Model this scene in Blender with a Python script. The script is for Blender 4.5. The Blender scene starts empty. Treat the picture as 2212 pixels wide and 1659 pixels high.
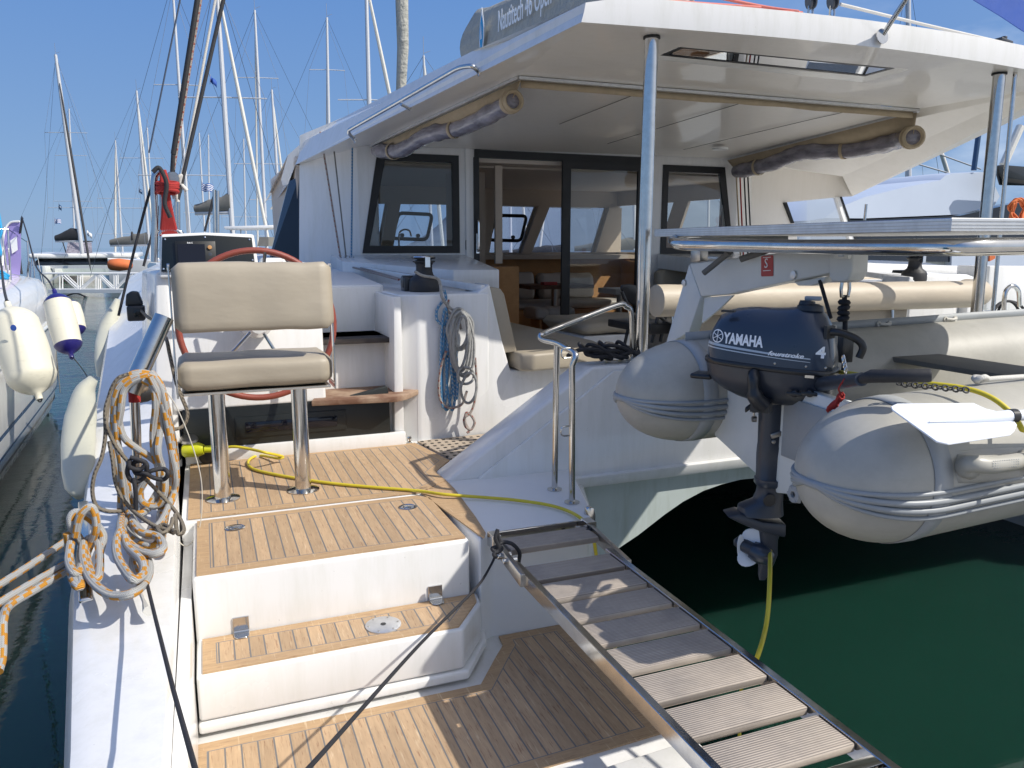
import bpy, bmesh, math, random
from mathutils import Vector, Matrix, noise
random.seed(7)
SC = bpy.context.scene
COL = SC.collection
# ------------------------------------------------------------------ camera, sky, sun
H = 2.2
YAW, PIT, FPX = .3746, .1739, 3075/1.8228
cam = bpy.data.cameras.new('camera'); camo = bpy.data.objects.new('camera', cam); COL.objects.link(camo)
camo.location = (0, 0, H); camo.rotation_euler = (math.pi/2-PIT, 0, -YAW)
cam.sensor_width = 36; cam.lens = 36*3075/4032; cam.clip_start = .05; cam.clip_end = 9000
SC.camera = camo
SUN = Vector((.35, -.29, .455)).normalized()
wd = bpy.data.worlds.new('World'); SC.world = wd; wd.use_nodes = True
nt = wd.node_tree; bgn = nt.nodes['Background']
sky = nt.nodes.new('ShaderNodeTexSky'); sky.sky_type = 'NISHITA'; sky.sun_disc = False
sky.sun_elevation = math.asin(SUN.z); sky.sun_rotation = math.atan2(SUN.x, SUN.y)
sky.air_density = 1.0; sky.dust_density = .35; sky.ozone_density = 3.0; sky.altitude = 0
# thin clouds low in the sky on the starboard side
tcw = nt.nodes.new('ShaderNodeTexCoord'); mpw = nt.nodes.new('ShaderNodeMapping'); mpw.inputs['Scale'].default_value = (3, 3, 9)
nzw = nt.nodes.new('ShaderNodeTexNoise'); nzw.inputs['Scale'].default_value = 1.6; nzw.inputs['Detail'].default_value = 7; nzw.inputs['Roughness'].default_value = .55
rpw = nt.nodes.new('ShaderNodeValToRGB'); rpw.color_ramp.elements[0].position = .5; rpw.color_ramp.elements[1].position = .72
spx = nt.nodes.new('ShaderNodeSeparateXYZ')
gx = nt.nodes.new('ShaderNodeMapRange'); gx.inputs['From Min'].default_value = .55; gx.inputs['From Max'].default_value = .8
gz = nt.nodes.new('ShaderNodeMapRange'); gz.inputs['From Min'].default_value = .45; gz.inputs['From Max'].default_value = .12
m1 = nt.nodes.new('ShaderNodeMath'); m1.operation = 'MULTIPLY'; m2 = nt.nodes.new('ShaderNodeMath'); m2.operation = 'MULTIPLY'
m3 = nt.nodes.new('ShaderNodeMath'); m3.operation = 'MULTIPLY'; m3.inputs[1].default_value = .55
mxw = nt.nodes.new('ShaderNodeMix'); mxw.data_type = 'RGBA'; mxw.inputs['B'].default_value = (7.5, 8.2, 9.2, 1)
L = nt.links.new
L(tcw.outputs['Generated'], mpw.inputs['Vector']); L(mpw.outputs[0], nzw.inputs['Vector']); L(nzw.outputs['Fac'], rpw.inputs[0])
L(tcw.outputs['Generated'], spx.inputs[0]); L(spx.outputs['X'], gx.inputs['Value']); L(spx.outputs['Z'], gz.inputs['Value'])
L(rpw.outputs[0], m1.inputs[0]); L(gx.outputs[0], m1.inputs[1]); L(m1.outputs[0], m2.inputs[0]); L(gz.outputs[0], m2.inputs[1]); L(m2.outputs[0], m3.inputs[0])
hzr = nt.nodes.new('ShaderNodeValToRGB'); er = hzr.color_ramp.elements; er[0].position = 0; er[0].color = (2.0, 3.3, 5.4, 1); er[1].position = .75; er[1].color = (.62, 1.55, 4.4, 1)
e_ = er.new(.28); e_.color = (1.15, 2.5, 5.5, 1)
hzm = nt.nodes.new('ShaderNodeMix'); hzm.data_type = 'RGBA'; hzm.inputs['Factor'].default_value = .88
dts = nt.nodes.new('ShaderNodeVectorMath'); dts.operation = 'DOT_PRODUCT'; dts.inputs[1].default_value = tuple(SUN)
dcl = nt.nodes.new('ShaderNodeMath'); dcl.operation = 'MAXIMUM'; dcl.inputs[1].default_value = 0; dpw = nt.nodes.new('ShaderNodeMath'); dpw.operation = 'POWER'; dpw.inputs[1].default_value = 3.5
aur = nt.nodes.new('ShaderNodeMix'); aur.data_type = 'RGBA'; aur.inputs['B'].default_value = (10, 10, 10.2, 1)
L(tcw.outputs['Generated'], dts.inputs[0]); L(dts.outputs['Value'], dcl.inputs[0]); L(dcl.outputs[0], dpw.inputs[0]); L(dpw.outputs[0], aur.inputs['Factor'])
L(spx.outputs['Z'], hzr.inputs[0]); L(sky.outputs[0], hzm.inputs['A']); L(hzr.outputs[0], hzm.inputs['B'])
L(m3.outputs[0], mxw.inputs['Factor']); L(hzm.outputs['Result'], aur.inputs['A']); L(aur.outputs['Result'], mxw.inputs['A']); L(mxw.outputs['Result'], bgn.inputs['Color'])
bgn.inputs['Strength'].default_value = .118
sl = bpy.data.lights.new('sun', 'SUN'); sl.energy = 4.8; sl.angle = math.radians(.5); sl.color = (1, .95, .87)
so = bpy.data.objects.new('sun', sl); COL.objects.link(so); so.rotation_euler = SUN.to_track_quat('Z', 'Y').to_euler(); so.location = (8, -8, 20)
SC.view_settings.view_transform = 'Standard'; SC.view_settings.look = 'None'; SC.view_settings.gamma = 1
SC.view_settings.exposure = .0
SC.cycles.max_bounces = 10; SC.cycles.transparent_max_bounces = 16

# ------------------------------------------------------------------ point helpers (points of sight on real planes)
_c, _s, _cp, _sp = math.cos(YAW), math.sin(YAW), math.cos(PIT), math.sin(PIT)
FW = Vector((_s*_cp, _c*_cp, -_sp)); RT = Vector((_c, -_s, 0)); UP = RT.cross(FW); CAM = Vector((0, 0, H))
def ray(px, py): return RT*((px-1106)/FPX) - UP*((py-829.5)/FPX) + FW
def pz(px, py, k): r = ray(px, py); return CAM + r*((k-H)/r.z)
def py_(px, py, k): r = ray(px, py); return CAM + r*(k/r.y)
def px_(px, py, k): r = ray(px, py); return CAM + r*(k/r.x)
def pd(px, py, w): return CAM + ray(px, py)*w
def ppl(px, py, p0, n): r = ray(px, py); return CAM + r*((p0-CAM).dot(n)/r.dot(n))
ZR = {'1':(0,0,1.659),'2':(1000,0,1.659),'3':(2200,0,2.074),'4':(3000,0,2.0736),'5':(0,700,2.0733),'6':(600,900,2.074),'7':(1300,500,2.074),'8':(1800,700,2.074),
 'a1':(2500,800,2.074),'a2':(3132,600,2.0733),'a3':(2700,1400,1.659),'a4':(0,1400,2.0733),'a5':(600,1500,1.8433),'a6':(1600,1300,1.8433),'a7':(0,2100,1.58),'a8':(1400,2024,1.58),
 'r':(3400,400,1.8433),'l':(0,900,2.0733),'c':(2400,1000,3.686),'w':(2600,2300,1.5447)}
def q(k, x, y): a, b, s = ZR[k]; return ((a+x/s)/1.8228, (b+y/s)/1.8228)
def V(*a): return Vector(a)

# ------------------------------------------------------------------ materials
def rgb(c): return tuple(c)+(1,) if len(c) == 3 else tuple(c)
class N:
    def __init__(s, name):
        s.m = bpy.data.materials.new(name); s.m.use_nodes = True; s.t = s.m.node_tree; s.b = s.t.nodes['Principled BSDF']
    def n(s, typ, **k):
        x = s.t.nodes.new(typ)
        for a, v in k.items(): setattr(x, a, v)
        return x
    def setv(s, x, i, v):
        if hasattr(v, 'links') or isinstance(v, bpy.types.NodeSocket): s.t.links.new(v, x.inputs[i])
        else: x.inputs[i].default_value = v
    def M(s, op, a, b=0.0, c=None):
        x = s.n('ShaderNodeMath', operation=op); s.setv(x, 0, a); s.setv(x, 1, b)
        if c is not None: s.setv(x, 2, c)
        return x.outputs[0]
    def mix(s, f, a, b):
        x = s.n('ShaderNodeMix', data_type='RGBA'); s.setv(x, 'Factor', f)
        s.setv(x, 'A', rgb(a) if isinstance(a, tuple) else a); s.setv(x, 'B', rgb(b) if isinstance(b, tuple) else b); return x.outputs['Result']
    def noise(s, vec=None, scale=5, detail=3, rough=.5, out='Fac'):
        x = s.n('ShaderNodeTexNoise'); x.inputs['Scale'].default_value = scale; x.inputs['Detail'].default_value = detail; x.inputs['Roughness'].default_value = rough
        if vec is not None: s.t.links.new(vec, x.inputs['Vector'])
        return x.outputs[out]
    def ramp(s, f, lo, hi):
        x = s.n('ShaderNodeMapRange'); s.setv(x, 0, f); x.inputs['From Min'].default_value = lo; x.inputs['From Max'].default_value = hi; return x.outputs[0]
    def obj(s, sc=None):
        o = s.n('ShaderNodeTexCoord').outputs['Object']
        return s.map(o, sc) if sc else o
    def pos(s): return s.n('ShaderNodeNewGeometry').outputs['Position']
    def uv(s): return s.n('ShaderNodeTexCoord').outputs['UV']
    def map(s, v, sc):
        x = s.n('ShaderNodeMapping'); x.inputs['Scale'].default_value = sc; s.t.links.new(v, x.inputs[0]); return x.outputs[0]
    def bump(s, h, strength=.2, dist=.01):
        x = s.n('ShaderNodeBump'); x.inputs['Strength'].default_value = strength; x.inputs['Distance'].default_value = dist
        s.t.links.new(h, x.inputs['Height']); s.t.links.new(x.outputs[0], s.b.inputs['Normal'])
    def set(s, **k):
        for a, v in k.items(): s.setv(s.b, {'color':'Base Color','rough':'Roughness','metal':'Metallic','coat':'Coat Weight','ior':'IOR','spec':'Specular IOR Level','trans':'Transmission Weight','alpha':'Alpha','sss':'Subsurface Weight'}[a], v)
        return s
def plain(name, col, rough=.5, metal=0, var=.12, scale=6, bump=0, bscale=60, coat=0):
    x = N(name); v = x.obj()
    n = x.noise(v, scale, 4, .6)
    lo = tuple(c*(1-var) for c in col); hi = tuple(min(1, c*(1+var)) for c in col)
    x.set(color=x.mix(n, lo, hi), metal=float(metal), coat=float(coat))
    n2 = x.noise(v, scale*2.3, 3)
    x.set(rough=x.M('MULTIPLY_ADD', n2, rough*.5, rough*.75))
    if bump: x.bump(x.noise(v, bscale, 3), bump, .004)
    return x.m
def gelcoat(name, col, rough=.22, dirt=.06):
    x = N(name); p = x.pos()
    n = x.noise(p, 2.2, 5, .6); n2 = x.noise(x.map(p, (9, 9, 1.2)), 1.5, 4, .7)
    c = x.mix(x.ramp(n2, .45, .85), rgb(col), tuple(a*(1-dirt*2) for a in col[:2])+(col[2]*(1-dirt*2.6),))
    sp = x.ramp(x.noise(p, 55, 2), .74, .78)
    c = x.mix(x.M('MULTIPLY', sp, .35), c, (.35, .33, .3))
    x.set(color=c, rough=x.M('MULTIPLY_ADD', n, .18, rough-.06), coat=.25)
    x.bump(x.noise(p, 3.5, 2), .04, .02)
    return x.m
MT = {}
MT['gel'] = gelcoat('white_gelcoat', (.76, .755, .74))
MT['gelshine'] = gelcoat('glossy_gelcoat', (.76, .75, .725), .12)
MT['ceil'] = gelcoat('ceiling_gelcoat', (.80, .765, .71), .34, .03)
MT['nonskid'] = plain('deck_gelcoat', (.74, .745, .745), .5, var=.03, bump=.25, bscale=350)
MT['oldgel'] = gelcoat('weathered_gelcoat', (.62, .64, .62), .3, .12)
MT['shadedgel'] = gelcoat('shaded_greenish_gelcoat', (.50, .56, .54), .35, .12)  # white gelcoat with shade and a green tint put into its colour
def steel(name='stainless_steel', rough=.09, col=(.66, .65, .63)):
    x = N(name); v = x.obj()
    n = x.noise(v, 14, 5, .7); x.set(color=x.mix(x.ramp(n, .35, .8), col, tuple(c*.78 for c in col)), metal=1.0, rough=x.M('MULTIPLY_ADD', n, .14, rough-.03))
    x.bump(x.noise(v, 7, 2), .05, .01); return x.m
MT['steel'] = steel(); MT['steelr'] = steel('scuffed_stainless_steel', .26, (.50, .48, .45)); MT['alu'] = steel('anodised_aluminium', .42, (.72, .73, .74))
MT['chrome'] = steel('chrome', .05, (.8, .8, .8))
def teak(planks=True, pitch=.0575, name='teak_planks', col=(.46, .315, .185), seam=.0031, ox=0.0):
    x = N(name); p = x.pos(); sp = x.n('ShaderNodeSeparateXYZ'); x.t.links.new(p, sp.inputs[0]); X = sp.outputs['X']
    u = x.M('DIVIDE', x.M('ADD', X, 50+ox), pitch); fr = x.M('FRACT', u); idx = x.M('FLOOR', u)
    wn = x.n('ShaderNodeTexWhiteNoise', noise_dimensions='1D'); x.t.links.new(idx, wn.inputs['W'])
    g = x.map(p, (60, 7, 60) if planks else (7, 60, 60)); n = x.noise(g, 1, 5, .65); n2 = x.noise(x.map(p, (170, 11, 100) if planks else (11, 170, 100)), 1, 3, .7)
    c = x.mix(n, tuple(a*.68 for a in col), tuple(min(1, a*1.32) for a in col))
    c = x.mix(x.M('MULTIPLY', x.ramp(n2, .58, .70), .8), c, (.20, .085, .04))
    c = x.mix(x.M('MULTIPLY', x.ramp(x.noise(x.map(p, (120, 9, 90)), 1, 2, .6), .60, .75), .55), c, (.68, .54, .36))
    c = x.mix(x.M('MULTIPLY', x.ramp(x.noise(p, 3.2, 4, .6), .5, .8), .3), c, (.28, .19, .12))
    if planks:
        h = x.n('ShaderNodeHueSaturation'); x.setv(h, 'Value', x.M('MULTIPLY_ADD', wn.outputs[0], .26, .86)); x.setv(h, 'Color', c); c = h.outputs[0]
        d = x.M('ABSOLUTE', x.M('SUBTRACT', fr, .5)); m = x.M('GREATER_THAN', d, .5-seam/pitch)
        c = x.mix(m, c, (.155, .15, .145)); x.bump(x.M('SUBTRACT', n, x.M('MULTIPLY', m, 2)), .25, .0015)
    else: x.bump(n, .2, .001)
    x.set(color=c, rough=.62); return x.m
MT['teak'] = teak(); MT['teakm'] = teak(False, name='teak_margin', col=(.45, .30, .165)); 
MT['caulk'] = plain('caulk', (.17, .175, .18), .7)
def oldwood(name, col, col2, ax=0):
    x = N(name); p = x.pos(); sc = (4, 90, 90) if ax == 0 else (90, 4, 90)
    n = x.noise(x.map(p, sc), 1, 5, .7); n2 = x.noise(p, 5, 4, .6)
    c = x.mix(n, tuple(a*.65 for a in col), tuple(min(1, a*1.3) for a in col)); c = x.mix(x.ramp(n2, .42, .62), c, col2)
    x.set(color=c, rough=.75); x.bump(n, .4, .002); return x.m
MT['slat'] = None
def slatmat():
    x = N('grooved_weathered_teak'); p = x.pos(); sp = x.n('ShaderNodeSeparateXYZ'); x.t.links.new(p, sp.inputs[0])
    n = x.noise(x.map(p, (5, 120, 60)), 1, 5, .7); n2 = x.noise(p, 4.5, 5, .7)
    c = x.mix(n, (.31, .255, .20), (.57, .495, .415)); c = x.mix(x.M('MULTIPLY', x.ramp(n2, .45, .7), .55), c, (.20, .18, .165))
    w = x.M('PINGPONG', x.M('ADD', sp.outputs['Y'], 20), .0042); g = x.ramp(w, 0, .0042)
    c = x.mix(x.ramp(g, .42, 0), c, (.17, .145, .125)); x.bump(x.M('ADD', x.M('MULTIPLY', g, 1.5), n), .7, .002)
    x.set(color=c, rough=.8); return x.m
MT['slat'] = slatmat()
MT['stepwood'] = oldwood('worn_teak_step', (.36, .25, .17), (.17, .085, .05)); MT['stepdark'] = oldwood('dark_teak_step', (.06, .05, .045), (.03, .025, .025))  # second wood, for the upper tread, is far darker than the first
def gratemat():
    x = N('teak_grate'); p = x.pos(); sp = x.n('ShaderNodeSeparateXYZ'); x.t.links.new(p, sp.inputs[0])
    fx = x.M('FRACT', x.M('DIVIDE', x.M('ADD', sp.outputs['X'], 10), .05)); fy = x.M('FRACT', x.M('DIVIDE', x.M('ADD', sp.outputs['Y'], 10), .07))
    m = x.M('MULTIPLY', x.M('LESS_THAN', fx, .45), x.M('LESS_THAN', fy, .42)); n = x.noise(x.map(p, (30, 30, 8)), 1, 4)
    x.set(color=x.mix(m, x.mix(n, (.33, .26, .19), (.5, .42, .33)), (.02, .018, .015)), rough=.75); x.bump(x.M('SUBTRACT', 1, m), .8, .006); return x.m
MT['grate'] = gratemat()
def cushion(name, col, b=.12):
    x = N(name); v = x.obj(); n = x.noise(v, 5, 4, .6)
    x.set(color=x.mix(n, tuple(a*.9 for a in col), tuple(a*1.08 for a in col)), rough=.52)
    h = x.M('ADD', x.M('MULTIPLY', x.noise(x.map(v, (4, 9, 9)), 1, 3), 1.0), x.M('MULTIPLY', x.noise(v, 240, 2), .03)); x.bump(h, b*2.2, .02); return x.m
MT['vinyl'] = cushion('beige_vinyl', (.355, .308, .235)); MT['vinyl2'] = cushion('cream_vinyl', (.50, .43, .33)); MT['fabric'] = cushion('grey_fabric', (.46, .42, .38), .3)
MT['black'] = plain('black_plastic', (.018, .019, .021), .35); MT['rubber'] = plain('black_rubber', (.02, .02, .022), .6, bump=.2)
MT['lockerblack'] = plain('dull_black_laminate', (.012, .015, .015), .38, var=.5, scale=3)
MT['gblack'] = plain('gloss_black', (.008, .011, .012), .08, var=.3); MT['frameblack'] = plain('black_window_frame', (.004, .005, .006), .45)
MT['navy'] = plain('navy_engine_paint', (.029, .040, .060), .3, coat=.4, var=.2, scale=3); MT['engine'] = plain('dark_grey_engine', (.036, .042, .054), .4, var=.3, coat=.1)
MT['white'] = plain('white_paint', (.78, .78, .76), .35, var=.04); MT['whitetext'] = plain('white_lettering', (.85, .86, .86), .4, var=.02); MT['silver'] = plain('silver_stripe', (.45, .48, .52), .3, .5)
MT['davit'] = plain('old_white_davit', (.70, .71, .68), .32, var=.08, scale=9)
MT['red'] = plain('red_sticker', (.45, .035, .03), .4); MT['redrope'] = plain('red_rope', (.36, .025, .022), .8, bump=.8, bscale=220, var=.25)
MT['leather'] = plain('rust_red_leather', (.25, .055, .035), .45, bump=.3, bscale=300)
MT['hypalon'] = None
def hyp(name, col, d=.35):
    x = N(name); v = x.obj(); n = x.noise(v, 2.5, 6, .7); n2 = x.noise(x.map(v, (1, 1, 3)), 9, 5, .7)
    c = x.mix(x.M('MULTIPLY', x.ramp(n, .35, .7), .7), rgb(col), tuple(a*(1-d) for a in col)); c = x.mix(x.M('MULTIPLY', x.ramp(n2, .58, .8), .3), c, (.22, .21, .15))
    x.set(color=c, rough=x.M('MULTIPLY_ADD', n, .25, .28)); x.bump(x.noise(v, 4, 2), .06, .01); return x.m
MT['hypalon'] = hyp('grey_hypalon', (.44, .425, .375)); MT['hypdark'] = hyp('grey_rubber_strake', (.31, .33, .34), .25); MT['hypseam'] = hyp('grey_reinforcement_patch', (.37, .385, .39), .2)
MT['fender'] = hyp('white_fender_vinyl', (.70, .665, .53), .08); MT['fcover'] = hyp('beige_fender_cover', (.46, .455, .37), .12); MT['fblue'] = plain('navy_fender_end', (.018, .014, .14), .3, coat=.3)
MT['oar'] = plain('white_plastic_oar', (.75, .78, .82), .35, var=.03); MT['yellow'] = plain('yellow_cable', (.62, .50, .03), .4, var=.12); MT['plug'] = plain('yellow_green_plug', (.50, .52, .01), .35)
MT['brownwood'] = oldwood('oiled_oak_panel', (.50, .26, .10), (.42, .21, .08)); MT['darkwood'] = oldwood('dark_table_wood', (.12, .055, .03), (.09, .04, .02))
MT['wallint'] = plain('interior_beige', (.50, .42, .34), .6, var=.04); MT['ceilint'] = plain('interior_ceiling', (.62, .54, .46), .6, var=.03)
MT['stormcanvas'] = plain('tan_canvas', (.46, .37, .25), .85, bump=.5, bscale=60, var=.25, scale=9)
MT['grey'] = plain('grey_canvas', (.17, .165, .15), .85, var=.2); MT['dkgrey'] = plain('charcoal_canvas', (.035, .036, .04), .8, var=.3)
MT['bag'] = None
def bagmat():
    x = N('sail_bag_canvas'); v = x.pos(); n = x.noise(x.map(v, (1, .6, 3)), 2.5, 5, .6); n2 = x.noise(x.map(v, (1, 3, .7)), 3, 3, .6)
    x.set(color=x.mix(n, (.33, .325, .28), (.46, .45, .40)), rough=.85); x.bump(x.M('ADD', n2, x.M('MULTIPLY', n, .4)), .9, .12); return x.m
MT['bag'] = bagmat()
def clearvinyl():
    x = N('clear_vinyl_roll'); v = x.obj(); n = x.noise(x.map(v, (2.5, 2.5, 8)), 2, 4, .6)
    x.set(color=x.mix(x.ramp(n, .3, .7), (.13, .12, .145), (.34, .32, .36)), rough=x.M('MULTIPLY_ADD', n, .3, .05), coat=.5); x.bump(n, .8, .03); return x.m
MT['clear'] = clearvinyl()
def glassmat(name, tint=(.85, .9, .95), refl=1.0, base=.04):
    x = N(name); t = x.t; out = t.nodes['Material Output']
    tr = x.n('ShaderNodeBsdfTransparent'); tr.inputs[0].default_value = rgb(tint); gl = x.n('ShaderNodeBsdfGlossy'); gl.inputs['Roughness'].default_value = .01
    fr = x.n('ShaderNodeFresnel'); fr.inputs[0].default_value = 1.5; f = x.M('MULTIPLY', x.M('ADD', fr.outputs[0], base), refl)
    mx = x.n('ShaderNodeMixShader'); t.links.new(f, mx.inputs[0]); t.links.new(tr.outputs[0], mx.inputs[1]); t.links.new(gl.outputs[0], mx.inputs[2]); t.links.new(mx.outputs[0], out.inputs[0]); return x.m
MT['glass'] = glassmat('window_glass', (.86, .88, .87), .9, .0); MT['glass2'] = glassmat('windscreen_glass', (.80, .84, .92), .8, .0); MT['skylight'] = glassmat('skylight_glass', (.45, .5, .55), 1, .02)
def braid(name, base, acc, rad, period=.085, accw=.38, chev=True, fuzz=.5, dark=.45):
    x = N(name); sp = x.n('ShaderNodeSeparateXYZ'); x.t.links.new(x.uv(), sp.inputs[0]); U, W = sp.outputs['X'], sp.outputs['Y']
    n = 6; v = x.M('FRACT', x.M('MULTIPLY', W, n)); tri = x.M('ABSOLUTE', x.M('SUBTRACT', v, .5))
    h = x.M('FRACT', x.M('DIVIDE', x.M('ADD', U, x.M('MULTIPLY', tri, rad*1.3)), rad*.42)); hh = x.M('MULTIPLY', x.M('PINGPONG', h, .5), 2)
    edge = x.M('MULTIPLY', x.ramp(x.M('ABSOLUTE', x.M('SUBTRACT', tri, .25)), .25, .17), 1)
    hgt = x.M('MULTIPLY', hh, edge)
    c = x.mix(x.ramp(hgt, 0, .55), tuple(a*dark for a in base), rgb(base))
    ph = x.M('MULTIPLY', x.M('FLOOR', x.M('MULTIPLY', W, n)), .37)
    am = x.M('LESS_THAN', x.M('FRACT', x.M('ADD', x.M('DIVIDE', U, period), ph)), accw)
    am = x.M('MULTIPLY', am, x.M('LESS_THAN', x.M('FRACT', x.M('MULTIPLY', W, 2)), .55))
    c = x.mix(am, c, x.mix(x.ramp(hgt, 0, .55), tuple(a*.5 for a in acc), rgb(acc)))
    x.set(color=c, rough=.85); x.bump(x.M('ADD', hgt, x.M('MULTIPLY', x.noise(x.obj(), 400, 2), .4)), .8, rad*.3); return x.m
MT['ropeor'] = braid('grey_rope_with_orange_fleck', (.60, .60, .58), (.80, .36, .04), .014, period=.075, accw=.5)
MT['ropetan'] = braid('tan_speckled_rope', (.34, .29, .22), (.12, .10, .08), .008, .02, .5)
MT['ropeblue'] = braid('blue_flecked_rope', (.13, .38, .68), (.60, .68, .74), .009, .03, .4); MT['ropegrey'] = braid('smooth_grey_rope', (.46, .46, .44), (.40, .40, .38), .010, .05, .3, dark=.8)
MT['ropered'] = braid('white_rope_with_red_fleck', (.52, .45, .40), (.42, .12, .09), .008, .05, .3); MT['ropeblack'] = plain('black_rope', (.02, .02, .024), .7, bump=.7, bscale=260, var=.4)
MT['ropewhite'] = plain('white_rope', (.62, .60, .55), .8, bump=.6, bscale=200); MT['ropepink'] = plain('faded_red_rope', (.72, .22, .17), .75, bump=.6, bscale=200, var=.2)
MT['twine'] = plain('grey_thin_line', (.52, .49, .42), .7)
MT['bluerope'] = plain('bright_blue_rope', (.02, .32, .62), .6, bump=.5, bscale=160)
MT['furl'] = plain('white_furled_sailcloth', (.68, .66, .60), .7, bump=.8, bscale=25, var=.12); MT['mastm'] = plain('mast_aluminium', (.60, .61, .63), .4, .2, var=.05)
MT['wire'] = plain('rigging_wire', (.34, .36, .40), .4, .5); MT['dwire'] = plain('dark_rigging_line', (.05, .07, .11), .6)
MT['purple'] = plain('lilac_banner', (.30, .25, .55), .7, var=.25, scale=2)
MT['blueflag'] = plain('blue_canvas', (.025, .085, .36), .7, var=.1)
MT['navyst'] = plain('navy_hull_stripe', (.03, .07, .15), .25); MT['wrap'] = plain('white_shrink_wrap', (.52, .58, .68), .35, var=.06, scale=1.2, bump=.2, bscale=2)
MT['orange'] = plain('orange_canvas', (.62, .16, .05), .8); MT['screen'] = plain('dark_screen', (.003, .004, .010), .05, var=.3)
MT['winwrap'] = plain('tinted_cabin_window', (.012, .018, .03), .06, var=.4, scale=3)

# ------------------------------------------------------------------ mesh builder
WP = {}
def cr(pts, n=8, closed=False):
    """Catmull-Rom curve through pts"""
    P = [Vector(p) for p in pts]; m = len(P); out = []
    if m < 3 or n < 2: return P
    rng = range(m if closed else m-1)
    for i in rng:
        p1, p2 = P[i], P[(i+1) % m]
        p0 = P[i-1] if (closed or i > 0) else p1*2-p2
        p3 = P[(i+2) % m] if (closed or i+2 < m) else p2*2-p1
        for k in range(n):
            t = k/n; t2 = t*t; t3 = t2*t
            out.append(.5*((2*p1)+(p2-p0)*t+(2*p0-5*p1+4*p2-p3)*t2+(3*p1-p0-3*p2+p3)*t3))
    if not closed: out.append(P[-1])
    return out
def fillet(pts, r, n=5):
    """polyline with rounded corners"""
    P = [Vector(p) for p in pts]; out = [P[0]]
    for i in range(1, len(P)-1):
        a = (P[i-1]-P[i]); b = (P[i+1]-P[i]); rr = min(r, a.length*.49, b.length*.49)
        A = P[i]+a.normalized()*rr; B = P[i]+b.normalized()*rr
        for k in range(n+1):
            t = k/n; out.append(A*(1-t)**2+P[i]*2*t*(1-t)+B*t*t)
    out.append(P[-1]); return out
class B:
    def __init__(s): s.v = []; s.f = []; s.u = {}; s.mi = []; s.cm = 0
    def _add(s, vs, fs, uv=None):
        o = len(s.v); s.v += [Vector(v) for v in vs]
        for i, f in enumerate(fs):
            if uv: s.u[len(s.f)] = uv[i]
            s.f.append([a+o for a in f]); s.mi.append(s.cm)
        return s
    def mat(s, i): s.cm = i; return s
    def poly(s, pts): return s._add(pts, [list(range(len(pts)))])
    def prism(s, pts, vec):
        vec = Vector(vec); P = [Vector(p) for p in pts]; n = len(P)
        nrm = Vector((0, 0, 0))
        for i in range(n): nrm += P[i].cross(P[(i+1) % n])
        if nrm.dot(vec) > 0: P.reverse()
        vs = P+[p+vec for p in P]
        fs = [list(range(n)), list(range(2*n-1, n-1, -1))]+[[(i+1) % n, i, i+n, (i+1) % n+n] for i in range(n)]
        return s._add(vs, fs)
    def box(s, x0, x1, y0, y1, z0, z1): return s.prism([(x0, y0, z0), (x1, y0, z0), (x1, y1, z0), (x0, y1, z0)], (0, 0, z1-z0))
    def obox(s, c, ax, ay, az):
        c, ax, ay, az = map(Vector, (c, ax, ay, az)); return s.prism([c-ax-ay-az, c+ax-ay-az, c+ax+ay-az, c-ax+ay-az], az*2)
    def beam(s, a, b, w, h, up=(0, 0, 1)):
        a, b = Vector(a), Vector(b); d = (b-a).normalized(); x = d.cross(Vector(up)).normalized()*w/2; y = x.cross(d).normalized()*h/2
        return s.prism([a-x-y, a+x-y, a+x+y, a-x+y], b-a)
    def tube(s, pts, r, n=10, closed=False, cap=True, uvlen=None):
        P = [Vector(p) for p in pts]; m = len(P)
        R = r if isinstance(r, (list, tuple)) else [r]*m
        T = []
        for i in range(m):
            a = P[i-1] if (closed or i > 0) else P[i]; b = P[(i+1) % m] if (closed or i < m-1) else P[i]
            d = b-a; T.append(d.normalized() if d.length > 1e-9 else Vector((0, 0, 1)))
        ref = Vector((0, 0, 1)) if abs(T[0].z) < .9 else Vector((1, 0, 0)); x = T[0].cross(ref).normalized()
        vs = []; ul = [0]
        for i in range(m):
            if i: ul.append(ul[-1]+(P[i]-P[i-1]).length)
            x = (x-T[i]*x.dot(T[i])); x = x.normalized() if x.length > 1e-9 else T[i].orthogonal().normalized(); y = T[i].cross(x)
            for k in range(n): a = 2*math.pi*k/n; vs.append(P[i]+(x*math.cos(a)+y*math.sin(a))*R[i])
        fs = []; uv = []
        for i in range(m if closed else m-1):
            j = (i+1) % m; u0 = ul[i]; u1 = ul[j] if j else ul[i]+(P[0]-P[i]).length
            for k in range(n):
                k2 = (k+1) % n; fs.append([i*n+k, i*n+k2, j*n+k2, j*n+k]); uv.append([(u0, k/n), (u0, (k+1)/n), (u1, (k+1)/n), (u1, k/n)])
        if cap and not closed:
            fs.append(list(range(n-1, -1, -1))); fs.append([(m-1)*n+k for k in range(n)]); uv += [[(0, 0)]*n]*2
        return s._add(vs, fs, uv)
    def cyl(s, a, b, r0, r1=None, n=20): return s.tube([a, b], [r0, r0 if r1 is None else r1], n)
    def lathe(s, prof, c, ax=(0, 0, 1), n=28, cap=True):
        c = Vector(c); ax = Vector(ax).normalized(); x = ax.orthogonal().normalized(); y = ax.cross(x); vs = []
        for r, h in prof:
            for k in range(n): a = 2*math.pi*k/n; vs.append(c+ax*h+(x*math.cos(a)+y*math.sin(a))*max(r, 1e-5))
        m = len(prof); fs = [[i*n+k, i*n+(k+1) % n, (i+1)*n+(k+1) % n, (i+1)*n+k] for i in range(m-1) for k in range(n)]
        if cap: fs += [list(range(n-1, -1, -1)), [(m-1)*n+k for k in range(n)]]
        return s._add(vs, fs)
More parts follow.
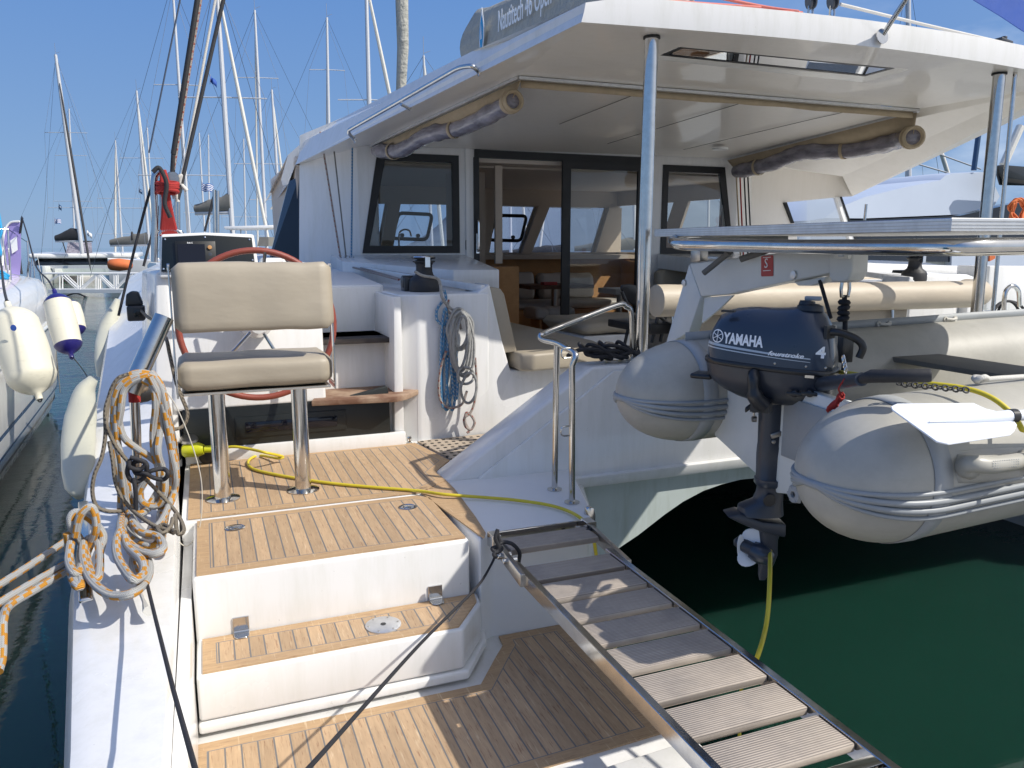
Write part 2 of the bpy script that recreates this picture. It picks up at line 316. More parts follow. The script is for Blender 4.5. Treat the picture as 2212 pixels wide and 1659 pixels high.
    def grid(s, rows, thick=None):
        m, n = len(rows), len(rows[0]); vs = [p for r in rows for p in r]
        return s._add(vs, [[i*n+k, i*n+k+1, (i+1)*n+k+1, (i+1)*n+k] for i in range(m-1) for k in range(n-1)])
    def loft(s, secs, cap=True):
        m, n = len(secs), len(secs[0]); vs = [p for r in secs for p in r]
        fs = [[i*n+k, i*n+(k+1) % n, (i+1)*n+(k+1) % n, (i+1)*n+k] for i in range(m-1) for k in range(n)]
        if cap: fs += [list(range(n-1, -1, -1)), [(m-1)*n+k for k in range(n)]]
        return s._add(vs, fs)
    def build(s, name, mat, parent=None, bevel=0, seg=2, smooth=35, sub=0, solid=0, label=None):
        mats = mat if isinstance(mat, (list, tuple)) else [mat]
        lo = Vector((min(v.x for v in s.v), min(v.y for v in s.v), min(v.z for v in s.v))); hi = Vector((max(v.x for v in s.v), max(v.y for v in s.v), max(v.z for v in s.v)))
        c = (lo+hi)/2
        if parent is None: c.z = lo.z
        me = bpy.data.meshes.new(name); bm = bmesh.new(); bv = [bm.verts.new(v-c) for v in s.v]; uvl = bm.loops.layers.uv.new('UVMap') if s.u else None
        for i, f in enumerate(s.f):
            try: bf = bm.faces.new([bv[a] for a in f])
            except ValueError: continue
            bf.material_index = min(s.mi[i], len(mats)-1)
            if uvl and i in s.u:
                for l, w in zip(bf.loops, s.u[i]): l[uvl].uv = w
        bmesh.ops.recalc_face_normals(bm, faces=bm.faces)
        if bevel:
            bmesh.ops.remove_doubles(bm, verts=bm.verts, dist=1e-5)
            es = [e for e in bm.edges if len(e.link_faces) == 2 and e.calc_face_angle(0) > math.radians(25)]
            if es: bmesh.ops.bevel(bm, geom=es, offset=bevel, segments=seg, profile=.5, affect='EDGES', clamp_overlap=True)
        if sub:
            bmesh.ops.subdivide_edges(bm, edges=bm.edges[:], cuts=sub, use_grid_fill=True)
        if smooth:
            for f in bm.faces: f.smooth = True
            for e in bm.edges:
                if len(e.link_faces) == 2 and e.calc_face_angle(0) > math.radians(smooth): e.smooth = False
        bm.to_mesh(me); bm.free()
        for x in mats: me.materials.append(MT[x])
        o = bpy.data.objects.new(name, me); COL.objects.link(o)
        WP[o] = c.copy()
        if parent is not None: o.parent = parent; o.location = c-WP[parent]
        else: o.location = c
        if solid:
            md = o.modifiers.new('thickness', 'SOLIDIFY'); md.thickness = solid; md.offset = 0
        if label: o['label'] = label
        return o
def tag(o, label, cat, group=None, kind=None):
    if label: o['label'] = label
    if cat: o['category'] = cat
    if group: o['group'] = group
    if kind: o['kind'] = kind
    return o
def thing(name, loc, label, cat, group=None):
    o = bpy.data.objects.new(name, None); COL.objects.link(o); o.location = loc; o.empty_display_size = .1; WP[o] = Vector(loc)
    return tag(o, label, cat, group)
def text(body, size, mat, parent, org, xd, yd, ext=.002, sx=1.0, name='lettering', label=None, shear=0, bend=None, bold=0):
    cu = bpy.data.curves.new(name, 'FONT'); cu.body = body; cu.size = size; cu.extrude = ext; cu.shear = shear; cu.offset = bold; cu.resolution_u = 3
    t = bpy.data.objects.new(name, cu); COL.objects.link(t); bpy.context.view_layer.update()
    me = bpy.data.meshes.new_from_object(t.evaluated_get(bpy.context.evaluated_depsgraph_get())); bpy.data.objects.remove(t); bpy.data.curves.remove(cu)
    xd = Vector(xd).normalized(); yd = Vector(yd).normalized(); nn = xd.cross(yd).normalized(); org = Vector(org)
    for v in me.vertices:
        p = org+xd*(v.co.x*sx)+yd*v.co.y+nn*v.co.z
        if bend: p = bend(p)
        v.co = p-org
    me.name = name; me.materials.clear(); me.materials.append(MT[mat]); o = bpy.data.objects.new(name, me); COL.objects.link(o); WP[o] = org
    o.parent = parent; o.location = org-WP[parent]
    if label: o['label'] = label
    return o
def inset(poly, d):
    n = len(poly); P = [Vector((p[0], p[1])) for p in poly]; A = sum(P[i].x*P[(i+1) % n].y-P[(i+1) % n].x*P[i].y for i in range(n)); sg = 1 if A > 0 else -1; out = []
    for i in range(n):
        a, b, c = P[i-1], P[i], P[(i+1) % n]; e1 = (b-a).normalized(); e2 = (c-b).normalized(); n1 = Vector((-e1.y, e1.x))*sg; n2 = Vector((-e2.y, e2.x))*sg
        m = (n1+n2); m = m/ max(.25, m.length_squared/2); out.append(b+m*d)
    return out
def teakpanel(name, poly, z, parent, margin=.05, th=.008, label=None, plank=True):
    """teak sheet: margin boards round the edge, planks inside"""
    P = [Vector((p[0], p[1])) for p in poly]; I = inset(P, margin); J = inset(P, margin+.004); b = B(); n = len(P)
    f = lambda p, h=0: Vector((p.x, p.y, z+h))
    b.mat(1)
    for i in range(n):
        j = (i+1) % n; b.poly([f(P[i]), f(P[j]), f(I[j]), f(I[i])])
        b.poly([f(P[j]), f(P[i]), f(P[i], -th), f(P[j], -th)])
    b.mat(2)
    for i in range(n): j = (i+1) % n; b.poly([f(I[i]), f(I[j]), f(J[j]), f(J[i])])
    b.mat(0); b.poly([f(p) for p in J])
    return b.build(name, ['teak', 'teakm', 'caulk'], parent, smooth=0, label=label)

# ================================================================== WATER, HILLS
def water():
    x = N('harbour_water'); p = x.pos()
    n = x.noise(x.map(p, (1, 1.9, 1)), 1.35, 5, .62); n2 = x.noise(x.map(p, (1, 1.4, 1)), .22, 3, .5); n3 = x.noise(x.map(p, (1, 2.6, 1)), 5.5, 3, .6)
    sp = x.n('ShaderNodeSeparateXYZ'); x.t.links.new(p, sp.inputs[0])
    near = x.ramp(sp.outputs['Y'], 9, 26)
    h = x.M('ADD', x.M('MULTIPLY', n2, 1.2), x.M('ADD', x.M('MULTIPLY', n, x.M('MULTIPLY_ADD', near, 1.0, .14)), x.M('MULTIPLY', n3, x.M('MULTIPLY', near, .3))))
    x.bump(h, .55, .055)
    x.set(color=x.mix(x.noise(p, .6, 3), (.006, .030, .021), (.010, .042, .029)), rough=.015, ior=1.34, sss=1.0)
    x.b.inputs['Subsurface Radius'].default_value = (.35, 1.0, .8); x.b.inputs['Subsurface Scale'].default_value = 1.4; return x.m
MT['water'] = water()
WZ = -.8
b = B(); b.poly([(-900, -60, WZ), (1400, -60, WZ), (1400, 2600, WZ), (-900, 2600, WZ)])
tag(b.build('water', 'water', smooth=0), 'dark green calm harbour water between the moored boats', None, kind='structure')
def hillmat():
    x = N('hazy_scrub_hillside'); n = x.noise(x.pos(), .008, 7, .7); x.set(color=x.mix(n, (.12, .16, .21), (.20, .24, .28)), rough=.95); return x.m
MT['hill'] = hillmat()
b = B(); rows = []
for j in range(9):
    r = []
    for i in range(70):
        X = 330+i*25; t = j/8; env = min(1, max(0, (i-0)/5))*min(1, max(0, (66-i)/34))
        hgt = (60+95*env*(.75+.5*noise.noise(Vector((i*.09, 3.1, 0))))+16*noise.noise(Vector((i*.35, 1, 0))))*(1-(1-t)**2)*env
        r.append((X+j*24, 1500+j*70-i*9, -2+hgt))
    rows.append(r)
b.grid(rows); tag(b.build('hills', 'hill', smooth=60), 'hazy blue grey scrub covered hills behind the harbour', None, kind='structure')

b = B(); b.box(-60, 60, -14, .85, -1.2, .48); MT['concrete'] = plain('quay_concrete', (.36, .34, .30), .85, var=.2, scale=1.5, bump=.3, bscale=30)
tag(b.build('quay', 'concrete', bevel=.03), 'grey concrete quay the catamaran is moored to', None, kind='structure')
# ================================================================== CATAMARAN
cat = thing('sailing_catamaran', (0.5, 2.3, 0), 'large white catamaran with teak stern steps, helm seat and shaded cockpit filling the middle', 'catamaran')
XC = 7.56
def mpt(p, s): return Vector((XC-p[0], p[1], p[2])) if s else Vector(p)
def hpt(p, s): return mpt(p, s)+Vector((2.5*s, 1.6*s, 0))
# --- hulls with their bulwarks
SEC = [(1.2, -.33, .80, -.17, .86), (2.2, -.43, .85, -.165, .885), (3.2, -.55, .89, -.17, .92), (4.0, -.61, .93, -.18, .97), (4.6, -.65, .99, -.20, 1.10), (5.1, -.675, 1.12, -.22, 1.33), (5.7, -.69, 1.27, -.26, 1.60), (6.3, -.70, 1.45, -.30, 1.80), (7.4, -.75, 1.66, -.34, 1.96), (10, -.78, 1.86, -.3, 2.0), (14.0, -.5, 2.0, .2, 2.1), (15.5, .45, 2.05, .55, 2.12)]
for s in (0, 1):
    b = B(); secs = []
    for (Y, xo, zo, xi, zi) in SEC:
        m = .045; k = (Y-1.2)/14.3
        secs.append([hpt(p, s) for p in [(xi, Y, -1.1), (xi, Y, zi-.03), (xi-.012, Y, zi), (xo+.075, Y, zo+.035), (xo+.02, Y, zo+.012), (xo, Y, zo-.03), (xo+.01, Y, zo*.55), (xo+.06, Y, -.5), (xo+.2, Y, -1.1)]])
    b.loft(secs); b.build('hull', 'gel', cat, smooth=38)
    # added bead standing in for the backstay's thin shadow line on the bulwark
    bd = B(); bd.tube([hpt((SEC[i][1]+.105, SEC[i][0], SEC[i][2]+.036), s) for i in range(4, 10)], .006, 6); bd.build('shadow_line_bead', 'gel', cat, smooth=60)
    # lower hull around the step well and inboard side
    b = B(); b.box(*(sorted((hpt((-.17, 0, 0), s).x, hpt((1.62, 0, 0), s).x))), 1.72, 3.95, -1.1, .372)
    b.box(*(sorted((hpt((-.17, 0, 0), s).x, hpt((1.9, 0, 0), s).x))), 3.9, 12.5, -1.1, .86)
    b.build('hull_side', 'gel', cat, bevel=.03, seg=3)
# --- lower platform
pf = [pz(*p, .39) for p in ((409, 1612), (1020, 1465), (1085, 1388), (1080, 1370), (1205, 1345))]
pf = [(-.15, 2.25), (-.15, 2.865)] + [(.985, 2.865), (1.12, 3.05), (1.19, 3.14), (1.20, 3.225), (1.53, 3.225), (1.53, 2.30), (.86, 2.27)]
teakpanel('platform_teak', pf, .382, cat, .055)
b = B(); b.prism([(-.17, 1.72, .30), (1.62, 1.72, .30), (1.62, 3.26, .30), (-.17, 3.26, .30)], (0, 0, .0745))
b.prism([(-.16, 1.735, .374), (1.58, 1.735, .374), (1.58, 2.21, .374), (.87, 2.17, .374), (-.16, 2.17, .374)], (0, 0, .02))
b.build('platform', 'gelshine', cat, bevel=.01)
# --- steps: lower tread block, flap block
b = B(); b.prism([(-.12, 2.9, .392), (.945, 2.9, .392), (1.10, 3.12, .392), (1.13, 3.22, .392), (-.12, 3.22, .392)], (0, 0, .045))
b.prism([(-.115, 2.908, .442), (.925, 2.908, .442), (1.075, 3.115, .442), (1.09, 3.22, .442), (-.115, 3.22, .442)], (0, 0, .182))
b.build('lower_step', 'gel', cat, bevel=.013, seg=3)
teakpanel('step_teak', [(-.093, 2.925), (-.093, 3.197), (1.07, 3.197), (1.055, 3.12), (.91, 2.925)], .632, cat, .05)
b = B(); b.box(-.115, 1.055, 3.205, 3.905, .45, .892); b.build('locker_step', 'gel', cat, bevel=.016, seg=3)
teakpanel('flap_teak', [(-.098, 3.222), (-.098, 3.893), (.985, 3.893), (1.04, 3.83), (1.04, 3.222)], .90, cat, .052)
b = B(); b.box(-.164, -.123, 2.0, 3.93, .385, .80)
b.build('step_ledge', 'gel', cat, bevel=.004)
for px0, py0 in ((508, 1141), (881, 1096)):
    c = pz(px0, py0, .9); b = B(); b.lathe([(.001, .0), (.046, 0), (.046, .004), (.040, .006), (.034, .003), (.022, .003), (.018, .005), (.001, .005)], c, n=28); b.box(c.x-.018, c.x+.03, c.y-.006, c.y+.006, c.z+.003, c.z+.009)
    b.build('flush_latch', 'steel', cat)
c = pz(828, 1351, .632); b = B(); b.lathe([(.001, 0), (.075, 0), (.075, .004), (.070, .006), (.001, .006)], c+V(0, 0, .0005), n=40); dp = b.build('deck_plate', 'alu', cat)
b = B(); b.lathe([(.001, 0), (.012, 0), (.012, .0015), (.001, .0015)], c+V(0, 0, .0066), n=8); b.build('key_socket', 'black', dp)
for k in range(6):
    b = B(); a = k*math.pi/3; b.lathe([(.001, 0), (.005, 0), (.005, .0012), (.001, .0012)], c+V(.062*math.cos(a), .062*math.sin(a), .0066), n=8); b.build('screw', 'steelr', dp)
for px0, py0 in ((521, 1368), (940, 1300)):
    c = py_(px0, py0-10, 3.204); b = B(); b.box(c.x-.032, c.x+.032, 3.197, 3.2035, .642, .70); b.cyl((c.x-.03, 3.192, .640), (c.x+.03, 3.192, .640), .006)
    b.prism([(c.x-.032, 3.19, .634), (c.x+.032, 3.19, .634), (c.x+.028, 3.15, .634), (c.x+.018, 3.14, .634), (c.x-.018, 3.14, .634), (c.x-.028, 3.15, .634)], (0, 0, .004)); b.build('hinge', 'steel', cat, bevel=.0015, seg=1)
# --- upper deck
b = B(); b.box(-.17, 1.55, 3.91, 5.75, .80, .889)
b.build('deck', 'gel', cat, bevel=.006)
st = [pz(*p, .9) for p in ((934.6, 1015), (981.9, 1055.5), (1026.6, 1115), (1049, 1150), (1046, 1160), (1034, 1154), (946, 1071))]
dk = [(-.14, 3.955), (-.14, 5.0), (1.262, 5.0), (1.352, 4.5), (st[0].x+.02, st[0].y+.03), (st[0].x, st[0].y)] + [(p.x, p.y) for p in st[1:6]] + [(1.045, 3.90), (1.02, 3.955)]
dk = [(-.14, 3.95), (-.14, 5.0), (1.262, 5.0), (1.352, 4.5), (1.20, 4.28), (1.21, 4.1), (1.02, 3.945)]
teakpanel('deck_teak', dk, .90, cat, .055)
b = B(); b.prism([(p.x, p.y, .8925) for p in ([V(1.02, 3.93, 0), V(1.21, 4.09, 0)]+st[1:6])], (0, 0, .0075)); b.build('teak_edge_strip', 'teakm', cat)
gp = [pz(*p, .9) for p in ((903, 954), (1040, 936), (975, 994))]
b = B(); b.prism([(1.285, 5.02, .893), (1.372, 4.5, .893), (1.23, 4.31, .893), (2.0, 4.31, .893), (2.0, 5.07, .893)], (0, 0, .011)); b.build('teak_grate', 'grate', cat)
# --- block at the passerelle, transom beam and wall
tp = [(1.065, 3.93), (1.10, 3.20), (1.17, 3.245), (1.665, 3.215), (1.76, 3.37), (2.02, 4.2), (1.18, 4.3)]
b = B(); b.prism([(x, y, .36) for x, y in tp], (0, 0, .532)); b.build('stern_quarter', 'nonskid', cat, bevel=.018, seg=3)
b = B(); b.prism([(1.58, 3.27, -1.1), (1.70, 3.25, -1.1), (1.80, 3.38, -1.1), (2.06, 4.06, -1.1), (1.58, 4.06, -1.1)], (0, 0, 1.9)); b.build('quarter_trim', 'gel', cat, bevel=.03, seg=3)
b = B(); b.prism([(1.19, 4.09, .88), (2.12, 4.09, 1.497), (5.4, 4.09, 1.497), (6.35, 4.09, .88)], (0, .23, 0)); b.build('transom_beam', 'gel', cat, bevel=.02, seg=3)
b = B(); b.prism([(1.38, 4.066, .885), (2.26, 4.066, 1.47), (5.26, 4.066, 1.47), (6.2, 4.066, .885), (6.2, 4.066, .83), (1.38, 4.066, .83)], (0, .03, 0)); b.build('transom_panel', 'gelshine', cat, bevel=.008)
b = B(); b.prism([(1.75, 4.02, .845), (6.2, 4.02, .845), (6.2, 4.045, .77), (1.75, 4.045, .77)], (0, .25, 0)); b.build('transom_ledge', 'gel', cat, bevel=.01)
arch = [py_(*p, 4.12) for p in ((1660, 1030), (1600, 1036), (1560, 1046), (1520, 1060), (1475, 1084), (1435, 1112), (1380, 1155), (1325, 1192), (1262, 1250))]
pts = [V(6.2, 4.12, .80), V(1.7, 4.12, .80), V(1.7, 4.12, arch[-1].z)] + arch[::-1] + [V(XC-a.x, 4.12, a.z) for a in arch]+[V(6.2, 4.12, .1)]
b = B(); n0 = len(arch)
rows = [[V(a.x, y, a.z) for a in arch] for y in (4.12, 13)]
full = arch[::-1]
b.prism([V(1.68, 4.12, .80), V(1.68, 4.12, full[0].z)]+full+[V(9.4, 4.12, full[-1].z), V(9.4, 4.12, .80)], (0, 9, 0)); b.build('bridgedeck', 'shadedgel', cat, smooth=30)
b = B(); b.box(1.7, 9.3, 12.9, 13.0, -1.0, .8); b.build('bridgedeck_front', 'shadedgel', cat)

# --- coaming blocks (port and starboard), side decks, stair recess, console
def coaming(s):
    m = lambda *p: mpt(p, s)
    b = B()
    b.prism([m(1.296, 5.06, .88), m(1.30, 5.06, 1.88), m(1.74, 5.1, 1.88), m(1.84, 5.1, 1.95), m(1.93, 5.1, 1.56), m(1.995, 5.1, 1.335), m(2.95, 5.1, 1.335), m(2.95, 5.1, .88)], (0, .3, 0))
    b.build('coaming_end', 'gel', cat, bevel=.014, seg=3)
    b = B(); b.prism([m(1.20, 5.12, 1.888), m(1.32, 5.055, 1.888), m(1.83, 5.09, 1.888), m(1.95, 5.4, 1.888), m(2.0, 8.0, 1.888), m(1.2, 8.0, 1.888)], (0, 0, -1.2)); b.build('coaming', 'gel', cat, bevel=.014, seg=3)
    b = B(); b.prism([m(1.95, 6.3, 1.84), m(1.2, 7.3, 1.9), m(1.2, 7.98, 1.95), m(2.6, 7.98, 1.95), m(2.36, 6.3, 1.84)], (0, 0, .17)); b.build('coaming_ledge', 'gel', cat, bevel=.01)
    b = B(); b.beam(m(1.80, 5.12, 1.915), m(1.24, 7.6, 2.02), .035, .05); b.build('coaming_rail', 'gelshine', cat, bevel=.008)
    b = B(); b.prism([m(.45, 5.65, 1.932), m(1.22, 5.65, 1.932), m(1.32, 8.1, 2.0), m(.95, 8.4, 2.005), m(-.3, 8.4, 2.005), m(-.3, 6.6, 1.90), m(-.05, 5.95, 1.88)], (0, 0, -.35))
    b.prism([m(1.0, 8.2, 2.0), m(1.0, 13.5, 2.08), m(-.35, 12.5, 2.0), m(-.35, 8.2, 1.995)], (0, 0, -.35)); b.build('side_deck', 'nonskid', cat, bevel=.02, seg=3)
    b = B(); b.prism([m(1.13, 5.03, .88), m(1.2, 5.03, .88), m(1.2, 5.03, 1.88), m(1.15, 5.03, 1.88)], (0, .7, 0)); b.build('stair_side', 'gel', cat, bevel=.01)
    b = B(); b.box(min(m(.6, 0, 0).x, m(1.2, 0, 0).x), max(m(.6, 0, 0).x, m(1.2, 0, 0).x), 5.10, 5.75, .88, 1.245)
    b.box(min(m(.6, 0, 0).x, m(1.2, 0, 0).x), max(m(.6, 0, 0).x, m(1.2, 0, 0).x), 5.31, 5.75, .88, 1.60)
    b.box(min(m(.45, 0, 0).x, m(1.2, 0, 0).x), max(m(.45, 0, 0).x, m(1.2, 0, 0).x), 5.64, 5.9, .88, 1.918); b.build('stairs', 'gel', cat, bevel=.012)
    b = B(); b.prism([m(.587, 4.93, 1.25), m(1.12, 4.865, 1.25), m(1.20, 4.92, 1.25), m(1.325, 5.08, 1.25), m(1.20, 5.11, 1.25), m(1.2, 5.31, 1.25), m(.70, 5.31, 1.25)], (0, 0, -.036)); b.build('lower_tread', 'stepwood', cat, bevel=.006)
    b = B(); b.prism([m(.70, 5.19, 1.60), m(1.222, 5.16, 1.60), m(1.222, 5.2, 1.60), m(1.14, 5.645, 1.60), m(.7, 5.645, 1.60)], (0, 0, -.035)); b.build('upper_tread', 'stepdark', cat, bevel=.005)
    if s: return
    # console body
    b = B(); secs = []
    b.prism([m(-.21, 5.0, 1.225), m(-.20, 5.12, 1.98), m(-.2, 5.16, 2.05), m(-.2, 5.9, 2.05), m(-.21, 5.9, 1.225)], ((-.90 if s else .90), 0, 0)); b.build('console', 'gel', cat, bevel=.02, seg=3)
    b = B(); b.prism([m(-.3, 5.02, .88), m(-.30, 5.10, 1.4), m(-.42, 5.15, 1.5), m(-.50, 5.5, 1.85), m(-.42, 5.6, 2.07), m(-.19, 5.25, 2.07), m(-.19, 5.02, .88)], (0, .0, 0)) if 0 else None
    b.loft([[m(x, 5.0+.1*(z-.9)/1.2, z) for x, z in ((-.185, .88), (-.30, .88), (-.30, 1.45), (-.27, 1.85), (-.255, 2.05), (-.185, 2.07))],
            [m(x, 5.95, z) for x, z in ((-.185, .88), (-.40, .88), (-.42, 1.45), (-.40, 1.85), (-.38, 2.04), (-.185, 2.07))]]); b.build('console_side', 'gel', cat, bevel=.015, seg=3)
    return
coaming(0); coaming(1)
# black locker under the console
b = B(); b.box(-.165, 1.092, 5.0, 5.03, 1.0, 1.232); b.prism([(-.13, 4.998, .985), (1.1, 4.998, .985), (1.095, 4.998, 1.24), (1.085, 4.998, 1.30), (.72, 4.998, 1.225), (-.13, 4.998, 1.215)], (0, .035, 0))
lk = b.build('locker_front', 'lockerblack', cat, bevel=.006)
b = B(); fr = [(py_(*q('6', x, y), 4.997)) for x, y in ((640, 1540), (1610, 1475), (1615, 1640), (650, 1720))]
z0, z1 = 1.035, 1.165; b.box(.13, .81, 4.988, 4.997, z0, z1); lf = b.build('locker_hatch', 'lockerblack', lk, bevel=.004)
b = B(); b.box(.19, .75, 4.981, 4.989, z0+.03, z1-.035); b.build('hatch_window', 'screen', lf, bevel=.002)
b = B(); b.box(-.165, 1.2, 4.985, 5.02, .885, .985); b.build('kick_board', 'gel', cat, bevel=.01)
b = B(); c = py_(883, 951, 5.05); b.box(c.x-.014, c.x+.014, 5.03, 5.045, c.z-.03, c.z+.03); b.tube([c+V(-.008, -.02, .01), c+V(-.012, -.03, -.01), c+V(0, -.033, -.022), c+V(.012, -.03, -.01), c+V(.008, -.02, .01)], .003, 6); b.build('latch', 'steel', cat, bevel=.003)
# pod with instrument panel
pp = [py_(*p, 5.05) for p in ((350, 584), (546, 586), (541, 509), (357, 511))]
b = B(); b.prism([V(-.235, 5.055, 2.02), V(.33, 5.055, 2.02), V(.31, 5.11, 2.275), V(.03, 5.115, 2.285), V(-.21, 5.11, 2.272)], (0, .28, 0)); pod = b.build('instrument_pod', 'gel', cat, bevel=.012, seg=3)
b = B(); pn = [V(-.222, 5.045, 2.055), V(.305, 5.045, 2.055), V(.297, 5.10, 2.255), V(.03, 5.103, 2.268), V(-.205, 5.10, 2.255)]; b.prism(pn, (0, .012, .003)); ip = b.build('instrument_panel', 'gblack', cat, bevel=.003)
b = B(); b.prism([V(-.14, 5.047, 2.085), V(.085, 5.047, 2.085), V(.085, 5.086, 2.232), V(-.14, 5.086, 2.232)], (0, -.008, .002)); dsp = b.build('display', 'frameblack', ip, bevel=.003)
b = B(); b.prism([V(-.125, 5.041, 2.095), V(.025, 5.041, 2.095), V(.025, 5.075, 2.215), V(-.125, 5.075, 2.215)], (0, -.004, .001)); b.build('screen', 'screen', ip)
text('B&G', .013, 'whitetext', ip, (-.072, 5.071, 2.219), (1, 0, 0), (0, .27, 1), .0008, 1.3)
b = B(); c = V(.053, 5.07, 2.195); b.lathe([(.0, -.002), (.013, -.002), (.012, .012), (.0, .013)], c, (0, -1, .27), 16); b.build('rotary_knob', 'brownwood', ip)
b = B(); c = V(.053, 5.062, 2.155); b.lathe([(.0, -.002), (.012, -.002), (.011, .005), (.0, .006)], c, (0, -1, .27), 16); b.build('button', 'engine', ip)
for x, z in ((-.208, 2.072), (-.19, 2.243), (.03, 2.256), (.282, 2.243), (.292, 2.12), (.285, 2.07)):
    y = 5.045+.055*(z-2.055)/.2; b = B(); b.lathe([(.0, 0), (.0065, 0), (.005, .004), (0, .005)], (x, y-.001, z), (0, -1, .27), 12); b.build('screw', 'chrome', ip)
# binnacle behind the wheel
b = B(); b.prism([V(.34, 5.1, 2.04), V(.70, 5.1, 2.04), V(.69, 5.12, 2.09), V(.60, 5.14, 2.105), V(.50, 5.14, 2.10), V(.485, 5.14, 2.13), V(.36, 5.14, 2.13), V(.345, 5.12, 2.09)], (0, .3, 0)); b.build('compass_mount', 'gel', cat, bevel=.015, seg=3)
# steering wheel
wc = V(.285, 4.73, 1.757); wr = .428
w = B(); ring = [wc+V(math.cos(a)*wr, math.sin(a)*.03, math.sin(a)*(wr-.005)) for a in [2*math.pi*k/72 for k in range(72)]]
w.tube(ring, .0185, 12, closed=True); wo = w.build('steering_wheel', 'leather', cat, smooth=60)
for k, a in enumerate((-18, 54, 126, 198, 270)):
    a = math.radians(a+28); e = wc+V(math.cos(a)*(wr-.01), 0, math.sin(a)*(wr-.01)); b = B(); b.tube([wc+V(0, .05, 0), wc+(e-wc)*.3+V(0, .03, 0), e], .010, 10); b.build('wheel_spoke', 'steel', wo)
b = B(); b.lathe([(.0, -.03), (.05, -.025), (.065, .03), (.09, .12), (.11, .30), (.0, .30)], wc, (0, 1, 0)); b.build('wheel_hub', 'gelshine', wo)
# helm seat
hs = B()
for x in (.028, .437):
    hs.cyl((x, 4.2, .905), (x, 4.2, 1.5), .0415, n=28); hs.lathe([(.0415, 0), (.085, 0), (.085, .006), (.06, .011), (.0415, .012)], (x, 4.2, .9005), n=32, cap=False)
so_ = hs.build('seat_post', 'steel', cat, smooth=45)
def pillow(x0, x1, y0, y1, z0, z1, r, puff=.012, lean=0, nx=22, nz=10, seed=0):
    """padded rectangular cushion, rounded edges and gentle creases"""
    bm = B(); secs = []
    for i in range(nx+1):
        t = i/nx; e = min(t, 1-t)*(x1-x0); k = 1-max(0, 1-e/r)**2*.5 if e < r else 1; ins = r*(1-math.sqrt(max(0, 1-max(0, 1-e/r)**2))) if e < r else 0
        sec = []; m = 40
        cy, cz = (y0+y1)/2, (z0+z1)/2; hy, hz = (y1-y0)/2-ins*.8, (z1-z0)/2-ins*.8; p = 4.2 if min(hy, hz) > .03 else 3.2
        for j in range(m):
            a = 2*math.pi*j/m; ca, sa = math.cos(a), math.sin(a)
            d = (abs(ca)**p+abs(sa)**p)**(-1/p); Y = cy+hy*ca*d; Z = cz+hz*sa*d
            nz_ = noise.noise(Vector(((x0+t*(x1-x0))*5+seed, Y*9, Z*6)))*puff
            Y += lean*(Z-z0)+nz_*(1 if ca > 0 else -1); Z += noise.noise(Vector((t*5+seed*3, Y*3, 4.4)))*puff*.8
            sec.append((x0+t*(x1-x0), Y, Z))
        secs.append(sec)
    return bm.loft(secs)
pillow(-.135, .600, 3.93, 4.03, 1.80, 2.128, .035, .010, .12, seed=2).build('backrest', 'vinyl', cat, smooth=70)
pillow(-.140, .590, 4.0, 4.43, 1.50, 1.662, .03, .006, 0, seed=5).build('seat_cushion', 'vinyl', cat, smooth=70)
b = B(); b.box(-.13, .58, 4.02, 4.42, 1.488, 1.502)
for x in (-.146, .600):
    b.beam((x, 4.01, 1.50), (x, 4.035, 2.11), .008, .035, (0, 1, 0)); b.beam((x, 4.0, 1.497), (x, 4.2, 1.497), .008, .03)
    b.cyl((x-.006, 4.04, 2.105), (x+.006, 4.04, 2.105), .018)
b.build('seat_frame', 'steel', cat, bevel=.002, seg=1)

# --- cabin: bulkhead with window openings, sliding door, angled aft corners
YB = 8.0
def wall_with_holes(poly_x0, poly_x1, z0, z1, holes, y, th, name, mat, parent, topz=None):
    """upright wall in x/z with rectangular openings (x0,x1,z0,z1)"""
    b = B(); xs = sorted(set([poly_x0, poly_x1]+[h[0] for h in holes]+[h[1] for h in holes]))
    for a, c in zip(xs[:-1], xs[1:]):
        mid = (a+c)/2; hs_ = sorted([h for h in holes if h[0] < mid < h[1]], key=lambda h: h[2]); z = z0
        for h in hs_:
            if h[2] > z: b.box(a, c, y, y+th, z, h[2])
            z = h[3]
        if z < z1: b.box(a, c, y, y+th, z, z1)
    return b.build(name, mat, parent, smooth=0)
LW = (1.70, 2.55, 2.135, 3.13); RW = (XC-2.55, XC-1.70, 2.115, 3.13); DR = (2.72, 4.80, .9, 3.17)
wall_with_holes(1.50, XC-1.50, .85, 3.45, [LW, RW, DR], YB, .06, 'bulkhead', 'gel', cat)
for W, s in ((LW, 0), (RW, 1)):
    x0, x1, z0, z1 = W; sl_ = -.18 if s == 0 else .18
    outer = [(x0+(sl_ if s == 0 else 0), z0), (x1+(sl_ if s else 0), z0), (x1, z1), (x0, z1)]
    t = .075; b = B(); y = YB-.012
    inner = [(outer[0][0]+t, z0+t), (outer[1][0]-t, z0+t), (x1-t, z1-t), (x0+t, z1-t)]
    for i in range(4):
        j = (i+1) % 4; b.prism([(outer[i][0], y, outer[i][1]), (outer[j][0], y, outer[j][1]), (inner[j][0], y, inner[j][1]), (inner[i][0], y, inner[i][1])], (0, .03, 0))
    fo = b.build('window_frame', 'frameblack', cat, smooth=0)
    b = B(); b.prism([(p[0], y+.012, p[1]) for p in inner], (0, .006, 0)); b.build('window_pane', 'glass', fo)
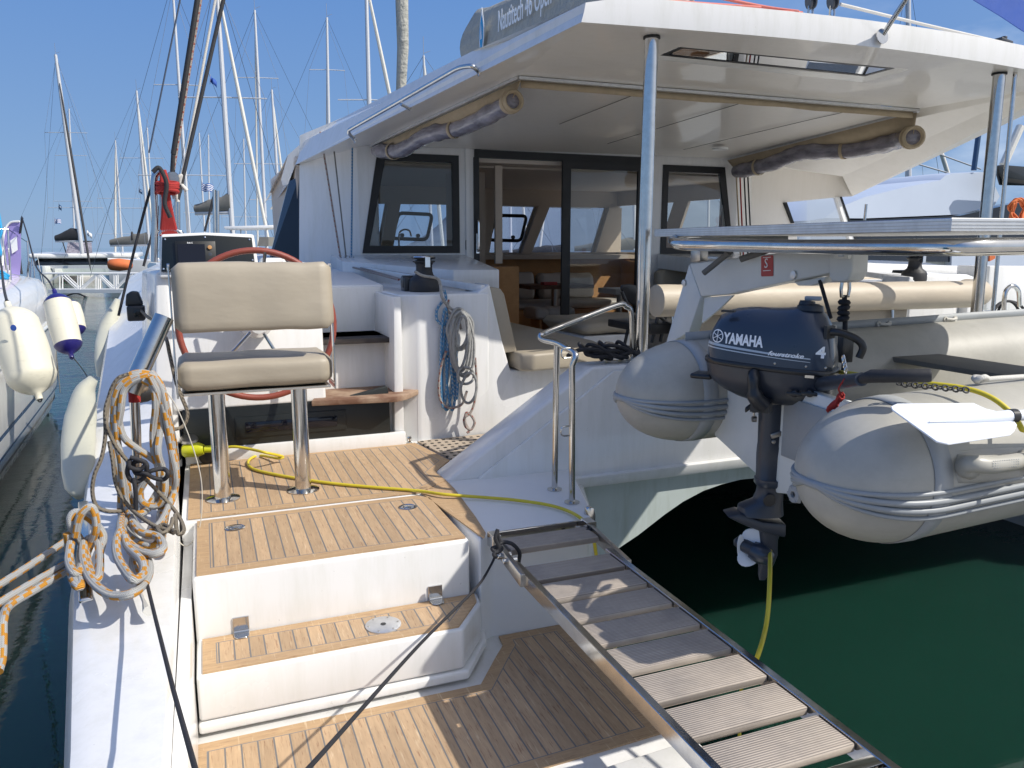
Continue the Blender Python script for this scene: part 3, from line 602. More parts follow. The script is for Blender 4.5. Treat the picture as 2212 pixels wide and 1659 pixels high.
# door frames
b = B(); t = .07
b.box(DR[0], DR[1], YB-.015, YB+.03, DR[3]-.05, DR[3]+.03); b.box(DR[0]-.01, DR[0]+.05, YB-.015, YB+.03, .9, DR[3]-.05); b.box(DR[1]-.05, DR[1], YB-.015, YB+.03, .9, DR[3]-.05)
df = b.build('door_frame', 'frameblack', cat)
b = B(); xs0, xs1 = 3.72, 4.74
b.box(xs0, xs0+.10, YB-.05, YB-.018, .92, 3.12); b.box(xs1-.08, xs1, YB-.05, YB-.018, .92, 3.12); b.box(xs0+.1, xs1-.08, YB-.05, YB-.018, 3.04, 3.12); b.box(xs0+.1, xs1-.08, YB-.05, YB-.018, .92, 1.0)
sd = b.build('sliding_door', 'frameblack', cat); b = B(); b.box(xs0+.1, xs1-.08, YB-.037, YB-.031, 1.0, 3.04); b.build('door_pane', 'glass', sd)
b = B(); b.tube(fillet([(2.745, YB-.02, 2.48), (2.745, YB-.06, 2.47), (2.745, YB-.06, 2.16), (2.745, YB-.02, 2.15)], .02), .011, 8); b.box(2.728, 2.762, YB-.03, YB-.012, 2.13, 2.34); b.build('door_handle', 'chrome', cat, bevel=.002, seg=1)
b = B(); b.box(2.615, 2.66, YB-.014, YB-.001, 2.17, 2.27); b.build('light_switch', 'black', cat, bevel=.004)
b = B(); b.box(2.62, 2.66, YB-.02, YB-.001, .9, 3.3); b.build('bulkhead_strip', 'gel', cat)
for s in (0, 1):
    m = lambda *p: mpt(p, s)
    b = B(); b.prism([m(1.5, 8.0, 1.95), m(.93, 8.35, 1.95), m(1.0, 8.35, 3.3), m(1.5, 8.0, 3.5)], (0, .05, 0)); b.build('cabin_corner', 'gel', cat, smooth=0)
    # cabin side with tinted side window
    if s == 0:
        b = B(); b.prism([m(.93, 8.35, 1.95), m(.62, 8.55, 1.95), m(.90, 8.6, 2.87), m(.98, 8.4, 2.9)], (0, .04, 0)); b.build('side_window', 'winwrap', cat)
        b = B(); b.prism([m(.62, 8.56, 1.95), m(.96, 12.5, 2.0), m(1.2, 12.4, 2.75), m(.90, 8.6, 2.86)], (.03, 0, 0)); b.build('side_glazing', 'winwrap', cat)
# rope-guides (halyards) at the port corner of the cabin
hd = []
for i, (xt, xb, mt, r) in enumerate(((683, 748, 'ropered', .009), (708, 760, 'grey', .007), (752, 771, 'ropeblue', .009))):
    top = py_(xt+10, 308, 7.93); bot = py_(xb-12, 560, 7.75); b = B(); b.tube([top+V(0, 0, .1), bot], r, 8); tag(b.build('control_line', mt, None, smooth=60), ['thin pinkish flecked control line running down the cabin corner', 'thin grey control line between the pink and the blue one on the cabin corner', 'thin blue control line running down beside the port cabin window'][i], 'rope', 'control lines on the port cabin corner')
b = B()
for i in range(3): c = py_(741+i*9.5, 562, 7.7); b.lathe([(.035, -.02), (.022, -.008), (.022, .008), (.035, .02)], c, (1, 0, 0), 18)
b.build('deck_organiser', 'rubber', cat)
b = B(); a = py_(742, 572, 7.6); e = V(1.33, 5.72, 1.96); b.tube([a, e+V(.02, 0, 0)], .008, 6); b.tube([a+V(.06, 0, 0), e+V(.05, 0, 0)], .007, 6)
tag(b.build('deck_line', 'ropered', None), 'flecked line lying on the port side deck, leading to the winch', 'rope')
for i, (xt, xb, mt) in enumerate(((1590, 1600, 'plugg'), (1598, 1606, 'redrope'), (1607, 1616, 'ropeblack'), (1615, 1624, 'ropeblack'))):
    if mt == 'plugg': mt = 'stormcanvas'
    top = py_(xt, 372, 7.93); bot = py_(xb, 560, 7.75); b = B(); b.tube([top, bot], .009, 8)
    tag(b.build('halyard', mt, None), ['tan line nearest the starboard cabin window', 'dark red line running down the starboard cabin corner', 'left of the two black lines on the starboard cabin corner', 'right of the two black lines on the starboard cabin corner'][i], 'rope', 'lines on the starboard cabin corner')

# --- hardtop over the cockpit
A = V(2.0, 4.06, 3.40); MID = V(3.78, 3.87, 3.40)
F = py_(638, 356, 8.35); Ft = py_(657, 304, 8.35); At = V(2.01, 4.05, 3.40+.085)
T1 = pz(1120, 163, 3.40); T2 = pz(1985, 235, 3.40); T3 = py_(800, 312, 7.97); T4 = py_(1575, 341, 7.97)
K0 = px_(2212, 204, 6.62); K1 = px_(1820, 381, 6.78); L0 = px_(2212, 249, 7.0); L1 = px_(1841, 424, 7.05); K0 = K0+(K0-K1)*.7; L0 = L0+(L0-L1)*.8
# aft fascia: bottom edge A-MID-AR, top edge set from the photo at the same plane
FN = 16
def fy(t): return 4.06-.17*math.sin(math.pi*min(1, t*1.02))
FB = [V(2.0+4.15*t/FN, fy(t/FN), 3.40) for t in range(FN+1)]; FB[0] = A; AR = FB[-1]
ft = [V(2.03, 4.07, 3.505), V(2.10, 4.04, 3.545), V(3.78, 3.90, 3.55), V(6.2, 4.1, 3.56)]
FTp = [p+V(.01, .004, .15) for p in FB]; FTp[0] = ft[0]; ft[1] = FTp[1]; ft[2] = FTp[FN//2]; ft[3] = FTp[-1]
b = B(); b.grid([FB, [p.lerp(r_, .5)+V(0, -.006, 0) for p, r_ in zip(FB, FTp)], FTp]); b.build('hardtop_fascia', 'gelshine', cat, smooth=60)
# port fascia with its curved front tip
tip = [F, py_(622, 398, 8.75), py_(611, 401, 8.8), py_(607, 388, 8.8), py_(622, 335, 8.6), Ft]
b = B(); b.poly([V(2.03, 4.07, 3.46), A]+tip[:1]+[Ft, ft[0]]); b.poly(tip); b.poly([ft[0], Ft, V(1.25, 8.4, 3.40), V(1.93, 5.7, 3.60), ft[1]])
b.poly([tip[4], Ft, V(1.25, 8.4, 3.40), V(1.2, 12.4, 3.2), V(.9, 12.3, 2.8)]); b.poly([tip[1], V(1.0, 12.4, 2.75), V(1.2, 12.4, 2.75), V(1.05, 8.38, 3.0), F]); b.build('hardtop_side', 'gelshine', cat, smooth=0)
ROOFG = [[V(1.93, 5.7, 3.60), V(3.78, 5.7, 3.66), V(6.3, 5.7, 3.60)], [V(1.25, 8.4, 3.4), V(3.78, 8.4, 3.8), V(6.4, 8.4, 3.4)], [V(1.25, 12.3, 3.1), V(3.78, 12.6, 3.3), V(6.4, 12.3, 3.1)], [V(1.25, 12.5, 2.85), V(3.78, 13.0, 2.9), V(6.4, 12.5, 2.85)]]
# underside: aft band with the skylight opening, port band, starboard band
sk = [pz(*p, 3.405) for p in ((1426, 123), (1868, 168), (1934, 150.5), (1472, 104))]
skO = [pz(*p, 3.40) for p in ((1408, 128), (1862, 178), (1965, 150), (1465, 101))]
b = B(); b.grid(ROOFG); skT = [sk[0]+V(-.05, .60, .165), sk[1]+V(.05, .60, .165), sk[2]+V(.1, 0, .155), sk[3]+V(-.1, 0, .155)]; r0_, r1_ = ROOFG[0][0], ROOFG[0][2]
b.poly(FTp+[skT[2], skT[3], skT[0]]); b.poly([ft[3], r1_, skT[1], skT[2]]); b.poly([r1_, ROOFG[0][1], r0_, skT[0], skT[1]]); b.poly([r0_, ft[0], skT[0]]); b.build('hardtop_roof', 'gel', cat, smooth=0)
b = B(); z = 3.40
b.poly(FB+[skO[2], skO[3], skO[0]]); b.poly([A, skO[0], T1]); b.poly([T1, skO[0], skO[1], T2]); b.poly([AR, T2, skO[1], skO[2]])
b.poly([A, T1, T3, F]); b.poly([T2, AR, K0, K1, T4]); b.poly([K0, L0, L1, K1]); us = b.build('hardtop_underside', 'ceil', cat, smooth=0)
b = B(); b.poly([L0, L1, L1+V(.25, .2, .5), L0+V(.25, 0, .25)]); b.poly([V(6.2, 4.1, 3.56), L0+V(.25, 0, .25), L1+V(.25, .2, .5), V(6.4, 8.4, 3.4)]); b.build('hardtop_side', 'gel', cat, smooth=0)
b = B()
for i in range(4): j = (i+1) % 4; b.poly([skO[i], skO[j], sk[j]+V(0, 0, .012), sk[i]+V(0, 0, .012)]); b.poly([sk[i]+V(0, 0, .012), sk[j]+V(0, 0, .012), skT[j], skT[i]])
sf = b.build('skylight_rim', 'gel', cat, smooth=0)
b = B(); I = inset([(p.x, p.y) for p in sk], .035)
for i in range(4): j = (i+1) % 4; b.poly([sk[i]+V(0, 0, .009), sk[j]+V(0, 0, .009), V(I[j].x, I[j].y, 3.4145), V(I[i].x, I[i].y, 3.4145)])
b.build('skylight_frame', 'frameblack', sf, smooth=0)
b = B(); b.poly([p+V(0, 0, .0115) for p in sk]); b.build('skylight_pane', 'skylight', sf, smooth=0)
# ceiling liner with panel seams
b = B(); up = V(0, 0, -.004); b.poly([T1+up, T2+up, T4+up, T3+up]); ce = b.build('ceiling', 'ceil', cat, smooth=0)
def ceil_pt(px0, py0):
    n = (T2-T1).cross(T3-T1).normalized(); return ppl(px0, py0, T1, n)
b = B()
for a, c in ((q('3', 5, 1008), q('3', 700, 735)), (q('3', 400, 1168), q('3', 1640, 790)), (q('3', 1020, 1217), q('3', 2070, 968)), (q('3', 2070, 968), q('4', 830, 875))):
    p, r = ceil_pt(*a), ceil_pt(*c); b.beam(p+V(0, 0, -.006), r+V(0, 0, -.006), .008, .004)
b.build('ceiling_seam', 'grey', ce)
c = ceil_pt(*q('3', 1320, 1208)); b = B(); b.lathe([(0, 0), (.085, 0), (.08, -.018), (.0, -.02)], c+V(0, 0, -.003), n=28); b.build('ceiling_lamp', 'white', cat)
# awning track all round the inner edge, canvas strip below it
b = B()
for p, r in ((T1, T2), (T2, T4), (T1, T3)): b.beam(p+V(0, 0, -.016), r+V(0, 0, -.016), .03, .022)
b.build('awning_track', 'alu', cat)
def strip(p, r, h, name, mat, dz=-.025, wav=.012, n=24, outward=V(0, .0, 0)):
    b = B(); rows = [[], []]
    for i in range(n+1):
        t = i/n; c = p.lerp(r, t)+V(0, 0, dz); hh = h*(1+.35*noise.noise(Vector((t*9, 2, 1)))); rows[0].append(c); rows[1].append(c+V(0, 0, -hh)+V(wav*noise.noise(Vector((t*14, 7, 1))), wav*noise.noise(Vector((t*14, 1, 1))), 0)+outward)
    b.grid(rows); return b.build(name, mat, None, smooth=70, solid=.003)
tag(strip(T1+V(.03, .03, 0), T2+V(-.03, .03, 0), .05, 'canvas_strip', 'stormcanvas'), 'long narrow tan canvas strip hanging from the track across the whole hardtop', 'canvas strip')
def rolled(pts, r, name, label, endr, flap_pts):
    """rolled up cockpit side screen: canvas flap, clear vinyl roll, straps, turned back end"""
    t = thing(name, pts[0], label, 'awning', 'rolled side screens')
    P = cr(pts, 10); n = len(P); R = [r*(1+.22*noise.noise(Vector((i*.35, 5, 0)))) for i in range(n)]
    b = B(); b.tube(P, R, 16); b.build('clear_roll', 'clear', t, smooth=80)
    b = B(); F1 = cr(flap_pts, 10); m = min(len(F1), n); rows = [[F1[int(i*(len(F1)-1)/(m-1))] for i in range(m)], [], []]
    for i in range(m):
        a = rows[0][i]; c = P[int(i*(n-1)/(m-1))]; rows[1].append(a.lerp(c, .5)+V(.012*noise.noise(Vector((i*.4, 2, 2))), 0, 0)); rows[2].append(c+V(0, 0, r*.3))
    b.grid(rows); b.build('canvas_flap', 'stormcanvas', t, smooth=70, solid=.004)
    for k in (.03, .45, .86):
        i = int(k*(n-1)); c = P[i]; d = (P[min(n-1, i+1)]-P[max(0, i-1)]).normalized(); x = V(0, 0, 1); y = d.cross(x).normalized(); rr = R[i]*1.06
        b = B(); ring = [c+(x*math.cos(a)+y*math.sin(a))*rr for a in [2*math.pi*j/20 for j in range(20)]]
        secs = [[p+d*w+(p-c).normalized()*h for p in ring] for w, h in ((-.016, 0), (-.016, .005), (.016, .005), (.016, 0))]
        b.loft(secs, cap=False); b.build('strap', 'stormcanvas', t)
    d = (P[endr]-P[endr+1 if endr == 0 else endr-1]).normalized(); b = B(); b.lathe([(r*1.1, -.10), (r*1.18, 0), (r*1.0, .01), (r*.85, .0), (r*.6, -.06), (0, -.07)], P[endr]+d*.02, d, 18, cap=False); b.build('canvas_end', 'stormcanvas', t, smooth=60)
    return t
def al(px0, py0, y): return py_(px0, py0, y)
def z2(x, y): return q('2', x, y)
f = T3-T1
ys = [T1.y+f.y*k for k in (0.0, .12, .35, .55, .75, .97)]
lp = [al(*z2(1690, 660), ys[0]+.05), al(*z2(1600, 715), ys[1]), al(*z2(1350, 835), ys[2]+.1), al(*z2(1140, 880), ys[3]), al(*z2(960, 980), ys[4]), al(*z2(800, 985), ys[5])]
fl = [T1+V(.02, 0, -.03), T1.lerp(T3, .12)+V(.02, 0, -.03), T1.lerp(T3, .35)+V(.02, 0, -.03), T1.lerp(T3, .55)+V(.02, 0, -.03), T1.lerp(T3, .75)+V(.02, 0, -.03), T3+V(.02, 0, -.03)]
rolled(lp, .068, 'rolled_side_screen', 'rolled up clear side screen with tan canvas flap along the port side of the hardtop', 0, fl)
def zr(x, y): return q('4', x, y)
f = T4-T2; ys = [T2.y+f.y*k for k in (0.0, .15, .35, .55, .75, .98)]
lp = [al(*zr(1235, 1120), ys[0]+.05), al(*zr(1090, 1150), ys[1]), al(*zr(750, 1220), ys[2]), al(*zr(340, 1240), ys[3]), al(*zr(60, 1340), ys[4]), al(*q('3', 1450, 1400), ys[5])]
fl = [T2.lerp(T4, k)+V(-.02, 0, -.03) for k in (0, .15, .35, .55, .75, 1)]
rolled(lp, .085, 'rolled_side_screen', 'rolled up clear side screen with yellowed canvas flap along the starboard side', 0, fl)
# starboard cabin corner with its glazed opening
c0 = [py_(*p, 8.3) for p in ((1590, 350), (1820, 381), (1841, 424), (1811, 426), (1700, 437), (1716, 482), (1730, 562), (1590, 562))]
b = B(); b.poly([c0[0], c0[1], c0[4]]); b.poly([c0[1], c0[2], c0[3], c0[4]]); b.poly([c0[0], c0[4], c0[5], c0[6], c0[7]]); b.poly([T4, K1, c0[1], c0[0]]); b.poly([K1, L1, c0[2], c0[1]]); b.build('cabin_corner', 'ceil', cat, smooth=0)
g4 = [py_(*p, 8.31) for p in ((1700, 437), (1811, 426), (1856, 562), (1742, 562))]
b = B(); b.poly(g4); cg = b.build('corner_window', 'glass2', cat, smooth=0)
b = B(); b.prism([py_(*p, 8.28) for p in ((1806, 425), (1815, 425), (1862, 562), (1850, 562))], (0, .04, 0)); b.build('corner_window_post', 'white', cg)
b = B(); b.prism([py_(*p, 8.27) for p in ((1815, 425), (1819, 425), (1867, 562), (1862, 562))], (0, .04, 0)); b.prism([py_(*p, 8.27) for p in ((1694, 438), (1700, 437), (1716, 482), (1711, 482))], (0, .04, 0)); b.build('corner_window_seal', 'frameblack', cg)
# rail on the port edge of the roof
def fpl(px0, py0, off=0):
    n = (F-A).cross(ft[0]-A).normalized()
    if n.x > 0: n = -n
    return ppl(px0, py0, A+n*off, n)
r0 = [fpl(*z2(1470, 470), -.005), fpl(*z2(1430, 428), .08), fpl(*z2(1340, 440), .09), fpl(*z2(620, 850), .09), fpl(*z2(618, 870), .08), fpl(*z2(660, 915), -.005)]
b = B(); b.tube(fillet(r0, .07, 6), .0155, 12); b.tube([fpl(*z2(960, 680), .085), fpl(*z2(1020, 712), -.01)], .012, 10)
b.lathe([(0, 0), (.028, 0), (.026, .006), (0, .007)], r0[0], (-1, 0, 0), 16); b.lathe([(0, 0), (.028, 0), (.026, .006), (0, .007)], r0[-1], (-1, 0, 0), 16); b.build('grab_rail', 'steel', cat, smooth=60)
# hardtop posts
for (tx, ty), (bx, by) in (((2.505, 4.165), (2.515, 4.2)), ((5.28, 4.11), (5.31, 4.12))):
    b = B(); b.cyl((bx, by, 1.497), (tx, ty, 3.40), .0405, n=32); po = b.build('hardtop_post', 'steel', cat, smooth=60)
    b = B(); b.lathe([(.041, 0), (.05, 0), (.048, .012), (.041, .013)], (tx, ty, 3.385), n=28, cap=False); b.build('rubber_ring', 'rubber', po)
    b = B(); b.lathe([(.041, 0), (.08, 0), (.08, .008), (.041, .012)], (bx, by, 1.498), n=28, cap=False); b.build('post_flange', 'steel', po)
b = B(); p0 = pz(*q('4', 2068, 592), 3.40); p1 = py_(*q('a2', 1600, 1410), p0.y-.02); b.tube([p0, p1], .014, 10); b.build('support_tube', 'steel', cat)
for c in ((320, 350), (1105, 430)):
    p = pz(*q('4', *c), 3.415); b = B(); b.box(p.x-.02, p.x+.02, p.y-.01, p.y+.012, p.z-.004, p.z+.004); b.build('drain_slot', 'black', cat)
for c in ((1965, 965), (1510, 1192), (1145, 1380)):
    n = (L1-K1).cross(L0-K1).normalized(); p = ppl(*q('4', *c), K1, n); nn = n if n.dot(CAM-p) > 0 else -n; b = B(); b.lathe([(0, 0), (.014, 0), (.012, .008), (0, .009)], p, nn, 12); b.build('snap_stud', 'brownwood', cat)
# bits on the roof: brace, blocks, red lines, white line
pa = py_(*q('4', 985, 300), 3.875); pb = py_(*q('4', 1215, -60), 3.7)
b = B(); b.tube([pa+V(0, .01, 0), pb+(pb-pa)*1.0], .015, 14); b.lathe([(0, 0), (.045, 0), (.045, .006), (.0, .008)], pa+V(-.01, -.005, 0), (0, -1, .1), 24); b.build('roof_brace', 'steel', cat, smooth=60)
for i, (a, c, d) in enumerate((((830, -5), (1500, 78), (1990, 105)), ((1300, -20), (1700, 60), (1960, 95)), ((400, -30), (1100, 25), (1650, 62)))):
    P = [py_(*q('3', *a), 4.35), py_(*q('3', *c), 4.25), py_(*q('3', *d), 4.15)]; b = B(); b.tube(cr(P, 8), .010, 8)
    tag(b.build('traveller_line', 'ropepink', None, smooth=70), ['lowest faded red rope lying across the top of the hardtop', 'faded red rope tied to the shackle, middle of the three on the hardtop', 'uppermost faded red rope, entering from the top edge above the hardtop'][i], 'rope', 'faded red ropes on the hardtop')
for i, c in enumerate(((1965, 10), (2010, 10))):
    p = py_(1752+i*47, 6, 4.15); b = B(); b.lathe([(0, -.02), (.045, -.02), (.05, -.01), (.03, 0), (.05, .01), (.045, .02), (0, .02)], p+V(0, 0, .01), (1, -.3, .2), 22); b.lathe([(0, -.02), (.035, -.02), (.04, -.01), (.025, 0), (.04, .01), (.035, .02), (0, .02)], p+V(.0, .02, .10), (1, -.3, .2), 22)
    bl = tag(b.build('pulley_block', 'engine', None), ['left of the two dark pulley blocks standing on the roof edge', 'right of the two dark pulley blocks standing on the roof edge'][i], 'pulley', 'pulley blocks on the hardtop')
    b = B(); q0 = p+V(0, 0, -.02); b.tube([q0+V(-.014, 0, .0), q0+V(-.018, 0, -.05), q0+V(0, 0, -.075), q0+V(.018, 0, -.05), q0+V(.014, 0, 0)], .007, 8); b.build('shackle', 'steel', bl)
P = [py_(*q('4', 640, 35), 4.2), py_(*q('4', 1300, 195), 4.2), py_(*q('4', 2070, 372), 4.2)]; b = B(); b.tube(cr(P, 6), .011, 8); tag(b.build('mainsheet', 'ropewhite', None), 'thick off white rope stretched from the pulley blocks to the right over the roof', 'rope')
P = py_(*q('4', 1975, 340), 4.25); b = B(); b.obox(P, (.06, 0, -.01), (0, .03, 0), (0, 0, .012)); b.cyl(P+V(0, 0, .01), P+V(0, 0, .035), .02); b.build('cleat', 'engine', cat, bevel=.004)

# --- boom with its sail bag
BX = 3.55
def bx(px0, py0): return px_(px0, py0, BX)
top = [z2(1350, 60), z2(1380, 30)]
prof = [(z2(1322, 200), z2(1322, 180)), (z2(1335, 330), z2(1335, 110)), (z2(1365, 410), z2(1375, 32)), (z2(1430, 385), z2(1430, 22)), (z2(1600, 330), z2(1600, -60)), (z2(1850, 250), z2(1850, -210)), (z2(2150, 150), z2(2150, -380)), (z2(2500, 60), z2(2500, -620))]
b = B(); secs = []
for i, (lo, hi) in enumerate(prof):
    a, c = bx(*lo), bx(*hi); a.z -= .55 if i > 2 else .35; hz = (c.z-a.z)/2; y = (a.y+c.y)/2; zc = (a.z+c.z)/2; w = min(.26, .05+hz*.5) if i < 2 else .28
    secs.append([V(BX+.28+w*(-math.cos(t))*(1-.12*math.sin(t)), y+.05*math.sin(3*t+i), zc+hz*math.sin(t)) for t in [2*math.pi*k/26 for k in range(26)]])
b.loft(secs); bag = b.build('sail_bag', 'bag', cat, smooth=70)
Pt = bx(*z2(1600, 232)); Pu = bx(*z2(1950, 47))
xd = (Pu-Pt).normalized(); yd = V(0, 0, 1); yd = (yd-xd*yd.dot(xd)).normalized()
text('Nautitech 46 Open', .34, 'whitetext', bag, Pt+V(-.016, 0, .04), xd, yd, .001, (Pu-Pt).length/2.65, bold=.003)
e = bx(*z2(1508, 215))+V(-.04, 0, 0); b = B(); b.prism([e+yd*.30, e+xd*.08+yd*.10, e+xd*.09-yd*.08, e-yd*.32, e-xd*.09-yd*.10, e-xd*.08+yd*.08], (-.004, 0, 0)); em = b.build('emblem', 'whitetext', bag)
b = B(); e2 = e+V(-.006, 0, 0); b.prism([e2+yd*.2, e2+xd*.06+yd*.08, e2+xd*.06-yd*.08, e2-yd*.26, e2-xd*.065-yd*.06, e2-xd*.06+yd*.06], (-.004, 0, 0)); b.build('emblem_field', 'bluerope', em)
b = B(); e3 = e+V(-.012, 0, 0); b.prism([e3-xd*.03-yd*.08, e3+xd*.0+yd*.1, e3+xd*.03-yd*.08, e3+xd*.01-yd*.08, e3+yd*.03, e3-xd*.012-yd*.08], (-.003, 0, 0)); b.build('emblem_mark', 'whitetext', em)
b = B(); a = px_(866, 200, 3.78); c = px_(868, 2, 3.78); b.tube([a+(a-c)*.3, a, a.lerp(c, .5)+V(.03, 0, 0), c, c+(c-a)*2], [.06, .095, .11, .12, .1], 16); b.build('furled_genoa', 'bag', cat, smooth=60)

# ================================================================== COCKPIT AND SALOON
b = B(); b.box(1.99, 5.57, 4.3, 7.995, .80, .895); b.build('cockpit_sole', 'nonskid', cat)
b = B(); b.box(1.5, 6.1, 8.06, 11.5, .90, .96); b.build('saloon_floor', 'brownwood', cat)
b = B(); b.box(.95, 6.75, 8.40, 11.35, 3.06, 3.10); b.box(1.5, 6.06, 8.06, 8.4, 3.08, 3.12); b.build('saloon_ceiling', 'ceilint', cat)
b = B(); b.box(.95, .99, 8.4, 11.35, .95, 3.06); b.build('saloon_wall', 'wallint', cat)
b = B(); b.prism([(6.72, 8.4, .95), (6.72, 8.4, 2.08), (6.25, 11.3, 2.12), (6.25, 11.3, .95)], (.04, 0, 0)); b.prism([(6.72, 8.4, 2.84), (6.72, 8.4, 3.08), (6.25, 11.3, 3.08), (6.25, 11.3, 2.84)], (.04, 0, 0)); b.prism([(6.4, 10.3, 2.1), (6.45, 10.0, 2.1), (6.52, 9.7, 2.86), (6.47, 10.0, 2.86)], (.04, 0, 0)); b.prism([(6.72, 8.4, 2.08), (6.68, 8.62, 2.08), (6.68, 8.62, 2.86), (6.72, 8.4, 2.86)], (.04, 0, 0)); b.build('saloon_wall', 'wallint', cat)
YW = 11.3; wins = [(1.65, 2.5, 1.5, 2.35), (2.72, 3.85, 2.58, 3.72), (4.18, 4.82, 4.06, 4.55), (5.05, 6.04, 4.75, 5.81)]
b = B(); b.box(.95, 6.3, YW, YW+.05, 2.81, 3.07); b.box(.95, 6.3, YW, YW+.05, .95, 2.115)
ed = [(.95, .95)]+[e for w in wins for e in ((w[0], w[2]), (w[1], w[3]))]+[(6.3, 6.3)]
for i in range(0, len(ed), 2):
    (t0, b0), (t1, b1) = ed[i], ed[i+1]; b.prism([(t0, YW, 2.81), (t1, YW, 2.81), (b1, YW, 2.115), (b0, YW, 2.115)], (0, .05, 0)); b.prism([(t0+.02, YW-.10, 2.81), (t1-.02, YW-.10, 2.81), (b1-.02, YW-.10, 2.115), (b0+.02, YW-.10, 2.115)], (0, .095, 0)) if t1-t0 < .5 else None
b.build('windscreen_wall', 'wallint', cat)
for w in wins:
    b = B(); b.prism([(w[0], YW+.02, 2.81), (w[1], YW+.02, 2.81), (w[3], YW+.02, 2.115), (w[2], YW+.02, 2.115)], (0, .008, 0)); b.build('windscreen', 'glass2', cat)
for w, c in ((wins[2], ((320, 307), (568, 312), (520, 515), (260, 508))), (wins[1], None)):
    if c: P = [py_(*q('8', *k), YW-.03) for k in c]
    else: P = [py_(*q('7', *k), YW-.03) for k in ((560, 702), (835, 715), (790, 920), (505, 910))]
    fr = fillet([P[0].lerp(P[1], .5)]+P[1:]+[P[0], P[0].lerp(P[1], .5)], .07, 5)[:-1]; b = B(); b.tube(fr, .026, 8, closed=True); hf = b.build('opening_hatch', 'frameblack', cat)
    b = B(); m = (P[2]+P[3])/2; b.lathe([(0, -.01), (.03, -.01), (.03, .02), (0, .02)], m.lerp(P[3], .45)+V(0, -.03, .05), (0, -1, 0), 12); b.lathe([(0, -.01), (.03, -.01), (.03, .02), (0, .02)], m.lerp(P[2], .45)+V(0, -.03, .05), (0, -1, 0), 12); b.build('hatch_latch', 'black', hf)
b = B(); b.box(3.0, 6.3, YW-.62, YW-.002, 2.02, 2.08); b.build('window_shelf', 'wallint', cat)
b = B(); b.box(3.35, 6.25, YW-.45, YW-.40, .96, 2.02); b.prism([(6.12, 10.9, .96), (6.2, 8.6, .96), (6.2, 8.6, 1.9), (6.12, 10.9, 2.0)], (-.03, 0, 0)); b.build('wood_panel', 'brownwood', cat)
b = B(); b.box(3.0, 3.35, 8.3, 10.9, .96, 1.98); b.build('galley_cabinet', 'brownwood', cat)
b = B(); b.box(1.1, 3.0, 10.4, 11.25, .96, 1.9); b.box(1.05, 3.02, 10.35, 11.27, 1.9, 1.94); gy = b.build('galley_counter', 'wallint', cat)
b = B(); c = py_(*q('7', 565, 985), 10.6); b.tube(cr([c+V(0, 0, -.1), c+V(0, 0, .16), c+V(.05, 0, .235), c+V(.14, 0, .23), c+V(.17, 0, .15)], 6), .012, 8); b.build('faucet', 'steel', gy)
b = B(); b.box(3.0, 3.08, 8.12, 8.16, 2.02, 3.06); b.box(2.8, 3.16, 8.9, 9.3, .96, 3.06); b.build('saloon_pillar', 'wallint', cat)
b = B(); b.box(3.5, 6.2, 10.15, 10.84, .96, 1.32); b.build('sofa_base', 'brownwood', cat)
def cush(name, x0, x1, y0, y1, z0, z1, mat, label, cat_='cushion', r=.05, puff=.02, seed=1, group=None, lean=0):
    o = pillow(x0, x1, y0, y1, z0, z1, r, puff, lean, seed=seed).build(name, mat, None, smooth=70); return tag(o, label, cat_, group)
cush('sofa_cushion', 3.5, 6.15, 10.1, 10.82, 1.32, 1.44, 'fabric', 'long grey seat cushion on the sofa inside the saloon', seed=3)
a = py_(*q('8', 305, 985), 10.7); c = py_(*q('8', 615, 765), 10.7); cush('back_cushion', a.x, c.x, 10.55, 10.75, 1.44, c.z, 'fabric', 'grey back cushion on the sofa, left of the table inside the saloon', seed=4, lean=.15)
a = py_(*q('8', 650, 985), 10.7); c = py_(*q('8', 1095, 772), 10.7); cush('back_cushion', a.x, c.x, 10.55, 10.75, 1.44, c.z, 'fabric', 'grey back cushion on the sofa, behind the saloon table post', seed=9, lean=.15)
a = py_(*q('8', 525, 905), 9.9); c = py_(*q('8', 1040, 860), 9.9)
t = thing('saloon_table', (4.35, 9.9, .96), 'dark wooden folding table on a steel leg inside the saloon', 'table'); b = B(); b.box(a.x, c.x, 9.6, 10.25, a.z, a.z+.05); b.build('tabletop', 'darkwood', t, bevel=.008)
b = B(); x = py_(*q('8', 797, 950), 9.9).x; b.cyl((x, 9.9, .96), (x, 9.9, a.z), .05); b.lathe([(0, 0), (.16, 0), (.14, .02), (.05, .05)], (x, 9.9, .96)); b.build('leg', 'steelr', t)
b = B(); c = py_(*q('8', 740, 862), 9.8); b.box(c.x-.1, c.x+.1, 9.7, 9.82, c.z-.03, c.z+.02); tag(b.build('book', 'red', None, bevel=.004), 'small dark red book lying on the saloon table', 'book')
for i, (x0, x1, lb) in enumerate(((632, 740, 'left'), (730, 960, 'right'))):
    a = py_(*q('8', x0, 1165), 9.0); c = py_(*q('8', x1, 1060), 9.0); t = thing('stool', ((a.x+c.x)/2, 9.1, .96), ['narrow grey padded stool at the left end of the saloon table', 'wider grey padded stool right of the narrow one, behind the door frame'][i], 'stool', 'stools by the saloon table')
    pillow(a.x, c.x, 8.95, 9.4, a.z, c.z, .05, .02, seed=i+3).build('seat', 'fabric', t, smooth=70); b = B(); b.box(a.x+.08, c.x-.08, 9.02, 9.32, .962, a.z); b.build('base', 'brownwood', t)
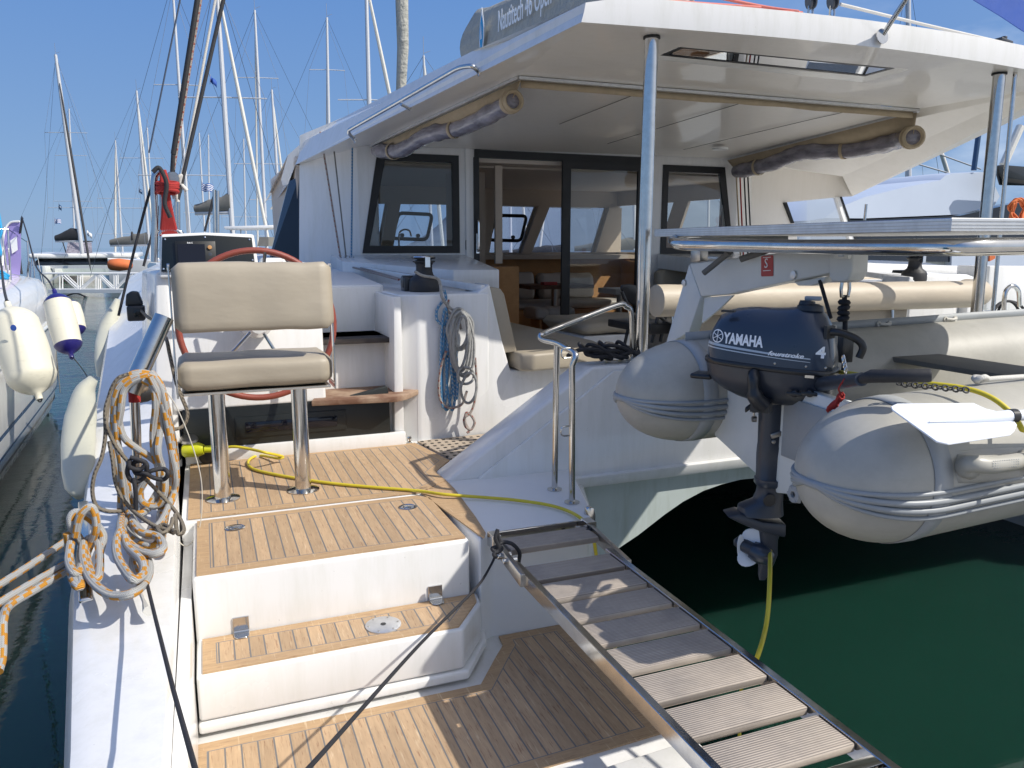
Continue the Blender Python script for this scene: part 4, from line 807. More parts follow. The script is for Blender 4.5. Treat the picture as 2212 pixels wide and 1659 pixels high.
# bench and cushions in the cockpit
b = B(); b.box(2.0, 2.75, 5.4, 7.9, .895, 1.34); b.build('bench', 'gel', cat, bevel=.02)
a = [py_(*q('8', *k), 5.12) for k in ((250, 900), (300, 893), (352, 905), (385, 950), (487, 1410), (478, 1422), (380, 1432))]
b = B(); b.prism(a, (0, 2.7, 0)); tag(b.build('bench_back_cushion', 'vinyl', None, bevel=.02, seg=3), 'beige back cushion leaning against the port cockpit coaming', 'cushion')
pillow_pts = None
b = B(); sc_ = [(2.02, 4.98), (2.10, 4.93), (2.55, 5.02), (2.80, 5.2), (2.86, 5.5), (2.80, 7.4), (2.02, 7.4)]
b.prism([(x, y, 1.345) for x, y in sc_], (0, 0, .125)); tag(b.build('bench_seat_cushion', 'vinyl', None, bevel=.022, seg=3), 'beige seat cushion on the port cockpit bench, lit by a strip of sun', 'cushion')
b = B(); b.box(3.12, 3.75, 6.2, 7.0, .895, 1.42); b.build('cockpit_seat_box', 'gel', cat, bevel=.02)
cush('cockpit_cushion', 3.08, 4.1, 6.15, 7.05, 1.42, 1.55, 'vinyl', 'flat beige cushion on the white box in the middle of the cockpit', seed=6)
b = B(); b.box(4.4, 5.57, 4.9, 7.95, .895, 1.34); b.build('bench', 'gel', cat, bevel=.02)
a = py_(*q('8', 1630, 870), 7.85); c = py_(*q('8', 1640, 752), 7.85); cush('back_cushion', a.x, a.x+1.0, 7.8, 7.95, a.z-.5, c.z, 'vinyl', 'beige back cushion on the bulkhead under the starboard cabin window', seed=7, r=.03, puff=.006)
cush('seat_cushion', 4.3, 5.5, 4.95, 7.8, 1.34, 1.47, 'vinyl', 'large beige seat cushion on the starboard cockpit bench', seed=8)
t = thing('helm_backrest', (3.0, 4.6, 1.5), 'long cream vinyl roll backrest across the aft end of the cockpit', 'backrest')
P = cr([V(2.86, 4.6, 1.838), V(3.6, 4.6, 1.832), V(4.8, 4.6, 1.825), V(5.75, 4.6, 1.82), V(6.02, 4.68, 1.82), V(6.10, 4.85, 1.82)], 8)
b = B(); b.tube([P[0]+V(-.012, 0, 0)]+P, [.085]+[.110+.003*noise.noise(Vector((i*.8, 0, 0))) for i in range(len(P))], 28); b.build('roll', 'vinyl2', t, smooth=60)
b = B(); b.box(3.15, 5.2, 4.62, 4.72, 1.48, 1.76); b.build('lower_panel', 'vinyl', t, bevel=.03, seg=3)
for x in (3.0, 3.95, 5.0, 5.9):
    b = B(); b.cyl((x, 4.58, 1.49), (x, 4.6, 1.74), .013, n=10); b.build('post', 'steel', t)
for i, (x, s) in enumerate(((2.95, 0), (3.15, 1))):
    t = thing('folding_chair', (x, 4.9, .9), ['black folding chair behind the hardtop post, nearest the sliding door', 'black folding chair frame under the left end of the cream roll'][i], 'chair', 'black folding chairs in the cockpit')
    y = 5.3 if s == 0 else 4.85
    if s == 0:
        P = [py_(*q('8', *k), y) for k in ((1340, 900), (1350, 873), (1420, 868), (1490, 885), (1495, 960), (1480, 1035), (1440, 1040), (1380, 1000))]; b = B(); b.prism(P, (0, .03, 0)); b.build('backrest', 'black', t, bevel=.012, seg=3)
        b = B(); b.tube([py_(*q('8', 1345, 930), y), py_(*q('8', 1400, 1060), y), py_(*q('8', 1480, 1190), y)], .014, 8); b.build('frame', 'black', t)
        b = B(); b.tube([py_(*q('8', 1400, 1210), y), py_(*q('8', 1345, 1470), y)], .013, 8); b.build('leg', 'black', t)
        P = [py_(*q('8', 1380, 1190), y), py_(*q('8', 1700, 1200), y)]; b = B(); b.box(P[0].x, P[1].x, y-.1, y+.3, P[0].z-.05, P[0].z+.01); b.build('seat', 'black', t, bevel=.01)
    else:
        for k0, k1 in (((1640, 1130), (1590, 1350)), ((1700, 1130), (1660, 1340)), ((1650, 1130), (1740, 1200)), ((1820, 1010), (1770, 1180))):
            b = B(); b.tube([py_(*q('8', *k0), y), py_(*q('8', *k1), y)], .014, 8); b.build('leg', 'black', t)
        P = [py_(*q('8', 1570, 1190), y), py_(*q('8', 1780, 1270), y)]; b = B(); b.box(P[0].x, P[1].x, y-.02, y+.3, P[1].z, P[0].z); b.build('seat', 'black', t, bevel=.01)
a = py_(*q('8', 1235, 905), 9.3); t = thing('small_table', (a.x+.15, 9.3, .96), 'small white topped pedestal table inside, left of the hardtop post', 'table'); b = B(); b.box(a.x, a.x+.45, 9.1, 9.6, a.z-.07, a.z); b.build('tabletop', 'white', t, bevel=.01)
b = B(); b.cyl((a.x+.2, 9.35, .962), (a.x+.2, 9.35, a.z-.07), .04); b.build('leg', 'steelr', t)

# ================================================================== WINCHES, HANDRAIL, GATE RAILS
def winch(s):
    m = lambda *p: mpt(p, s); c = m(1.458, 5.4, 1.889)
    b = B(); b.lathe([(0, 0), (.106, 0), (.110, .012), (.108, .07), (.098, .09), (.066, .115), (.058, .14), (.057, .185), (.066, .20), (.078, .206), (.078, .213), (.05, .217), (.05, .224), (.080, .230), (.083, .236), (.0, .237)], c, n=40)
    w = b.build('winch', 'rubber', cat, smooth=40); b = B(); b.lathe([(0, .237), (.078, .237), (.072, .246), (.05, .25), (0, .25)], c, n=32); b.box(c.x-.018, c.x+.018, c.y-.10, c.y-.05, c.z+.17, c.z+.243); b.build('winch_cap', 'chrome', w, bevel=.002, seg=1)
    b = B(); k = -.5 if s else .5
    d = m(1.37, 5.5, 1.93); b.box(d.x-.045, d.x+.045, d.y-.06, d.y+.06, 1.89, 1.985); b.cyl((d.x-.05, d.y, 1.955), (d.x+.05, d.y, 1.955), .045, n=18); b.build('rope_clutch', 'black', cat, bevel=.006)
winch(0); winch(1)
c = V(5.85, 6.1, 1.98); b = B()
p0 = py_(*q('r', 300, 1250), 6.0)
for i in range(4):
    o_ = V(.055*i, 0, 0); b.prism([p0+o_+V(0, 0, -.09), p0+o_+V(0, 0, .0), p0+o_+V(0, .03, .035), p0+o_+V(0, .16, .035), p0+o_+V(0, .2, -.09)], (.048, 0, 0))
b.build('clutch_bank', 'black', cat, bevel=.008)
b = B(); p = py_(*q('r', 530, 1300), 5.9); b.tube(cr([p, p+V(-.25, .1, .05), p+V(-.5, .3, .06)], 5), .009, 8); tag(b.build('jib_sheet', 'ropered', None), 'thin red flecked rope at the foot of the starboard winch', 'rope')
b = B()
hp = [V(1.71, 3.5, .9)]+[py_(1236, 790, 3.5), py_(1243, 766, 3.5), py_(1225, 753, 3.6), py_(1203, 741, 3.74), py_(1172, 733, 3.95), py_(1170, 722, 4.0), py_(1195, 712, 4.05), py_(1330, 660, 4.2), py_(1352, 662, 4.22), py_(1364, 680, 4.22), py_(1367, 740, 4.22)]
hp[-1].z = 1.50
b.tube(cr(hp[:1], 1)+cr(hp[1:], 5), .0165, 14)
hr = b.build('handrail', 'steel', cat, smooth=60)
b = B(); b.tube([V(1.718, 3.734, .9), py_(1203, 744, 3.74)], .0165, 14); b.build('handrail_post', 'steel', hr, smooth=60)
for c in ((1.71, 3.5, .893), (1.718, 3.734, .893)):
    b = B(); b.lathe([(.0165, .0), (.040, 0), (.040, .006), (.0165, .01)], c, n=24, cap=False); b.build('rail_foot', 'steel', hr)
for pyy in (772, 1010):
    p = py_(*(q('a6', 1190, 165) if pyy == 772 else q('a6', 1185, 730)), 3.5); b = B(); b.tube(cr([p+V(0, 0, .025), p+V(-.04, .0, .022), p+V(-.05, 0, 0), p+V(-.04, 0, -.022), p+V(0, 0, -.025)], 4), .004, 6); b.build('rail_eye', 'steel', hr)
# port gate: stainless posts, hoop, thick holder tube
GY = 5.85
b = B(); P = [py_(333, 566, GY), py_(335, 470, GY), py_(333, 392, GY), py_(340, 374, GY), py_(350, 368, GY)]; b.tube([P[0]]+cr(P[1:], 5), .0225, 14); gt = b.build('gate_post', 'steel', cat, smooth=60)
b = B(); b.tube([py_(350, 560, GY+.1), py_(349, 384, GY+.1)], .018, 12); b.build('gate_post', 'steel', cat)
b = B(); b.tube(cr([py_(345, 505, GY), py_(352, 498, GY), py_(375, 497, GY), py_(390, 503, GY), py_(397, 516, GY)], 5), .018, 12); b.build('gate_hoop', 'steel', cat, smooth=60)
for x0, y0, x1, y1 in ((386, 560, 385, 392), (381, 560, 379, 420), (464, 520, 462, 410), (470, 520, 470, 412)):
    b = B(); b.tube([py_(x0, y0, GY+1.2), py_(x1, y1, GY+1.2)], .014, 8); b.build('lifeline_stanchion', 'steel', cat)
a0 = py_(355, 684, 3.95); a1 = py_(281, 848, 3.88)
b = B(); b.tube([a0, a0.lerp(a1, .02), a1.lerp(a0, .15), a1], .043, 28); th = b.build('rod_holder_tube', 'steel', cat, smooth=50)
b = B(); b.tube([a1.lerp(a0, .14), a1], .0455, 28); b.build('collar', 'steelr', th)
b = B(); b.tube([a0.lerp(a1, -.001), a0.lerp(a1, -.004)], .034, 20); b.build('tube_mouth', 'engine', th)
bj = py_(299, 832, 3.95); b = B(); b.lathe([(0, -.045), (.03, -.035), (.044, 0), (.03, .035), (0, .045)], bj, (1, .3, 0)); b.build('ball_joint', 'steelr', th)
v0 = py_(297, 1010, 3.95); v1 = py_(291, 868, 3.95); b = B(); b.tube([v0+V(0, 0, -.25), v0, v0.lerp(v1, .5), v1], [.019, .019, .022, .022], 16); b.build('stanchion', 'steel', cat, smooth=60)
b = B(); b.tube([v1, v1+(v1-v0).normalized()*.055], .026, 18); b.build('stanchion_cap', 'redrope', cat)
b = B(); b.lathe([(0, -.05), (.045, -.04), (.05, 0), (.045, .03), (0, .035)], py_(312, 846, 4.05), (1, .5, .2)); b.build('clamp', 'rubber', cat)
# mooring chock on the port bulwark
p = py_(*q('5', 1115, 1140), 5.45); b = B(); b.box(p.x-.05, p.x+.05, 5.40, 5.52, p.z-.02, p.z+.075); b.prism([p+V(-.06, 0, .07), p+V(-.05, 0, .145), p+V(-.02, 0, .165), p+V(.02, 0, .16), p+V(.04, 0, .09), p+V(.04, 0, .07)], (0, .08, 0)); ch = b.build('deck_block', 'black', cat, bevel=.012, seg=3)
b = B(); b.lathe([(.012, 0), (.024, 0), (.024, .01), (.012, .012)], p+V(.012, -.055, .03), (0, -1, 0), 20, cap=False); b.build('block_eye', 'gblack', ch)
b = B(); b.tube(cr([p+V(.02, 0, .05), py_(*q('5', 1210, 1140), 5.2), py_(*q('5', 1262, 1175), 5.0), py_(*q('5', 1350, 1300), 4.2), py_(*q('5', 1385, 1440), 4.1), py_(*q('5', 1430, 1640), 4.05), py_(*q('a4', 1480, 330), 4.0), py_(*q('a4', 1530, 470), 4.0), py_(*q('a4', 1500, 570), 4.0), py_(*q('a4', 1430, 600), 3.98), py_(*q('a4', 1390, 570), 3.95)], 8), .009, 8)
tag(b.build('thin_rope', 'ropetan', None, smooth=70), 'speckled tan rope running from the black deck block down beside the helm seat', 'rope')
b = B(); b.tube(cr([py_(*q('a4', *k), 3.8) for k in ((1340, 270), (1430, 400), (1520, 600), (1590, 800), (1640, 1000), (1650, 1200), (1630, 1400), (1570, 1520), (1510, 1555), (1450, 1500), (1420, 1400))], 8), .0028, 6)
tag(b.build('thin_line', 'twine', None), 'very thin grey cord hanging in a long bow in front of the left seat post', 'cord')
# power inlet
p = py_(*q('a4', 1455, 780), 4.97); b = B(); b.lathe([(0, 0), (.055, 0), (.055, .012), (0, .014)], p, (1, -.2, 0)); b.lathe([(0, .012), (.03, .012), (.032, .05), (0, .05)], p, (1, -.15, 0)); il = b.build('power_inlet', 'black', cat)
b = B(); c = py_(*q('a4', 1540, 690), 4.95); b.lathe([(0, 0), (.055, 0), (.05, .014), (0, .018)], c+V(0, 0, .0), (0, -.25, 1)); b.build('inlet_lid', 'steelr', il)
b = B(); p2 = py_(*q('a4', 1495, 775), 4.93); p3 = py_(*q('a4', 1665, 765), 4.9); b.tube([p2, p2.lerp(p3, .1), p2.lerp(p3, .75), p3], [.034, .043, .043, .03], 16); b.tube([p3, p3+V(.08, 0, -.005)], .022, 12)
tag(b.build('power_plug', 'plug', None, smooth=40), 'yellow green power plug in the socket left of the seat posts', 'plug')
b = B(); c = pz(447, 1005, .94); b.lathe([(0, -.05), (.03, -.045), (.045, -.02), (.045, .03), (.02, .05), (0, .05)], c+V(0, .2, .01), (0, 0, 1)); tag(b.build('rubber_float', 'rubber', None), 'small black rubber ball standing on the teak under the power plug', 'buoy')
zf = .9115
P = [V(p3.x+.08, 4.9, p3.z-.005), py_(505, 965, 4.85), py_(540, 970, 4.8), pz(575, 978, 1.0), pz(610, 986, .94), pz(600, 990, .93), pz(560, 984, zf), pz(537, 995, zf), pz(545, 1012, zf), pz(600, 1026, zf), pz(700, 1042, zf), pz(800, 1052, zf), pz(900, 1060, zf), pz(960, 1068, zf+.01), pz(1040, 1074, .91), pz(1110, 1080, .91), pz(1180, 1090, .91), pz(1225, 1103, .91), pz(1255, 1120, .91), pz(1278, 1145, .86)]
P += [V(1.70, 3.12, .55), V(1.72, 2.8, .02), V(1.78, 2.5, -.15), V(1.72, 2.1, -.2), pz(1600, 1500, .0), py_(1628, 1440, 2.05), py_(1655, 1350, 2.15), py_(1663, 1245, 2.25), py_(1663, 1120, 2.62), py_(1664, 1000, 2.62), py_(1668, 880, 2.62), py_(1700, 815, 2.62), py_(1790, 803, 2.45), py_(1830, 806, 2.2), py_(1900, 816, 2.0), py_(1990, 827, 1.86), py_(2080, 838, 1.75), py_(2140, 858, 1.68), py_(2185, 893, 1.62), py_(2206, 925, 1.58), py_(2225, 970, 1.55), V(2.05, 1.3, 1.2)]
b = B(); b.tube(cr(P, 10), .0085, 10); tag(b.build('power_cable', 'yellow', None, smooth=70), 'long yellow power cable running over the teak deck, past the gangway and over the dinghy', 'cable')

# ================================================================== COILED ROPES ON THE COAMING
def rp(k, pts, Y, r, mat, name, label, group=None, cl=False, n=8, dy=0, zmin=None, seed=0, parent=None, xp=None):
    P = []
    for i, p in enumerate(pts):
        yy = Y+dy*noise.noise(Vector((i*1.7+seed, seed, .5)))
        c = py_(*q(k, *p), yy) if k else py_(*p, yy)
        if zmin and c.z < zmin: c = pz(*(q(k, *p) if k else p), zmin+abs(dy)*.5*(1+noise.noise(Vector((i*1.3, seed, 2)))))
        P.append(c)
    b = B(); b.tube(cr(P, n, cl), r, 10, closed=cl); o = b.build(name, mat, parent, smooth=80)
    return tag(o, label, 'rope', group) if parent is None else o
def coil(name, label, group, loops, k, Y, r, mat, dy, zmin=None):
    lo = [py_(*q(k, *p), Y) for p in loops[0][0]]; c = sum(lo, V(0, 0, 0))/len(lo)
    b = B()
    for i, (pts, cl) in enumerate(loops):
        P = []
        for j, p in enumerate(pts):
            yy = Y-.008*i+dy*noise.noise(Vector((j*1.7+i*5, i, .5))); a = py_(*q(k, *p), yy)
            if zmin and a.z < zmin: a = pz(*q(k, *p), zmin+.02*i*.5+abs(dy)*.4*(1+noise.noise(Vector((j*1.3, i, 2)))))
            P.append(a)
        b.tube(cr(P, 8, cl), r, 10, closed=cl)
    return tag(b.build(name, mat, None, smooth=80), label, 'rope', group)
def ell(cx, cy, rx, ry, n=12, tilt=0, sq=0, seed=0):
    out = []
    for i in range(n):
        a = 2*math.pi*i/n; x = rx*math.cos(a)*(1-sq*math.sin(a)); y = ry*math.sin(a); out.append((cx+x*math.cos(tilt)-y*math.sin(tilt)+rx*.12*noise.noise(Vector((i*.9, seed, 0))), cy+x*math.sin(tilt)+y*math.cos(tilt)))
    return out
YC = 5.03
coil('rope_coil', 'coil of blue flecked rope hanging on the white coaming below the winch', 'coils hanging below the port winch',
  [([(930, 1330), (945, 1400), (905, 1440), (870, 1500), (875, 1580), (930, 1615), (955, 1560)], False)], '7', YC, .0095, 'ropeblue', .01)
coil('rope_coil', 'blue flecked rope hank, lower long loops beside the grey coil', 'coils hanging below the port winch',
  [(ell(300, 260, 40, 320, 14, .03, seed=1), True), (ell(320, 300, 30, 280, 14, -.05, seed=2), True), (ell(275, 200, 25, 360, 14, .02, seed=3), True), (ell(345, 250, 22, 250, 14, -.06, seed=4), True)], 'a6', YC, .0095, 'ropeblue', .025)
coil('rope_coil', 'coil of smooth grey rope with dangling loops below the port winch', 'coils hanging below the port winch',
  [([(690, 1180), (760, 1215), (870, 1235), (900, 1290), (910, 1380), (950, 1450), (1000, 1490), (1060, 1500)], False)]+[(ell(1060, 1660, 105-14*i, 160-6*i, 14, .03, seed=i), True) for i in range(4)], '7', YC-.02, .0095, 'ropegrey', .03)
coil('rope_coil', 'lower hank of smooth grey rope hanging in narrow loops above the teak grate', 'coils hanging below the port winch',
  [(ell(400, 90, 90-16*i, 250-20*i, 12, -.10+.06*i, seed=i+9), True) for i in range(4)]+[(ell(430, 330, 60, 60, 10, 0, seed=5), True), (ell(455, 420, 55, 110, 10, .1, seed=6), True)], 'a6', YC-.04, .0095, 'ropegrey', .03)
coil('rope_coil', 'white rope with red fleck hanging among the grey loops, knotted at its lower end', 'coils hanging below the port winch',
  [([(970, 1410), (960, 1500), (1040, 1560), (1070, 1650)], False)], '7', YC-.01, .0085, 'ropered', .01)
coil('rope_coil', 'white rope with red fleck ending in a figure eight knot above the grate', 'coils hanging below the port winch',
  [([(290, 150), (245, 300), (240, 480), (300, 560), (400, 540), (440, 440)], False), ([(500, 200), (510, 380), (495, 520), (465, 600), (420, 640), (430, 700), (470, 720), (495, 670), (470, 620), (435, 600), (425, 660), (455, 730), (440, 745)], False)], 'a6', YC-.03, .0085, 'ropered', .012)

# black shore cable heap on the transom
b = B(); P = []
for i in range(90):
    a = i*.42; P.append(pz(1290+16*math.cos(a)*(1+.4*math.sin(i*.13))+((i*1.3) % 70)-25, 776+9*math.sin(a), 1.515+.02*(i % 5)+.05*max(0, math.sin(a*.5))))
P = [V(2.14+.005*i+.11*math.cos(i*.8)*(1+.3*math.sin(i*.3)), 4.21+.06*math.sin(i*.8), 1.515+.075*abs(math.sin(i*.4))*(1+.5*math.sin(i*1.3))) for i in range(66)]
b.tube(cr(P, 5), .0115, 8); tag(b.build('hose_coil', 'ropeblack', None, smooth=70), 'untidy heap of black hose on the white transom beside the handrail', 'hose')
b = B(); b.tube([p+V(0, 0, 0) for p in [py_(*q('c', 60, 1490), 4.3)+V(.05*math.cos(a), 0, .045*math.sin(a)-.02) for a in [math.pi*k/10 for k in range(11)]]], .014, 8); tag(b.build('hose_end', 'yellow', None), 'short yellow hose end behind the black hose heap', 'hose')

# grey orange mooring rope: coil on the rod holder and turns on the cleat
ZB = .985
coil('mooring_rope_coil', 'big coil of grey rope with orange flecks hanging from the stainless tube', 'grey and orange mooring rope',
 [([(1215, 150), (1060, 160), (960, 280), (925, 560), (950, 850), (985, 1100), (990, 1290), (1060, 1450), (1190, 1560), (1310, 1530), (1340, 1330), (1430, 1090), (1430, 800), (1375, 500), (1320, 260)], True),
  ([(1190, 190), (1010, 230), (960, 420), (975, 560), (1020, 680), (1120, 760), (1240, 840), (1320, 920), (1330, 1060), (1260, 1190), (1150, 1290), (1070, 1230), (1040, 1040), (985, 860), (950, 600), (970, 340), (1100, 200)], True),
  ([(1200, 165), (1040, 200), (945, 330), (935, 600), (985, 830), (1010, 1040), (1040, 1240), (1110, 1380), (1210, 1470), (1290, 1420), (1320, 1250), (1400, 1060), (1405, 820), (1350, 560), (1300, 300)], True),
  ([(1210, 170), (1030, 260), (985, 450), (950, 700), (960, 900), (1030, 1120), (1060, 1290), (1000, 1400), (1090, 1500), (1240, 1560), (1320, 1460), (1360, 1260), (1420, 1000), (1390, 700), (1330, 400), (1280, 230)], True),
  ([(1235, 140), (1310, 240), (1350, 420), (1370, 640), (1410, 820), (1440, 1000), (1400, 1160), (1330, 1330), (1240, 1440)], False),
  ([(1170, 200), (1250, 260), (1270, 420), (1250, 620), (1260, 800), (1300, 950), (1290, 1100), (1200, 1240), (1130, 1300)], False),
  ([(1220, 170), (1290, 330), (1310, 560), (1290, 780), (1330, 930), (1350, 1080), (1300, 1220), (1180, 1210), (1140, 1120), (1200, 1000)], False),
  ([(1000, 1300), (980, 1400), (1010, 1480), (1100, 1570), (1230, 1620), (1330, 1580), (1290, 1480), (1150, 1440), (1080, 1360)], False),
  ([(985, 1420), (950, 1520), (960, 1640), (1010, 1740), (1090, 1830), (1170, 1780), (1160, 1680), (1050, 1570), (1020, 1480)], False)],
 'a4', 3.84, .0158, 'ropeor', .05, ZB)
coil('rope_coil', 'tan speckled rope wound loosely over the grey and orange coil', None,
 [([(1050, 150), (960, 190), (900, 300), (880, 430), (870, 560), (900, 650), (960, 760), (1050, 870), (1150, 970), (1270, 1090), (1390, 1220), (1470, 1330), (1500, 1430), (1450, 1450), (1430, 1300)], False),
  ([(890, 330), (860, 450), (860, 650), (830, 830), (770, 980), (755, 1120), (790, 1230), (880, 1270), (1000, 1270)], False),
  ([(890, 700), (920, 860), (940, 1020), (990, 1150), (1080, 1260), (1180, 1340), (1280, 1400), (1350, 1420), (1420, 1450)], False),
  ([(1430, 1440), (1340, 1380), (1290, 1410), (1330, 1450), (1390, 1400), (1410, 1330)], False)], 'a4', 3.70, .0085, 'ropetan', .04, ZB+.05)
coil('rope_coil', 'black cord knotted round the middle of the orange flecked coil', None,
 [([(1060, 850), (1040, 960), (1090, 1030), (1170, 1000), (1200, 900), (1150, 860), (1090, 880), (1110, 960), (1180, 960), (1260, 1000), (1340, 1010), (1370, 960), (1330, 925), (1240, 940), (1170, 980)], False), ([(1090, 1000), (1105, 1100), (1110, 1260)], False), ([(1060, 830), (1130, 850), (1190, 880), (1140, 930), (1060, 910), (1050, 860)], False)], 'a4', 3.66, .010, 'ropeblack', .03)
# cleat
b = B(); ca, cb = pz(*q('a4', 680, 1200), 1.0), pz(*q('a7', 535, 420), .99); b.beam(ca, cb, .045, .018); 
for t_ in (.33, .66): c = ca.lerp(cb, t_); b.cyl(V(c.x, c.y, .9), c, .018)
b.build('mooring_cleat', 'steel', cat, bevel=.008, seg=3)
coil('mooring_rope_turns', 'turns of grey and orange mooring rope wound round the steel cleat', 'grey and orange mooring rope',
 [([(420, 0), (430, 100), (440, 200), (460, 300), (500, 330), (500, 220), (510, 100), (560, 30), (610, 60), (620, 200), (600, 290), (550, 200), (520, 80), (440, -60), (470, -130), (560, -90), (640, 10), (620, 120)], False),
  ([(520, 60), (520, 170), (560, 280), (640, 360), (730, 390), (830, 370), (900, 310), (930, 220), (900, 140), (850, 120), (830, 190), (860, 290), (900, 320)], False),
  ([(440, 60), (430, 180), (480, 250), (540, 120), (600, -40), (570, -160), (500, -110), (470, 20)], False)], 'a7', 3.3, .0158, 'ropeor', .03, 1.02)
for i, (pts, lb) in enumerate((([(-60, 350), (0, 318), (200, 190), (420, 40)], 'upper straight length of orange flecked mooring rope between cleat and left edge'),
   ([(-60, 470), (0, 430), (200, 310), (400, 195)], 'middle straight length of orange flecked mooring rope between cleat and left edge'),
   ([(440, 220), (230, 345), (60, 450), (20, 540), (15, 640), (10, 780), (-10, 860)], 'lowest length of grey and orange mooring rope, bending down at the left edge'))):
    P = [pz(*q('a7', *p), 1.0) for p in pts]
    if i == 2:
        P = [pz(*q('a7', *p), .99) for p in pts[:3]]+[py_(*q('a7', *p), P[2].y-.12-.05*j) for j, p in enumerate(pts[3:])]
    b = B(); b.tube(cr(P, 8), .0145, 10); tag(b.build('mooring_rope', 'ropeor', None, smooth=80), lb, 'rope', 'grey and orange mooring rope')
# black lines leading aft
P = [pz(*q('a7', 870, 130), 1.02), pz(*q('a7', 960, 500), 1.05), pz(*q('a7', 1080, 980), 1.10), pz(*q('a7', 1230, 1520), 1.18)]
b = B(); b.tube(P, .006, 8); tag(b.build('mooring_line', 'ropeblack', None, smooth=70), 'thin black line running straight down the port bulwark from the rope coil', 'rope')
P = [pz(*q('a7', 850, 290), .97), pz(*q('a7', 905, 430), .965)]; b = B(); b.tube(P, .010, 8); b.tube([P[1], P[1].lerp(P[0], -.35)], [.011, .02], 8)
tag(b.build('rope_end', 'ropewhite', None), 'frayed white rope end lying on the bulwark beside the black line', 'rope')
P = [V(1.17, 3.22, .89), py_(*q('a8', 870, 240), 3.12), py_(*q('a8', 830, 340), 3.0), py_(*q('a8', 740, 470), 2.85), py_(*q('a8', 400, 810), 2.35), py_(*q('a8', -200, 1480), 1.6), py_(*q('a8', -500, 1800), 1.35)]
b = B(); b.tube(cr(P, 6), .0058, 8); tag(b.build('mooring_line', 'ropeblack', None, smooth=70), 'thin black line slanting across the steps from the gangway hinge to the lower left', 'rope')

# ================================================================== GANGWAY
gw = thing('gangway', (1.35, 2.2, .8), 'stainless steel gangway with weathered grooved wooden slats leading aft from the stern', 'gangway')
XL, XR = 1.145, 1.575; G0, G1 = 2.86, .35
def gz(y): return .905-(2.86-y)*.012
for x in (XL, XR):
    b = B(); b.beam((x, G0, gz(G0)-.03), (x, G1, gz(G1)-.03), .028, .058); b.build('side_rail', 'steel', gw, bevel=.002, seg=1)
b = B(); b.beam((XL+.01, 3.20, .885), (XL-.02, G0-.12, gz(G0)-.03), .022, .055); b.build('hinge_arm', 'steelr', gw, bevel=.002); b = B(); b.beam((XR+.06, 3.18, .885), (XR+.02, G0-.15, gz(G0)-.03), .022, .055); b.build('hinge_arm', 'steelr', gw, bevel=.002)
b = B(); b.box(XL-.01, XR+.08, 3.185, 3.198, .855, .915); b.box(XL-.012, XL+.03, 3.12, 3.19, .86, .925); b.box(XR+.03, XR+.08, 3.12, 3.19, .86, .925); b.cyl((XL-.035, 3.0, .88), (XL+.03, 3.0, .88), .014); b.cyl((XL-.035, 2.93, .885), (XL+.03, 2.93, .885), .012); b.build('hinge_bracket', 'steel', gw, bevel=.002, seg=1)
ys = []
yy = 3.155
b = B(); b.box(XL+.03, XR+.03, 3.0, 3.145, .872, .902); b.build('slat', 'slat', gw, bevel=.006)
sp = .178; y = G0-.035
for i in range(13):
    y1 = y-.145; z = gz(y-.07)-.007
    if i == 8:
        b = B(); b.box(XL+.014, XR-.014, y-.06, y-.02, z-.03, z+.006); b.box(XL+.014, XR-.014, y-.10, y-.07, z-.03, z+.004); b.build('cross_bar', 'steel', gw, bevel=.003); y -= .12; y1 = y-.145
    b = B(); b.box(XL+.016, XR-.016, y1, y, z-.026, z); b.build('slat', 'slat', gw, bevel=.006, seg=2); y -= sp
coil('lashing', 'black cord tied round the left hinge of the gangway', 'black lashings on the gangway hinges', [([(880, 100), (890, 160), (880, 200), (850, 215), (880, 240), (910, 215), (890, 190), (930, 175), (980, 190), (1020, 240), (1015, 300)], False), ([(885, 95), (870, 150), (890, 215), (860, 250), (880, 270)], False)], 'a8', 2.98, .0085, 'ropeblack', .02)
coil('lashing', 'black cord looped over the right hinge of the gangway', 'black lashings on the gangway hinges', [([(1380, 190), (1410, 130), (1460, 95), (1490, 110), (1500, 145)], False)], 'a8', 3.1, .0085, 'ropeblack', .0)
b = B(); p = py_(*q('a6', 1335, 1400), 3.3); b.prism([p+V(-.025, 0, .05), p+V(-.02, 0, .075), p+V(.0, 0, .085), p+V(.02, 0, .075), p+V(.03, 0, .04), p+V(.035, 0, -.12), p+V(-.02, 0, -.12)], (0, .03, 0)); b.build('quarter_cleat', 'steel', cat, bevel=.006)

# ================================================================== DAVIT, SOLAR PANEL, SUPPORT TUBE
DX = 2.45
def dpt(x, y): return px_(*q('a1', x, y), DX)
arm = [dpt(*p) for p in ((480, 492), (1050, 425), (1640, 358), (1650, 570), (1220, 655), (800, 745), (575, 762))]
b = B(); b.prism([p+V(-.03, 0, 0) for p in arm], (.07, 0, 0)); dv = b.build('davit', 'davit', cat, bevel=.01)
b = B(); foot = V(DX-.03, 4.14, 1.49); b.prism([p+V(-.03, 0, 0) for p in (dpt(480, 492), dpt(575, 762), dpt(480, 1050))]+[foot+V(0, -.03, 0), foot+V(0, .10, 0), dpt(290, 1130)+V(-.03, 0, 0)], (.07, 0, 0)); b.build('davit_leg', 'davit', dv, bevel=.008)
hd_ = [dpt(*p) for p in ((1640, 358), (1842, 362), (1832, 560), (1800, 630), (1740, 648), (1660, 640), (1640, 600))]; b = B(); b.prism([p+V(-.04, 0, 0) for p in hd_], (.09, 0, 0)); hh = b.build('davit_head', 'davit', dv, bevel=.012, seg=3)
